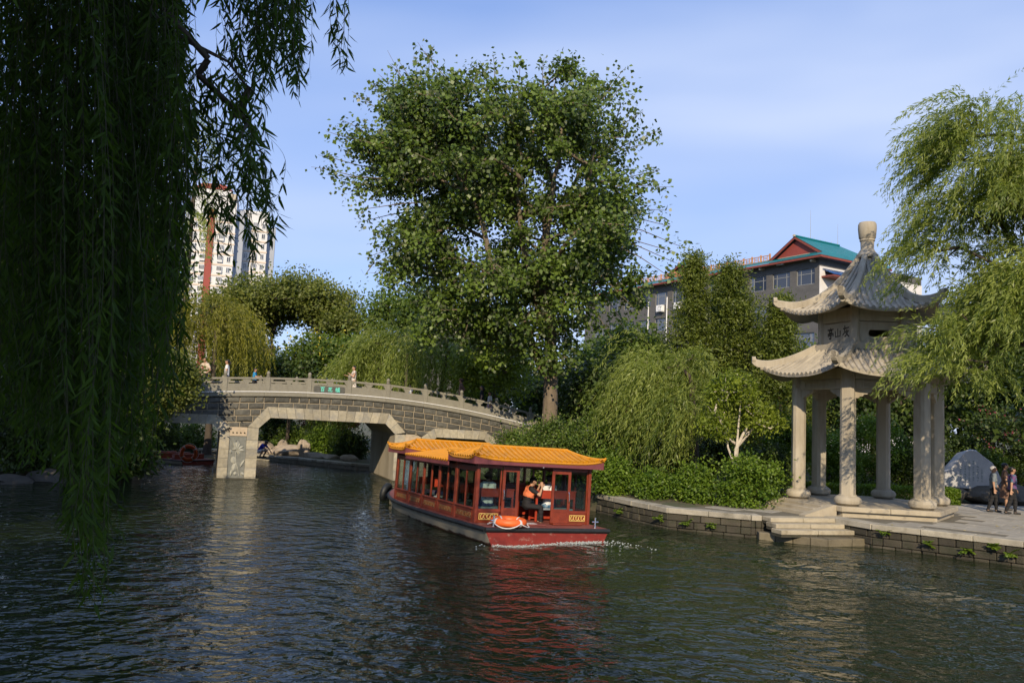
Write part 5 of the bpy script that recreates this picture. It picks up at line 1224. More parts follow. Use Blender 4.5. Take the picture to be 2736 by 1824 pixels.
# ------------------------------------------------------------------ the big poplar
PY = 37.0; E = lambda *a, **k: ell(*a, PY, **k)
pb = gxy(1462, PY, .8)
poplar = tree('poplar_tree', 'tall broad poplar with grey trunk and heart-shaped leaves behind the boat', 'tree', pb, aty(1440, 560, PY)[2],
  [E(920, 330, 1180, 560, ry=3), E(1000, 215, 1260, 440, ry=3), E(985, 560, 1230, 800, ry=3), E(1100, 760, 1340, 960, ry=2.4), E(1010, 190, 1440, 620, ry=4.6), E(1290, 170, 1690, 620, ry=4.6), E(1060, 400, 1420, 800, ry=4.0), E(1400, 420, 1770, 900, ry=4.2), E(1180, 620, 1600, 960, ry=3.6), E(1250, 800, 1560, 1010, ry=2.2)], 620, 150, .36, .19, .17, GREEN['poplar'], .40, m_bark_pop, lean=(-.3, 0), r_tip=.024, shell=.40, minr=.012, zmin=-.75)
# outlying sprays that break the crown's outline, as on the real tree
spr = [(880, 420), (862, 450), (900, 360), (935, 330), (965, 260), (1000, 230), (1030, 215), (1060, 190), (1130, 135), (1120, 170), (1150, 160), (975, 590), (965, 560), (1000, 680), (1010, 700), (1040, 720), (1320, 165), (1390, 170), (1450, 175), (1490, 185), (1520, 200), (1560, 210), (1655, 200), (1660, 230), (1700, 310), (1745, 355), (1740, 380), (1740, 460), (1770, 500), (1760, 560), (1770, 600), (1790, 670), (1810, 655), (1800, 700), (1790, 740), (1700, 760), (1100, 770), (1130, 800), (1160, 830), (1080, 740), (1290, 800), (1330, 860), (900, 470), (940, 400), (1240, 900), (1620, 880), (1650, 840), (1690, 820)]
cs = np.array([aty(x, y, PY+NR.uniform(-1.5, 1.5)) for x, y in spr])-np.array(pb)
P, A, Nn, L_, W_, lv, _c = foliage(None, 0, 26, .26, .20, .18, .3, centers=cs)
tag(link('outer_sprays', leaf_mesh('outer_sprays', P, A, Nn, L_, W_, lv, GREEN['poplar']), poplar), kind='stuff')
q = MB(); ctr = np.array(aty(1380, 520, PY))-np.array(pb)
for c in cs:
    d = ctr-c; L1 = np.linalg.norm(d); s_ = rdir(1)[0]*.25; q.tube([tuple(c-d*.06), tuple(c), tuple(c+d*.2+s_), tuple(c+d*.42+s_*.5)], [.006, .012, .022, .035], 4, False)
for (x, y, x2, y2, x3, y3) in ((1120, 380, 1075, 210, 1035, 135), (1170, 300, 1140, 200, 1160, 120), (1250, 280, 1200, 215, 1150, 190), (1180, 330, 1090, 200, 1060, 155), (1000, 700, 975, 735, 965, 720), (1100, 640, 1010, 730, 985, 728)):
    q.tube([tuple(np.array(aty(a_, b_, PY-1))-np.array(pb)) for a_, b_ in ((x, y), (x2, y2), (x3, y3))], [.03, .014, .005], 4, False)
# main limbs seen through the leaves
for pts, r0_ in (([(1452, 1000), (1400, 860), (1350, 780), (1310, 700), (1290, 600), (1265, 540), (1200, 430)], .19), ([(1450, 880), (1425, 760), (1395, 650), (1385, 540), (1330, 420)], .18), ([(1450, 860), (1440, 740), (1450, 680), (1475, 560), (1480, 480), (1500, 400)], .17), ([(1455, 830), (1480, 700), (1520, 640), (1600, 560)], .14), ([(1480, 560), (1530, 500), (1560, 430)], .1), ([(1300, 640), (1230, 600), (1100, 640)], .09), ([(1460, 860), (1500, 820), (1550, 790), (1600, 750)], .1), ([(1495, 450), (1480, 380), (1480, 330)], .1), ([(1290, 590), (1265, 520), (1230, 470), (1150, 380)], .1)):
    P3 = [tuple(np.array(aty(x, y, PY+NR.uniform(-.4, .4)-1.2*(i > 1)))-np.array(pb)) for i, (x, y) in enumerate(pts)]; q.tube(P3, list(np.linspace(r0_, r0_*.4, len(P3))), 8)
me = q.mesh('limbs', m_bark_pop, True); link('limbs', me, poplar)
print('poplar', len(P))
# ------------------------------------------------------------------ trees beyond the bridge
tree('broad_tree', 'wide olive-green tree with dark forking limbs beyond the bridge', 'tree', gxy(735, 62, .4), aty(725, 900, 62)[2], [ell(590, 745, 780, 880, 62, 4), ell(700, 735, 900, 870, 62, 4), ell(820, 760, 960, 900, 62, 3.5), ell(540, 780, 680, 890, 62, 3), ell(850, 820, 965, 960, 60, 2.5), ell(560, 840, 680, 960, 61, 2.5)], 400, 95, .5, .26, .16, GREEN['olive'], .3, m_bark_dk, shell=.4, zmin=-.85, r_tip=.028, lean=(-.6, 0))
tree('goldenrain_tree', 'leafy green tree carrying yellow flower clusters beyond the bridge', 'tree', gxy(880, 55, .4), aty(875, 970, 55)[2], [ell(770, 890, 985, 1040, 55, 3)], 150, 60, .4, .24, .15, GREEN['mid'], .15, m_bark_dk, extra=[('flower_clusters', GREEN['yellowfl'], 130, .16, .10, .1)])
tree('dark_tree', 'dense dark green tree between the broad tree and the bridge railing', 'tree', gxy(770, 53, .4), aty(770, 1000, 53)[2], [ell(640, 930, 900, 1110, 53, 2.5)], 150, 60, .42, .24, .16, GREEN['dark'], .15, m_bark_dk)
tree('leafy_tree', 'mid-green leafy tree left of the tall poplar, behind the hanging willow', 'tree', gxy(1080, 60, .4), aty(1080, 900, 60)[2], [ell(965, 770, 1110, 930, 60, 3), ell(1060, 745, 1220, 940, 60, 3)], 170, 62, .45, .25, .16, GREEN['mid'], .2, m_bark_dk)
willow('weeping_willow', 'weeping willow with a yellowish curtain of leaves at the left end of the bridge', gxy(560, 47, .4), aty(560, 880, 47)[2], [ell(470, 800, 660, 960, 47, 2.2)], 520, 2.0, 5.0, 2.0, .24, .045, .085, GREEN['ywillow'], (0.1, 0), .22, stems=False)
willow('weeping_willow', 'broad weeping willow draping over the middle of the bridge railing', gxy(1160, 47.5, .4), aty(1150, 960, 47.5)[2], [ell(950, 860, 1250, 1010, 47.5, 2.6), ell(910, 920, 1030, 1040, 47.5, 2.0), ell(890, 1010, 985, 1070, 46.4, .8)], 1050, 2.2, 5.5, .9, .24, .042, .085, GREEN['willow'], (-.12, 0), .22, lean=(.5, 0), stems=False)
tree('bushy_tree', 'bright green bushy tree between the draping willow and the poplar trunk', 'tree', gxy(1320, 46, .5), aty(1320, 980, 46)[2], [ell(1225, 880, 1420, 1090, 46, 2.4)], 150, 62, .38, .2, .13, GREEN['bright'], .14, m_bark_dk)
willow('weeping_willow', 'tall sunlit willow glimpsed between the dark hanging branches', gxy(240, 44, .4), aty(250, 700, 44)[2], [ell(120, 520, 380, 800, 44, 3)], 480, 2.5, 6.0, 1.5, .26, .05, .10, GREEN['ywillow'], (.1, 0), .28, stems=False)
willow('weeping_willow', 'slim willow top rising between the hanging branches and the white towers', gxy(470, 64, .4), aty(480, 420, 64)[2], [ell(430, 250, 560, 480, 64, 1.6), ell(400, 420, 540, 760, 64, 2.2)], 420, 2.0, 5.0, 3.0, .30, .06, .12, GREEN['willow'], (.1, 0), .3, stems=False)
# ------------------------------------------------------------------ right bank trees
for i, (px, top, Y, hw, lab) in enumerate(((1850, 686, 43, 92, 'slender pointed redwood conifer, tallest of the row before the office block'), (1935, 745, 45, 95, 'full-crowned conifer right of the tallest redwood before the office block'), (2005, 712, 42, 110, 'dense conifer with a wind-swept leaning top before the office windows'), (2090, 800, 40, 88, 'shorter feathery conifer beside the upper roof of the pavilion'))):
    z1 = aty(px, top, Y)[2]; b = np.array(gxy(px-6, Y, .9)); cs = []; n = 430
    f = NR.random(n)**.85; z = 1.8+(z1-1.8)*f; prof = np.clip((1-f)*1.25, 0.05, 1)**.75*np.clip(.45+f*3, 0, 1); a = NR.uniform(0, 6.283, n); rr = hw*Y/FPX*prof*NR.uniform(.25, 1.3, n); swx = (.9*f**2 if i == 2 else .0)*-1.2
    C = np.stack([rr*np.cos(a)+swx, rr*np.sin(a), z-b[2]-rr*.12], 1); t = empty('conifer_tree', tuple(b), 0, lab, 'tree', 'conifers before the office block')
    P, A, Nn, L_, W_, lv, _c = foliage(None, 0, 56, .26, .18, .07, .35, centers=C, upbias=.5); tag(link('crown', leaf_mesh('crown', P, A, Nn, L_, W_, lv, GREEN['conifer']), t), kind='stuff')
    q = MB(); H_ = z1-b[2]; q.tube([(0, 0, 0), (0, 0, H_*.5), (-.8 if i == 2 else 0, 0, H_*.97)], [.18, .11, .015], 8); q.build('trunk', m_bark_dk, t, True)
    q = MB()
    for j in range(0, n, 5): c = C[j]; q.tube([(0, 0, max(.3, c[2]-.15)), tuple(c)], [.022, .006], 3, False)
    q.build('branches', m_bark_dk, t)
willow('weeping_willow', 'wind-swept weeping willow with a whitewashed trunk foot on the right bank', gxy(1862, 31, .75), aty(1850, 1010, 31)[2], [ell(1640, 1000, 1730, 1110, 31, 1.0), ell(1690, 940, 1790, 1040, 31, 1.2), ell(1780, 925, 1870, 1020, 31, 1.1), ell(1730, 1040, 1840, 1150, 30.6, 1.2), ell(1840, 980, 1900, 1080, 31, .8)], 1000, .8, 3.4, 1.2, .19, .032, .06, GREEN['willow'], (-.42, -.1), .2, lean=(-.25, 0), white=True, stems=False, g=.2, spread=.45, bunch=.12, jitter=.4, bsize=26, shell=.75)
cm = tree('crape_myrtle', 'small crape myrtle with several bare pale trunks in front of the conifers', 'tree', gxy(1968, 28.6, .75), aty(1968, 1190, 28.6)[2], [ell(1890, 985, 2040, 1150, 28.6, 1.0), ell(1865, 1110, 1960, 1185, 28.6, .7), ell(1990, 1080, 2090, 1175, 28.6, .8)], 120, 75, .17, .12, .06, GREEN['bright'], .075, m_white_bark, lean=(.1, 0), r_tip=.012, shell=.3)
q = MB()
for pts, r0_ in (([(1966, 1265), (1966, 1200), (1985, 1160), (2012, 1115), (2025, 1060)], .07), ([(1962, 1240), (1945, 1195), (1940, 1155), (1935, 1100)], .045), ([(1968, 1200), (1972, 1150), (1980, 1060)], .05), ([(1985, 1165), (2005, 1150), (2035, 1110)], .035)):
    q.tube([tuple(np.array(aty(x, y, 28.4))-np.array(cm.location)) for x, y in pts], list(np.linspace(r0_, r0_*.35, len(pts))), 7)
link('limbs', q.mesh('limbs', m_white_bark, True), cm)
tree('background_tree', 'dark leafy tree filling the gap right of the poplar trunk', 'tree', gxy(1580, 42, .8), aty(1580, 1060, 42)[2], [ell(1490, 950, 1680, 1180, 42, 2.4)], 170, 60, .4, .2, .14, GREEN['dark'], .16, m_bark_dk)
tree('background_tree', 'dark tree between the wind-swept willow and the office wall', 'tree', gxy(1700, 46, .8), aty(1700, 950, 46)[2], [ell(1600, 850, 1800, 1120, 46, 2.6)], 190, 60, .42, .22, .15, GREEN['mid'], .16, m_bark_dk)
tree('maple_tree', 'small dark red maple behind the wind-swept willow', 'tree', gxy(1680, 37, .8), aty(1680, 1120, 37)[2], [ell(1635, 1070, 1740, 1180, 37, 1.0)], 60, 45, .25, .13, .1, GREEN['red'], .07, m_bark_dk)
tree('background_tree', 'dark tree crowd seen through the pavilion columns', 'tree', gxy(2330, 42, .9), aty(2330, 1040, 42)[2], [ell(2150, 930, 2420, 1190, 42, 2.5), ell(2330, 900, 2560, 1180, 43, 2.5)], 260, 60, .42, .22, .15, GREEN['dark'], .2, m_bark_dk)
tree('background_tree', 'dark tall tree behind the inscribed stone at the path', 'tree', gxy(2640, 40, .9), aty(2640, 900, 40)[2], [ell(2520, 700, 2780, 1130, 40, 3), ell(2650, 950, 2850, 1200, 38, 2.5)], 300, 60, .42, .22, .15, GREEN['dark'], .2, m_bark_dk)
tree('pink_crape_myrtle', 'crape myrtle bearing pink flower heads behind the strolling people', 'tree', gxy(2680, 35.5, .8), aty(2680, 1180, 35.5)[2], [ell(2600, 1080, 2760, 1230, 35.5, 1.5)], 90, 50, .25, .13, .08, GREEN['dark'], .06, m_bark_dk, extra=[('flower_heads', GREEN['pink'], 46, .10, .08, -.6)])
willow('weeping_willow', 'tall sunlit willow leaning over the pavilion roof from the right', (18.6, 21.8, .65), 9.5, [ell(2500, 340, 2740, 720, 21.5, 1.6), ell(2540, 255, 2690, 460, 21.5, 1.2), ell(2435, 590, 2580, 790, 22.3, .9), ell(2640, 620, 2920, 960, 21, 1.8), ell(2420, 850, 2600, 960, 21, .8), ell(2450, 940, 2620, 1040, 20.6, .8), ell(2580, 760, 2800, 1010, 20.5, 1.2), ell(2475, 330, 2580, 520, 21.5, .8), ell(2700, 260, 2960, 700, 21, 1.8)], 3900, .7, 1.9, 3.6, .17, .030, .045, GREEN['willow'], (-.42, -.1), .26, lean=(-.6, 0), g=.18, stems=False, spread=.9, upper=-.5, n_limb=120)
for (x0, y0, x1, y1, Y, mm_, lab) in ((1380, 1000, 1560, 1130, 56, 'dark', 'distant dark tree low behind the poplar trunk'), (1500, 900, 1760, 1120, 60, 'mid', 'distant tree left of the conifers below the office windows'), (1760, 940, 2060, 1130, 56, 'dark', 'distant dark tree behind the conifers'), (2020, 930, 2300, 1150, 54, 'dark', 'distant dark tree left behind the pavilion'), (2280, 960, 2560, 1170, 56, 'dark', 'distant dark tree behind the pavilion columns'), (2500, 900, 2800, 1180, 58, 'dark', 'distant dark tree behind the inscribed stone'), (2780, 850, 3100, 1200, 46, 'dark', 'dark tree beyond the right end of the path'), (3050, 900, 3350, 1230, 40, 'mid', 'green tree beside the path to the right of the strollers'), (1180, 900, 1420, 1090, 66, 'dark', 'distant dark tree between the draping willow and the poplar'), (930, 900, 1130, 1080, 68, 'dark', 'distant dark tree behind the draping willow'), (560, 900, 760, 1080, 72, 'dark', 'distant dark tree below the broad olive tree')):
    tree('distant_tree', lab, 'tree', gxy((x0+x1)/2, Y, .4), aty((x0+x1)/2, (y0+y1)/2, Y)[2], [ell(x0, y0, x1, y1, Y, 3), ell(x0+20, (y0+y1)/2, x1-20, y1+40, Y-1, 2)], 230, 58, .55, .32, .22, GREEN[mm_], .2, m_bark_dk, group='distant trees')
# ------------------------------------------------------------------ shrubs, right bank
G = 'shrubs along the right bank'
BK = [(1370, 1125, 1570, 1330, 32.5, 'mid', 'rounded shrub with whitish leaf tips close behind the boat roof'), (1490, 1112, 1700, 1330, 31.5, 'mid', 'largest mounded shrub with whitish leaf tips right of the boat roof'), (1310, 1160, 1440, 1320, 34.5, 'mid', 'arching shrub with whitish leaf tips against the right bridge arch'),
      (1575, 1215, 1685, 1340, 29.6, 'hedge', 'fresh green shrub just above the bank coping right of the boat'), (1705, 1262, 1795, 1352, 28.6, 'hedge', 'low fresh green shrub left of the whitewashed willow foot'), (1808, 1248, 1895, 1368, 27.9, 'hedge', 'low fresh green shrub in front of the whitewashed willow foot'), (1922, 1222, 2088, 1385, 27.4, 'hedge', 'big fresh green shrub at the foot of the pavilion steps'),
      (2060, 1120, 2170, 1250, 31.5, 'hedge', 'clipped dome-shaped shrub left of the pavilion columns'), (1985, 1190, 2110, 1310, 30.5, 'dark', 'dark shrub under the crape myrtle'), (1740, 1160, 1880, 1290, 32.5, 'dark', 'dark shrub behind the willow trunk'), (1860, 1160, 1990, 1270, 33.0, 'dark', 'dark shrub behind the crape myrtle trunks'), (1600, 1140, 1760, 1260, 35.0, 'dark', 'dark shrub below the red maple')]
for i, (x0, y0, x1, y1, Y, mm_, lab) in enumerate(BK):
    e = ell(x0, y0, x1, y1, Y); area = e[1][0]*e[1][2]
    shrub('bank_shrub', lab, [e], int(60+area*34), 105, .2, .10, .065, GREEN[mm_], G, extra=[('pale_tips', GREEN['pale'], 420, .12, .05)] if i < 3 else None, gz=.7)
# clipped hedge and mounds behind the pavilion
for i, (x0, y0, x1, y1, Y, mm_, lab) in enumerate(((2230, 1110, 2420, 1310, 35, 'hedge', 'sunlit grassy-green mounded shrub seen between the middle pavilion columns'), (2170, 1160, 2290, 1310, 34, 'hedge', 'mounded shrub seen between the left pavilion columns'), (2390, 1170, 2500, 1310, 34.5, 'dark', 'dark mounded shrub seen between the right pavilion columns'), (2520, 1170, 2640, 1290, 37, 'dark', 'dark shrub behind the inscribed stone'), (2650, 1190, 2790, 1330, 36, 'dark', 'dark shrub behind the strolling people'), (2590, 1210, 2680, 1260, 35, 'mid', 'olive shrub at the top of the inscribed stone'))):
    e = ell(x0, y0, x1, y1, Y); shrub('mound_shrub', lab, [e], int(90+e[1][0]*e[1][2]*55), 60, .17, .11, .06, GREEN[mm_], 'mounds behind the pavilion', gz=.7)
def hedge(label, x0, x1, y0, y1, z0, z1, rz, cx_, cy_, n):
    t = empty('clipped_hedge', (cx_, cy_, z0), rz, label, 'hedge'); P = NR.random((n, 3))*np.array([x1-x0, y1-y0, z1-z0])+np.array([x0, y0, 0]); f_ = NR.integers(0, 3, n); d = NR.normal(0, .03, n)
    P[f_ == 0, 1] = y0+d[f_ == 0]; P[f_ == 1, 2] = z1-z0+d[f_ == 1]; k = f_ == 2; P[k, 0] = np.where(NR.random(k.sum()) < .5, x0, x1)
    tag(link('foliage', leaf_mesh('foliage', P, unit(rdir(n)+[0, -.2, .3]), unit(rdir(n)+[0, -.5, .5]), .08, .05, NR.normal(.5, .2, n), GREEN['hedge']), t), kind='stuff')
    q = MB(); 
    for k in range(12): xx = x0+(x1-x0)*(k+.5)/12; q.tube([(xx, (y0+y1)/2, -.05), (xx+.05, (y0+y1)/2, (z1-z0)*.9)], [.02, .01], 4)
    q.build('stems', m_bark_dk, t)
hc = gxy(2330, 31.6, 0); hedge('low clipped hedge running behind the pavilion platform', -3.2, 3.2, -.35, .35, .66, 1.2, rad(2), hc[0], hc[1], 16000)
# ------------------------------------------------------------------ beyond the arches
for i, (x0, y0, x1, y1, Y, mm_, lab) in enumerate(((820, 1135, 905, 1232, 52, 'hedge', 'big round clipped shrub seen through the main arch'), (735, 1140, 830, 1225, 54, 'mid', 'loose green shrub seen through the main arch'), (690, 1100, 790, 1210, 57, 'dark', 'dark shrub at the back of the far bank through the main arch'), (900, 1150, 975, 1240, 50, 'dark', 'shaded shrub beside the right pier through the main arch'), (1070, 1170, 1260, 1260, 47, 'dark', 'dark shrub seen through the right bridge arch'), (440, 1130, 580, 1235, 56, 'mid', 'green shrub seen through the left bridge arch'), (330, 1100, 480, 1240, 52, 'dark', 'dark shrub at the far left seen through the left bridge arch'), (800, 1090, 960, 1160, 60, 'red', 'reddish shrub behind the round clipped shrub'))):
    e = ell(x0, y0, x1, y1, Y); shrub('far_shrub', lab, [e], int(80+e[1][0]*e[1][2]*34), 52, .2, .16, .10, GREEN[mm_], 'shrubs beyond the bridge', gz=.36)
# left bank, mostly in shade
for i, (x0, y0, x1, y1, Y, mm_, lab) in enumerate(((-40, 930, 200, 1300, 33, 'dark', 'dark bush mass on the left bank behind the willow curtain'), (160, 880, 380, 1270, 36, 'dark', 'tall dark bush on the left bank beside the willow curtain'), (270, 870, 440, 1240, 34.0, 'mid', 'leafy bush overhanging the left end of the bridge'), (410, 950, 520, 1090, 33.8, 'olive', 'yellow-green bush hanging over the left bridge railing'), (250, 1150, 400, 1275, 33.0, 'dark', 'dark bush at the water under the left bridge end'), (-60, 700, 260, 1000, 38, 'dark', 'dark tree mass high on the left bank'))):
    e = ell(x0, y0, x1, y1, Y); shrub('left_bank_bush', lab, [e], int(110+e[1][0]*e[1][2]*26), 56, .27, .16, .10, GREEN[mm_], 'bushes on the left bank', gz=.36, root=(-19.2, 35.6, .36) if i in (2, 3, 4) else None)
for (x0, y0, x1, y1, Y, mm_, lab) in ((-140, 330, 180, 900, 41, 'dark', 'tall dark tree at the far left behind the hanging willow'), (250, 560, 470, 1020, 50, 'mid', 'tall green tree behind the right edge of the hanging willow')):
    tree('tall_bank_tree', lab, 'tree', gxy((x0+x1)/2, Y, .36), aty((x0+x1)/2, (y0*2+y1)/3, Y)[2], [ell(x0, y0, x1, y1, Y, 4), ell(x0+40, (y0+y1)/2, x1-30, y1+150, Y-1, 3)], 380, 70, .6, .34, .22, GREEN[mm_], .3, m_bark_dk, group='tall trees on the left bank')
# trees standing outside the frame on the left and behind the camera: they throw the shade the left half lies in
for (x, y, r, zc, h, lab) in ((-15.6, 15.0, 4.0, 6.2, 7, 'shade tree on the left bank nearest the hanging willow'), (-20.2, 21, 4.0, 8.8, 9, 'shade tree in the middle of the left bank'), (-24.0, 27, 3.8, 8.0, 9, 'shade tree on the left bank nearest the bridge'), (-19.5, 25.5, 2.6, 6.5, 7, 'smaller shade tree leaning over the water on the left bank')):
    tree('shade_tree', lab, 'tree', (x, y, .36), h, [((x, y, zc), (r, r, 4.2)), ((x-.5, y+.5, 4.5), (r*.8, r*.8, 2.5))], 210, 55, .6, .3, .2, GREEN['dark'], .3, m_bark_dk, group='shade trees off to the left')
tree('shade_tree', 'low dense tree beside the path right of the pavilion', 'tree', (19.6, 27.4, PZ), 3.6, [((19.4, 27.2, 4.3), (2.3, 2.3, 2.0))], 130, 60, .4, .22, .15, GREEN['dark'], .2, m_bark_dk)
tree('shade_tree', 'dense shade tree on the bank behind the viewpoint', 'tree', (-4.5, -9.0, .36), 10, [((-4.6, -8.0, 9.6), (5.4, 3.0, 4.4)), ((-9, -6, 9.6), (4.0, 3, 4.6))], 520, 60, .55, .3, .2, GREEN['dark'], .35, m_bark_dk)
# ------------------------------------------------------------------ the near willow whose branches hang into the picture from the left
fgw = empty('weeping_willow', (-6.4, 4.6, .36), 0, 'near dark willow hanging long leafy strands over the water from the upper left', 'tree')
fb_ = np.array([-6.4, 4.6, .36])
# columns of strands: (x centre top, x centre bottom, half width, y bottom low, y bottom high, depth near, depth far, strands)
COLS = [(30, 20, 90, 900, 1150, 5.0, 9.0, 120, None), (135, 130, 70, 950, 1250, 5.0, 9.0, 95, None), (262, 240, 66, 1150, 1500, 4.6, 6.4, 70, None), (262, 265, 42, 1350, 1640, 4.6, 5.6, 26, None), (345, 340, 70, 900, 1250, 4.8, 8.5, 110, None), (420, 425, 50, 800, 1080, 5.0, 8.5, 75, None), (465, 475, 28, 450, 800, 5.0, 7.5, 20, None),
        (535, 545, 30, 420, 740, 5.2, 6.2, 11, (150, 260)), (600, 625, 34, 480, 720, 5.2, 6.0, 13, (180, 320)), (655, 690, 30, 500, 740, 5.2, 6.0, 14, (220, 380)), (690, 722, 22, 480, 690, 5.2, 6.0, 9, (260, 420)), (640, 655, 34, 150, 420, 5.2, 6.2, 20, None), (715, 740, 55, 60, 270, 5.2, 6.4, 46, None), (785, 795, 36, 30, 250, 5.4, 6.4, 20, None), (885, 905, 12, 100, 195, 5.6, 6.0, 7, None), (310, 310, 140, 200, 700, 6.5, 10.0, 70, None)]
PA, AA, NA, LA, WA, VA = [], [], [], [], [], []; svs = []; sfs = []; tops = []
for (xt, xb, hw, y0, y1, d0, d1, cnt, tp_) in COLS:
    for k in range(cnt):
        Y = NR.uniform(d0, d1); o_ = NR.uniform(-1, 1); xa = xt+hw*o_; xz = xb+hw*o_*1.05+NR.normal(0, 14); yb = NR.uniform(y0, y1); ya = NR.uniform(-900, -120) if tp_ is None else NR.uniform(*tp_)
        nst = 40; f = np.linspace(0, 1, nst); wob = NR.uniform(0, 6.28); bk_ = .45 if xt > 450 else 1.0; bend = NR.normal(0, 42)*bk_; bend2 = NR.normal(0, 26)*bk_
        xs = xa+(xz-xa)*f**1.25+bend*np.sin(math.pi*f)+bend2*np.sin(2*math.pi*f)+8*np.sin(wob+f*9); ysx = ya+(yb-ya)*f; pts = np.array([aty(x, y, Y+.25*math.sin(wob+f_*3)) for x, y, f_ in zip(xs, ysx, f)])-fb_
        seg = np.linalg.norm(np.diff(pts, axis=0), axis=1); L_ = seg.sum(); ns = int(L_/.038); tops.append(pts[0])
        u_ = np.sort(NR.random(ns))*(nst-1); i0 = np.minimum(u_.astype(int), nst-2); fr = (u_-i0)[:, None]; a, b = pts[i0], pts[i0+1]; P = a+(b-a)*fr; T = unit(b-a); sd = unit(np.cross(T, rdir(ns)))
        PA.append(P); AA.append(unit(T*.85+sd*NR.uniform(.25, 1.3, (ns, 1))+np.array([0, 0, -.15]))); NA.append(rdir(ns)); s = NR.uniform(.65, 1.2, ns); LA.append(.108*s); WA.append(.0175*s); VA.append(NR.normal(.45, .15)+NR.normal(0, .15, ns))
        b0 = len(svs); w = .0016; pk = pts[::3]
        for pp_ in pk: svs += [tuple(pp_+np.array([w, 0, 0])), tuple(pp_+np.array([-w*.5, w*.87, 0])), tuple(pp_+np.array([-w*.5, -w*.87, 0]))]
        for i in range(len(pk)-1):
            for e in range(3): sfs.append((b0+i*3+e, b0+i*3+(e+1) % 3, b0+(i+1)*3+(e+1) % 3, b0+(i+1)*3+e))
P, A, Nn, L_, W_, V_ = [np.concatenate(x) for x in (PA, AA, NA, LA, WA, VA)]
# the 300 blades that show largest hang as leaves of their own, the rest as one mass
Q = P+fb_; dist = np.linalg.norm(Q-np.array([0, 0, CAMH]), axis=1); pz = (Q-np.array([0, 0, CAMH]))@_f; px_ = 1368+FPX*((Q-np.array([0, 0, CAMH]))@_R)/pz; py_ = 912-FPX*((Q-np.array([0, 0, CAMH]))@_U)/pz
vis = (px_ > 5) & (px_ < 960) & (py_ > 5) & (py_ < 1640); open_ = (px_ > 500) | (py_ > 1150)
score = np.where(vis, L_/dist*(1+.5*open_), 0); big = np.argsort(-score)[:300]; rest = np.ones(len(P), bool); rest[big] = False
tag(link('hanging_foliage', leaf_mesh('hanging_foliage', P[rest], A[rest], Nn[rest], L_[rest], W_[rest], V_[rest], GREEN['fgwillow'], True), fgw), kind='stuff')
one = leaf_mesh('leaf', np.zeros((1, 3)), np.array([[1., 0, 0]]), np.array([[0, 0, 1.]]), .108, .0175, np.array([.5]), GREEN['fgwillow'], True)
for i in big:
    a = unit(A[i]); s = unit(np.cross(a, Nn[i])); n2 = np.cross(s, a); o = link('leaf', one, fgw); k = L_[i]/.108
    o.matrix_basis = Matrix([[a[j]*k, -s[j]*k, n2[j]*k, P[i][j]] for j in range(3)]+[[0, 0, 0, 1]])
sm_ = bpy.data.meshes.new('withies'); sm_.from_pydata(svs, [], sfs); sm_.materials.append(m_twig); tag(link('withies', sm_, fgw), kind='stuff')
trunk = [np.array([0, 0, 0]), np.array([.05, 0, 1.5]), np.array([.2, .1, 3]), np.array([.5, .2, 4.5]), np.array([.9, .4, 6]), np.array([1.5, .7, 7.6])]
tp = np.array(tops)[NR.choice(len(tops), 90, replace=False)]; nodes, par, r = skeleton(trunk, tp, .010); r = np.minimum(r, .16)
q = MB(); q.tube([tuple(p) for p in trunk], [.34, .28, .26, .22, .17, .1], 10); q.build('trunk', m_bark_dk, fgw, True)
tag(link('branches', branch_mesh('branches', nodes, par, r, m_bark_dk, len(trunk), .004), fgw), kind='stuff')
q = MB()
for pts, d in (([(330, -60), (430, 60), (500, 110), (560, 140), (610, 165), (650, 220), (690, 260)], 5.6), ([(380, 240), (460, 300), (520, 320), (580, 370)], 5.9)):
    q.tube([tuple(aty(x, y, d)-fb_) for x, y in pts], list(np.linspace(.02, .006, len(pts))), 6)
q.build('boughs', m_bark_dk, fgw, True)
# crown mass of the same willow, above and behind the frame
P, A, Nn, L_, W_, lv, _c = foliage([(np.array([2.0, -1.8, 5.6]), (3.2, 2.0, 2.8)), (np.array([-1, .5, 6.5]), (3, 3, 2.5)), (np.array([2.2, 1.5, 8.2]), (3.2, 3.0, 2.0))], 420, 60, .4, .2, .04, .8, .35, .3, -.9)
Q = P+fb_-np.array([0, 0, CAMH]); pz = Q@_f; qx = 1368+FPX*(Q@_R)/pz; qy = 912-FPX*(Q@_U)/pz; keep = (pz < .3) | (qy < -60) | (qx < -80) | (qx > 2800)
keep &= ~((np.linalg.norm(Q, axis=1) < 3.0) & (pz > 0))
P, A, Nn, L_, W_, lv = P[keep], A[keep], Nn[keep], L_[keep], W_[keep], lv[keep]
tag(link('upper_crown', leaf_mesh('upper_crown', P, A, Nn, L_, W_, lv, GREEN['fgwillow']), fgw), kind='stuff')
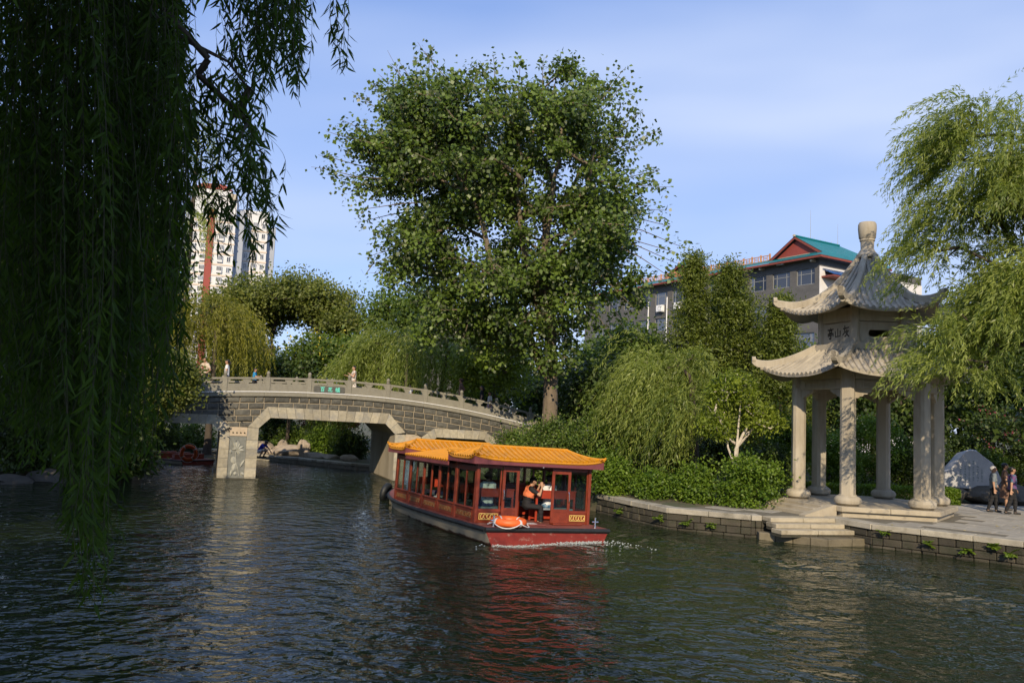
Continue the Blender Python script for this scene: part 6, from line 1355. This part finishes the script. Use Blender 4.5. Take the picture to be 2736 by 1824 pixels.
# ================================================================== PEOPLE
RP = random.Random(4)
m_skin = mat('skin', (.42, .24, .15), .55, .06, 12); m_skin2 = mat('skin_tan', (.33, .18, .11), .55, .06, 12); m_hair = mat('hair_black', (.012, .010, .009), .45, .3, 30); m_hairg = mat('hair_grey', (.42, .41, .39), .6, .2, 30)
m_shoe = mat('shoe', (.03, .028, .026), .5, .2, 10); m_black = mat('black_cloth', (.012, .012, .014), .85, .2, 12); m_lip = mat('lips', (.30, .10, .08), .5, .05, 10); m_eye = mat('eye_dark', (.02, .015, .012), .2, .1, 10)
def cloth(name, c, dark=None, ds=14): return mat(name, c, .85, .12, 9, .15, 60, dark=dark, dscale=ds, dlo=.52, dhi=.58)
def v3(*a): return np.array(a, float)
def nrm(a): a = np.array(a, float); return a/np.linalg.norm(a)
def person(label, mw, H=1.65, torso=(0, 0, 1), armL=((-.25, 0, -1), (-.1, .25, -1)), armR=((.25, 0, -1), (.1, .25, -1)), legL=((-.05, .05, -1), (-.02, 0, -1)), legR=((.05, .05, -1), (.02, 0, -1)), head=0.0, nod=0.0, pelvis=None,
           shirt=None, sleeve=.75, pants=None, leg_cov=.95, skirt=None, hair='short', hairm=None, skin=None, vest=None, hat=None, build=1.0, feet=True, print_m=None, group=None, pants_top=None):
    hairm = hairm or m_hair; skin = skin or m_skin; T = nrm(torso); k = H
    ll = (.245*k, .245*k)
    def leg(sx, L_):
        hip = v3(sx*.055*k, 0, 0); kn = hip+nrm(L_[0])*ll[0]; an = kn+nrm(L_[1])*ll[1]; return hip, kn, an
    lL, lR = leg(-1, legL), leg(1, legR); zmin = min(lL[2][2], lR[2][2])-.045*k
    pz = -zmin if pelvis is None else pelvis
    up = T; fwd = v3(0, 1, 0); fwd = nrm(fwd-up*(fwd@up)); rt = np.cross(fwd, up)
    pel = v3(0, 0, .02*k); chest = pel+up*.17*k; sh = pel+up*.285*k; nk = pel+up*.315*k; hd = nk+nrm(up*1.0+fwd*(.10+nod*.5))*.085*k
    hf = nrm(fwd*math.cos(head)+rt*math.sin(head)); hf = nrm(hf-v3(0, 0, nod)); hr_ = nrm(np.cross(hf, v3(0, 0, 1))); hu = np.cross(hr_, hf)
    caps = []                                                            # (a, b, ra, rb, region)
    def cap(a, b, ra, rb, reg): caps.append((np.array(a)+v3(0, 0, pz), np.array(b)+v3(0, 0, pz), ra*k*build if reg in 'TP' else ra*k, rb*k*build if reg in 'TP' else rb*k, reg))
    for sx in (-1, 1):
        cap(pel+v3(sx*.035*k, 0, -.02*k), pel+up*.06*k+rt*sx*.035*k, .062, .058, 'P'); cap(pel+up*.06*k+rt*sx*.032*k, chest+rt*sx*.045*k, .056, .062, 'T'); cap(chest+rt*sx*.045*k, sh+rt*sx*.07*k-up*.02*k, .062, .045, 'T'); cap(sh+rt*sx*.07*k-up*.01*k, nk, .042, .030, 'T')
    cap(nk-up*.01*k, hd-hf*.008*k, .030, .030, 'N')
    cap(hd+hu*.018*k-hf*.012*k, hd+hu*.012*k+hf*.012*k, .056, .052, 'H'); cap(hd-hu*.02*k+hf*.012*k, hd-hu*.038*k+hf*.022*k, .042, .028, 'H')   # skull, jaw
    cap(hd+hf*.052*k+hu*.004*k, hd+hf*.064*k-hu*.012*k, .008, .011, 'H')                                                                       # nose
    for sx in (-1, 1): cap(hd+hr_*sx*.054*k-hu*.008*k-hf*.006*k, hd+hr_*sx*.058*k+hu*.008*k-hf*.008*k, .010, .013, 'H')                        # ears
    hands = []
    for sx, A_, rg in ((-1, armL, 'A'), (1, armR, 'A')):
        s0 = sh+rt*sx*.098*k-up*.012*k; el = s0+nrm(A_[0])*.172*k; wr = el+nrm(A_[1])*.15*k; cap(s0, el, .034, .026, 'U'); cap(el, wr, .026, .017, 'F')
        d = nrm(A_[1]) if len(A_) < 3 else nrm(A_[2]); side = np.cross(d, v3(0, 0, 1)) if abs(d[2]) < .9 else v3(0, 1, 0); side = nrm(side-d*(side@d)); pn_ = np.cross(d, side)
        cap(wr, wr+d*.045*k+side*.012*k, .016, .016, 'F'); cap(wr, wr+d*.045*k-side*.012*k, .016, .016, 'F')
        for j, (o_, ln) in enumerate(((-.020, .040), (-.0068, .048), (.0068, .050), (.020, .043))):
            b0 = wr+d*.045*k+side*o_*k; b1 = b0+nrm(d+side*o_*5)*ln*.55*k; b2 = b1+nrm(d+pn_*.45)*ln*.5*k; cap(b0, b1, .0075, .0068, 'F'); cap(b1, b2, .0068, .0058, 'F')
        b0 = wr+d*.012*k+side*.018*k; b1 = b0+nrm(d*.7+side)*.028*k; cap(b0, b1, .009, .008, 'F'); cap(b1, b1+nrm(d+side*.3)*.024*k, .008, .0065, 'F')
    for (hip, kn, an) in (lL, lR):
        cap(hip, kn, .052*build, .035, 'G'); cap(kn, (kn*.6+an*.4), .034, .036, 'S'); cap((kn*.6+an*.4), an, .036, .021, 'S')
        if feet: cap(an-v3(0, .012*k, .022*k), an+v3(0, .10*k, -.030*k), .024, .018, 'O')
    q = MB()
    for a, b, ra, rb, reg in caps:
        d = b-a; L_ = np.linalg.norm(d); d = d/max(L_, 1e-6); pts = []; rs = []
        for t_ in np.linspace(-1, 0, 4): pts.append(a+d*ra*math.sin(t_*math.pi/2)); rs.append(max(ra*math.cos(t_*math.pi/2), .0008))
        for t_ in np.linspace(0, 1, 4): pts.append(b+d*rb*math.sin(t_*math.pi/2)); rs.append(max(rb*math.cos(t_*math.pi/2), .0008))
        q.tube([tuple(p) for p in pts], rs, 10)
    me0 = bpy.data.meshes.new('tmp'); me0.from_pydata(q.v, [], q.f); ob = bpy.data.objects.new('tmp', me0); COL.objects.link(ob)
    md = ob.modifiers.new('r', 'REMESH'); md.mode = 'VOXEL'; md.voxel_size = .0125; sm = ob.modifiers.new('s', 'SMOOTH'); sm.factor = .5; sm.iterations = 2
    dg = bpy.context.evaluated_depsgraph_get(); me = bpy.data.meshes.new_from_object(ob.evaluated_get(dg)); bpy.data.objects.remove(ob); me.name = 'body'
    nv = len(me.vertices); V = np.zeros(nv*3, np.float32); me.vertices.foreach_get('co', V); V = V.reshape(-1, 3); Nv = np.zeros(nv*3, np.float32); me.vertices.foreach_get('normal', Nv); Nv = Nv.reshape(-1, 3)
    best = np.full(nv, 9e9); reg = np.zeros(nv, dtype='<U1'); fr = np.zeros(nv)
    for a, b, ra, rb, rg in caps:
        ab = b-a; t_ = np.clip(((V-a)@ab)/max(ab@ab, 1e-9), 0, 1); d = np.linalg.norm(V-a-t_[:, None]*ab, axis=1)-(ra+(rb-ra)*t_); m_ = d < best; best[m_] = d[m_]; reg[m_] = rg; fr[m_] = t_[m_]
    me.materials.clear(); me.materials.append(skin); me.polygons.foreach_set('use_smooth', [True]*len(me.polygons))
    root = empty('person', mw=mw, label=label, cat='person', group=group); body = link('body', me, root)
    polys = [tuple(p.vertices) for p in me.polygons]
    def wear(name, mask, m, offs=.012):
        fs = [f for f in polys if all(mask[i] for i in f)]
        if not fs: return None
        used = sorted({i for f in fs for i in f}); mp = {i: j for j, i in enumerate(used)}; P_ = V[used]+Nv[used]*offs
        # small folds
        P_ = P_+Nv[used]*(.004*np.sin(P_[:, 2:3]*55+P_[:, 0:1]*30))
        me_ = bpy.data.meshes.new(name); me_.from_pydata([tuple(p) for p in P_], [], [tuple(mp[i] for i in f) for f in fs]); me_.materials.append(m); me_.polygons.foreach_set('use_smooth', [True]*len(me_.polygons)); return link(name, me_, root)
    hdw = hd+v3(0, 0, pz); loc = V-hdw; x_f = loc@hf; x_u = loc@hu
    if shirt is not None:
        tz = (V-(pel+v3(0, 0, pz)))@up
        o = wear('shirt', ((reg == 'T') & (tz < .315*k)) | ((reg == 'P') & (tz > -.02*k)) | ((reg == 'U') & (fr <= sleeve)), shirt, .014)
        if print_m is not None:
            q = MB(); c = (pel+up*.19*k+v3(0, 0, pz))+fwd*.085*k*build
            for (dx, dz, w, h) in ((-.05, .03, .03, .07), (0, .02, .025, .09), (.05, .03, .03, .07), (0, -.05, .11, .03)): q.box(c[0]+dx-w/2, c[0]+dx+w/2, c[1], c[1]+.012, c[2]+dz-h/2, c[2]+dz+h/2)
            q.build('print', print_m, o)
    if vest is not None:
        tz = (V-(pel+v3(0, 0, pz)))@up; wear('life_vest', (reg == 'T') & (tz < .31*k) & (tz > .13*k), vest, .045)
    if pants is not None: wear('trousers', (reg == 'P') | (reg == 'G') | ((reg == 'S') & (fr < 2) & (leg_cov > .5)), pants, .012)
    if skirt is not None:
        q = MB(); n = 20; prof = [(.085, .10), (.078, .04), (.10, -.06), (.125, -.18), (.14, -.27)]; vs = []; fs = []
        for r_, z_ in prof:
            for j in range(n): a = 2*math.pi*j/n; rr = r_*k*(1+.06*math.cos(a*6+z_*20)); vs.append((rr*math.cos(a)*1.05, rr*math.sin(a)*.85, pz+z_*k))
        for i in range(len(prof)-1):
            for j in range(n): fs.append((i*n+j, i*n+(j+1) % n, (i+1)*n+(j+1) % n, (i+1)*n+j))
        q.add(vs, fs); q.build('skirt', skirt, root, True)
    if feet: wear('shoes', (reg == 'O'), m_shoe, .006)
    hm = (reg == 'H') & ((x_u > .022*k) | (x_f < -.012*k)) & ~((x_f > .035*k) & (x_u < .045*k))
    wear('hair', hm, hairm, .016)
    if hair in ('long', 'bun', 'pony'):
        q = MB(); b0 = hdw-hf*.058*k+hu*.02*k
        if hair == 'long': q.tube([tuple(b0), tuple(b0-hf*.012*k-hu*.06*k), tuple(b0+hf*.0*k-hu*.13*k)], [.045*k, .05*k, .02*k], 10)
        elif hair == 'pony': q.tube([tuple(b0), tuple(b0-hf*.03*k-hu*.03*k), tuple(b0-hf*.03*k-hu*.11*k)], [.018*k, .024*k, .008*k], 8)
        else: q.lathe([(.003, -.03), (.022, -.02), (.03, 0), (.022, .02), (.003, .03)], 10, tuple(b0+hu*.02*k))
        q.build('hair_tail', hairm, root, True)
    q = MB()
    for sx in (-1, 1): c = hdw+hf*.052*k+hr_*sx*.02*k+hu*.012*k; q.lathe([(.001, -.005), (.006, -.003), (.007, 0), (.006, .003), (.001, .005)], 8, tuple(c))
    q.build('eyes', m_eye, body); q = MB(); c = hdw+hf*.053*k-hu*.032*k; q.tube([tuple(c-hr_*.014*k), tuple(c+hf*.004), tuple(c+hr_*.014*k)], [.003, .005, .003], 6); q.build('mouth', m_lip, body)
    if hat is not None:
        q = MB(); c = hdw+hu*.045*k; q.lathe([(.105*k, 0), (.11*k, .004), (.062*k, .012), (.06*k, .05), (.045*k, .062), (.01, .064)], 18, tuple(c)); q.build('hat', hat, root, True)
    return root
def stand(px, Y, z, face, **k):
    p = aty(px, 1116, Y); return Matrix.Translation((p[0], p[1], z)) @ Matrix.Rotation(face, 4, 'Z')
def on_bridge(px, y, face):
    d = ray(px, 1000); C = np.array([0, 0, CAMH]); O3 = np.array([*(BR_O+BR_Y*y), 0]); N3 = np.array([BR_Y[0], BR_Y[1], 0]); kk = ((O3-C)@N3)/(d@N3); P_ = C+kk*d; s = (P_-O3)@np.array([*BR_T, 0])
    return Matrix.Translation((P_[0], P_[1], zdeck(s)-.03)) @ Matrix.Rotation(face, 4, 'Z')
W = math.pi                                        # face = pi looks at the camera; +pi/2 looks to the left of the picture
c_beige = cloth('shirt_beige', (.55, .45, .34)); c_white = cloth('shirt_white', (.74, .74, .73)); c_blue = cloth('shirt_blue', (.02, .22, .45)); c_pat = cloth('dress_pattern', (.66, .60, .52), (.06, .05, .06), 16); c_brown = cloth('shirt_brown', (.16, .09, .06)); c_grey = cloth('top_grey', (.16, .19, .21)); c_purple = cloth('top_purple', (.14, .06, .17), (.03, .16, .2), 9); c_pink = cloth('top_pink', (.55, .35, .42)); c_navy = cloth('navy', (.02, .025, .10)); c_short = cloth('shorts_pattern', (.06, .17, .30), (.55, .62, .66), 22); c_vest = cloth('vest_orange', (.75, .20, .08)); c_lb = cloth('shirt_pale_blue', (.45, .55, .70)); c_royal = cloth('shirt_royal', (.02, .03, .38)); c_khaki = cloth('trousers_khaki', (.3, .26, .2)); c_hat = cloth('hat_brown', (.14, .07, .04)); c_lwhite = cloth('shorts_white', (.7, .66, .62))
GB = 'people crossing the bridge'
person('person in beige T-shirt with red print standing on the left of the bridge', on_bridge(546, 4.4, W-.3), 1.72, armL=((-.6, 0, -1), (.5, .35, -.6)), armR=((.6, 0, -1), (-.5, .35, -.6)), shirt=c_beige, pants=m_black, print_m=cloth('print_red', (.45, .05, .04)), skin=m_skin2, group=GB, build=1.1)
person('person in white top with tied dark hair looking along the bridge to the left', on_bridge(606, 4.6, W/2+.2), 1.62, shirt=c_white, pants=c_navy, hair='pony', group=GB, sleeve=.5)
person('child in bright blue shirt walking along the bridge', on_bridge(681, 4.4, -W/2), 1.22, armR=((.1, .5, -.8), (0, 1, .1)), shirt=c_blue, pants=m_black, legL=((-.05, .3, -1), (0, -.1, -1)), legR=((.05, -.3, -1), (0, -.3, -1)), group=GB)
person('person in white dress with dark pattern, arm raised, beside the bridge name board', on_bridge(946, 4.8, W/2+.5), 1.6, armL=((-.2, .3, -.8), (.5, .6, .5)), armR=((.2, .4, -.7), (-.2, 1, .2)), shirt=c_pat, sleeve=.3, skirt=c_pat, hair='bun', group=GB)
person('small child in white behind the railing right of the name board', on_bridge(1097, 4.4, .3), .98, shirt=c_white, pants=c_pink, group=GB)
person('person in brown hat and brown shirt, hand on hip, on the bridge slope', on_bridge(1234, 2.4, W/2-.1), 1.66, armL=((-.25, .1, -1), (0, .2, -1)), armR=((.5, -.5, -.8), (-.3, .6, -.5)), shirt=c_brown, sleeve=.9, pants=c_khaki, hat=c_hat, skin=m_skin2, group=GB)
person('person in dark clothes in the tree shade at the bridge end', on_bridge(1290, 3.0, W/2), 1.62, shirt=m_black, pants=m_black, group=GB, hair='long')
person('person in pale pink and white in the tree shade at the bridge end', on_bridge(1312, 3.4, W/2+.4), 1.45, shirt=c_white, skirt=c_pink, hair='long', group=GB)
# strollers on the path by the inscribed stone
GP = 'people strolling on the path'
gz_ = PZ
person('elderly person with short grey hair, grey top and black trousers on the path', stand(2652, 29.2, gz_, -W/2-.25), 1.56, legL=((-.03, .32, -1), (0, -.02, -1)), legR=((.03, -.22, -1), (0, -.35, -1)), armL=((-.2, .35, -1), (0, .6, -.8)), armR=((.35, -.25, -1), (.1, .1, -1)), shirt=c_grey, sleeve=.95, pants=m_black, hairm=m_hairg, group=GP, head=.15)
person('person in brown sleeveless dress walking behind the grey-haired person', stand(2683, 30.2, gz_, -W/2-.4), 1.64, shirt=c_brown, sleeve=.2, skirt=c_brown, hair='bun', group=GP, legL=((-.03, .2, -1), (0, -.05, -1)))
person('person in purple patterned top and black trousers striding along the path', stand(2702, 28.6, gz_, -W/2-.15), 1.58, legL=((-.03, .36, -1), (0, -.02, -1)), legR=((.03, -.3, -1), (0, -.4, -1)), armL=((-.3, .4, -1), (0, .5, -.9)), armR=((.35, -.5, -1), (.1, -.1, -1)), shirt=c_purple, sleeve=.9, pants=m_black, group=GP, build=1.12)
# far bank and shrubs
sq = atz(694, 1222, .36)
person('person in blue shirt and white shorts squatting by the water beyond the arch', Matrix.Translation((sq[0]-.2, sq[1]+.5, .36)) @ Matrix.Rotation(-W/2-.3, 4, 'Z'), 1.6, torso=(0, .75, 1), legL=((-.25, 1, .25), (0, -.55, -1)), legR=((.25, 1, .25), (0, -.55, -1)), armL=((-.1, .8, -.7), (.1, .7, -.7)), armR=((.1, .8, -.7), (-.1, .7, -.7)), shirt=c_royal, pants=c_lwhite, leg_cov=.3, nod=.5)
person('person in pale blue shirt half hidden by shrubs left of the leaning willow', stand(1655, 34.2, 1.05, W-.4), 1.65, shirt=c_lb, pants=c_navy)
# passengers
GS = 'passengers in the tour boat'; SIT = dict(legL=((-.15, 1, -.05), (0, .05, -1)), legR=((.15, 1, -.05), (0, .05, -1)))
def seat(x, y, z=.90, yaw=0): return BM @ Matrix.Translation((x, y, 0)) @ Matrix.Rotation(yaw, 4, 'Z') @ Matrix.Scale(1/BOAT_S, 4) @ Matrix.Translation((0, 0, z*BOAT_S))
person('seated passenger in white T-shirt and dark shorts on the left stern bench', seat(-.98, .70), 1.7, pelvis=.085, armL=((-.3, .35, -1), (.1, 1, -.5)), armR=((.3, .35, -1), (-.1, 1, -.5)), shirt=c_white, pants=c_navy, leg_cov=.3, group=GS, head=.35, skin=m_skin2, **SIT)
person('seated passenger in white shirt and blue patterned shorts on the right stern bench', seat(.82, .70), 1.68, pelvis=.085, armL=((-.3, .35, -1), (.1, 1, -.5)), armR=((.3, .35, -1), (-.1, 1, -.5)), shirt=c_white, pants=c_short, leg_cov=.3, group=GS, **SIT)
person('person in black with an orange vest holding hands to the face at the stern door', seat(.06, .52, .88, -W/2-.25), 1.6, pelvis=.085, torso=(0, .22, 1), armL=((-.3, .8, -.55), (.35, .35, 1), (.2, -.1, 1)), armR=((.3, .8, -.55), (-.35, .35, 1), (-.2, -.1, 1)), shirt=m_black, pants=m_black, vest=c_vest, hair='bun', group=GS, nod=.25, **SIT)
person('seated passenger in dark clothes near the middle windows of the boat', seat(-1.0, 2.75), 1.66, pelvis=.085, shirt=m_black, pants=c_navy, group=GS, **SIT)
person('seated passenger in dark brown near the bow windows of the boat', seat(-.9, 3.75), 1.66, pelvis=.085, shirt=c_brown, pants=c_navy, group=GS, hair='long', **SIT)
# ================================================================== ROCKS AND SMALL THINGS
RR = random.Random(9)
m_rock = mat('rock_tan', (.36, .30, .23), .9, .2, 2.5, .8, 12, objvar=.12, dark=(.22, .18, .14), dscale=1.5, dlo=.5, dhi=.7); m_rockd = mat('rock_dark', (.075, .068, .055), .9, .25, 2.5, .8, 12, objvar=.15); m_mon = mat('monument_stone', (.40, .40, .40), .8, .12, 2, .3, 30)
def rock(label, px, py, Y, w, h, d=None, m=m_rock, group='rocks on the far bank', zb=.36, name='rock', amp=.3):
    p = aty(px, py, Y); o = link(name, blob(RR, (0, 0, h*.5), (w/2, (d or w*.7)/2, h*.55), amp)); o.data.materials.append(m); o.location = (p[0], p[1], zb-.08); o.rotation_euler = (0, 0, RR.uniform(-.5, .5)); return tag(o, label, 'rock', group)
for (px, Y, w, h, lab) in ((706, 52.5, 1.5, .8, 'tan boulder behind the squatting person'), (735, 51.2, 1.3, .4, 'low tan boulder on the far bank edge'), (775, 50.6, 2.3, .72, 'broad tan boulder in the middle of the far bank'), (812, 50.2, .9, 1.05, 'upright pointed tan boulder on the far bank'), (757, 51.6, .8, .95, 'small tan boulder perched behind the broad one'), (850, 49.6, 2.0, .38, 'long low tan boulder below the round shrub'), (885, 49.2, 1.3, .32, 'flat tan boulder right of the long low one'), (938, 47.6, 1.1, .42, 'pale block-shaped stone beside the right pier')): rock(lab, px, 1150, Y, w, h)
rock('pale rough boulder on the bank edge right of the boat', 1612, 1310, 30.2, 1.5, .75, zb=.62, group='rocks on the right bank')
rock('flat dark rock lying in the shade at the left bank waterline', 130, 1250, 32.5, 2.2, .6, 1.4, m_rockd, 'rocks on the left bank', -.1); rock('dark rock in the shade beneath the left bank bushes', 10, 1250, 31.0, 1.8, .5, 1.4, m_rockd, 'rocks on the left bank', -.1); rock('small dark rock at the waterline by the left bridge end', 250, 1250, 34, 2.2, .9, 1.6, m_rockd, 'rocks on the left bank', -.1)
# inscribed monument stone on its base rocks
mp_ = aty(2592, 1250, 32.6); mon = empty('inscribed_stone', (mp_[0], mp_[1], PZ), rad(-8), 'large grey-white slanted stone carved with small green characters beside the path', 'monument')
zt = aty(2555, 1198, 32.6)[2]-PZ; bm = bmesh.new()
prof = [(-1.75, .62), (1.3, .50), (1.75, .95), (1.55, 1.25), (1.25, 1.6), (.75, zt-.25), (.35, zt-.03), (0.0, zt), (-.35, zt-.08), (-.8, zt-.45), (-1.3, zt-.85), (-1.8, 1.15)]
prof = [(x*.66, z) for x, z in prof]; n = len(prof); q = MB(); ins = .10
q.add([(x, -.12, z) for x, z in [(x*.96, z*.97+.03) for x, z in prof]]+[(x, .0, z) for x, z in prof]+[(x*.9, .75, z*.9+.1) for x, z in prof], [tuple(range(n))]+[(i, n+i, n+(i+1) % n, (i+1) % n) for i in range(n)]+[(n+i, 2*n+i, 2*n+(i+1) % n, n+(i+1) % n) for i in range(n)]+[tuple(range(3*n-1, 2*n-1, -1))])
q.build('slab', m_mon, mon); m_ins = mat('inscription_green', (.10, .17, .16), .8, .2, 20); q = MB(); gk = list(GLYPH)
for cI in range(9):                                     # columns of small carved characters
    for rI in range(9):
        x = -.9+cI*.155; z = .86+rI*.105
        if z > zt-.42-abs(x+.05)*.95: continue
        g_ = GLYPH[gk[(cI*5+rI*3) % len(gk)]]
        for st_ in g_[::2]:
            for a, b in zip(st_[:-1], st_[1:]):
                d = np.array(b)-np.array(a); L_ = np.linalg.norm(d); d /= L_; nn_ = np.array([-d[1], d[0]])*.07; c = [np.array(a)-nn_, np.array(b)-nn_, np.array(b)+nn_, np.array(a)+nn_]
                q.add([(x+p[0]*.085, -.123, z+p[1]*.08) for p in c], [(0, 1, 2, 3)])
tag(q.build('inscription', m_ins, mon), kind='stuff')
for (dx, dy, w, h, d) in ((-.6, -.2, 1.2, .75, 1.2), (.35, -.1, 1.5, .8, 1.3), (1.2, 0, 1.1, .9, 1.2)):
    o = link('base_rock', blob(RR, (dx, dy+.2, h*.4), (w/2, d/2, h*.5), .3), mon); o.data.materials.append(m_rockd)
for k, (px, Y, w, h) in enumerate(((2655, 33.5, 1.8, .9), (2715, 32.8, 1.6, .8))): rock(('dark boulder behind the grey-haired stroller', 'dark boulder at the edge of the path behind the purple-clad stroller')[k], px, 1300, Y, w, h, m=m_rockd, group='boulders by the inscribed stone', zb=PZ)
# ferny weeds growing out of the embankment wall
WD = [(1655, 1365, 'tuft of weeds on the wall just right of the boat'), (1760, 1385, 'tuft of weeds on the wall left of the coping step'), (1830, 1400, 'weeds hanging over the wall below the big shrub'), (1900, 1405, 'small weeds on the wall left of the landing'), (2360, 1425, 'weeds on the wall right of the landing'), (2475, 1455, 'fern on the wall below the pavilion platform'), (2580, 1470, 'fern on the wall below the right corner of the platform'), (2650, 1460, 'small fern near the coping on the far right wall'), (2695, 1480, 'large fern on the far right wall')]
for (px, py, lab) in WD:
    # ray meets the wall face
    best = None
    for i in range(len(line)-1):
        a, b = line[i], line[i+1]; d = ray(px, py); u2 = b-a; M2 = np.array([[d[0], -u2[0]], [d[1], -u2[1]]])
        if abs(np.linalg.det(M2)) < 1e-9: continue
        s_, t_ = np.linalg.solve(M2, a)
        if -.02 <= t_ <= 1.02 and s_ > 0 and (best is None or s_ < best[0]): best = (s_, CAMH+d[2]*s_, a+u2*t_)
    if best is None: continue
    s_, z_, xy = best; z_ = min(max(z_, .12), .6); t = empty('wall_weed', (xy[0]-.02, xy[1]-.06, z_), 0, lab, 'weed', 'weeds on the embankment wall'); PP, AA2 = [], []
    for f_ in range(11):
        a = RR.uniform(0, 6.28); dr = np.array([math.cos(a)*.6, -abs(math.sin(a))*.5-.15, RR.uniform(.1, .9)]); L_ = RR.uniform(.16, .34)
        for s2 in np.linspace(.15, 1, 12):
            p = dr*L_*s2+np.array([0, 0, -.35*L_*s2*s2]); PP += [p, p]; sd = unit(np.cross(dr, [0, 0, 1.])); AA2 += [unit(sd+dr*.5), unit(-sd+dr*.5)]
    PP, AA2 = np.array(PP), np.array(AA2); tag(link('fronds', leaf_mesh('fronds', PP, AA2, rdir(len(PP))+[0, -.5, .8], .075, .03, NR.normal(.6, .2, len(PP)), GREEN['hedge']), t), kind='stuff')
# yellow leaves fallen on the paving
q = MB()
for k in range(26):
    p = (RR.uniform(9, 17), RR.uniform(22.8, 26.4))
    if not inside(p, allp) or np.linalg.norm(np.array(p)-PC) < 3.6: continue
    a = RR.uniform(0, 6.28); s = RR.uniform(.03, .06); q.add([(p[0]+s*math.cos(a+j*1.57)*(1.6 if j % 2 else .7), p[1]+s*math.sin(a+j*1.57)*(1.6 if j % 2 else .7), PZ+.012+.006*(j % 2)) for j in range(4)], [(0, 1, 2, 3)])
tag(q.build('fallen_leaves', mat('dead_leaf', (.5, .38, .08), .8, .2, 10)), 'yellow leaves scattered on the paving before the pavilion', 'leaves', kind='stuff')
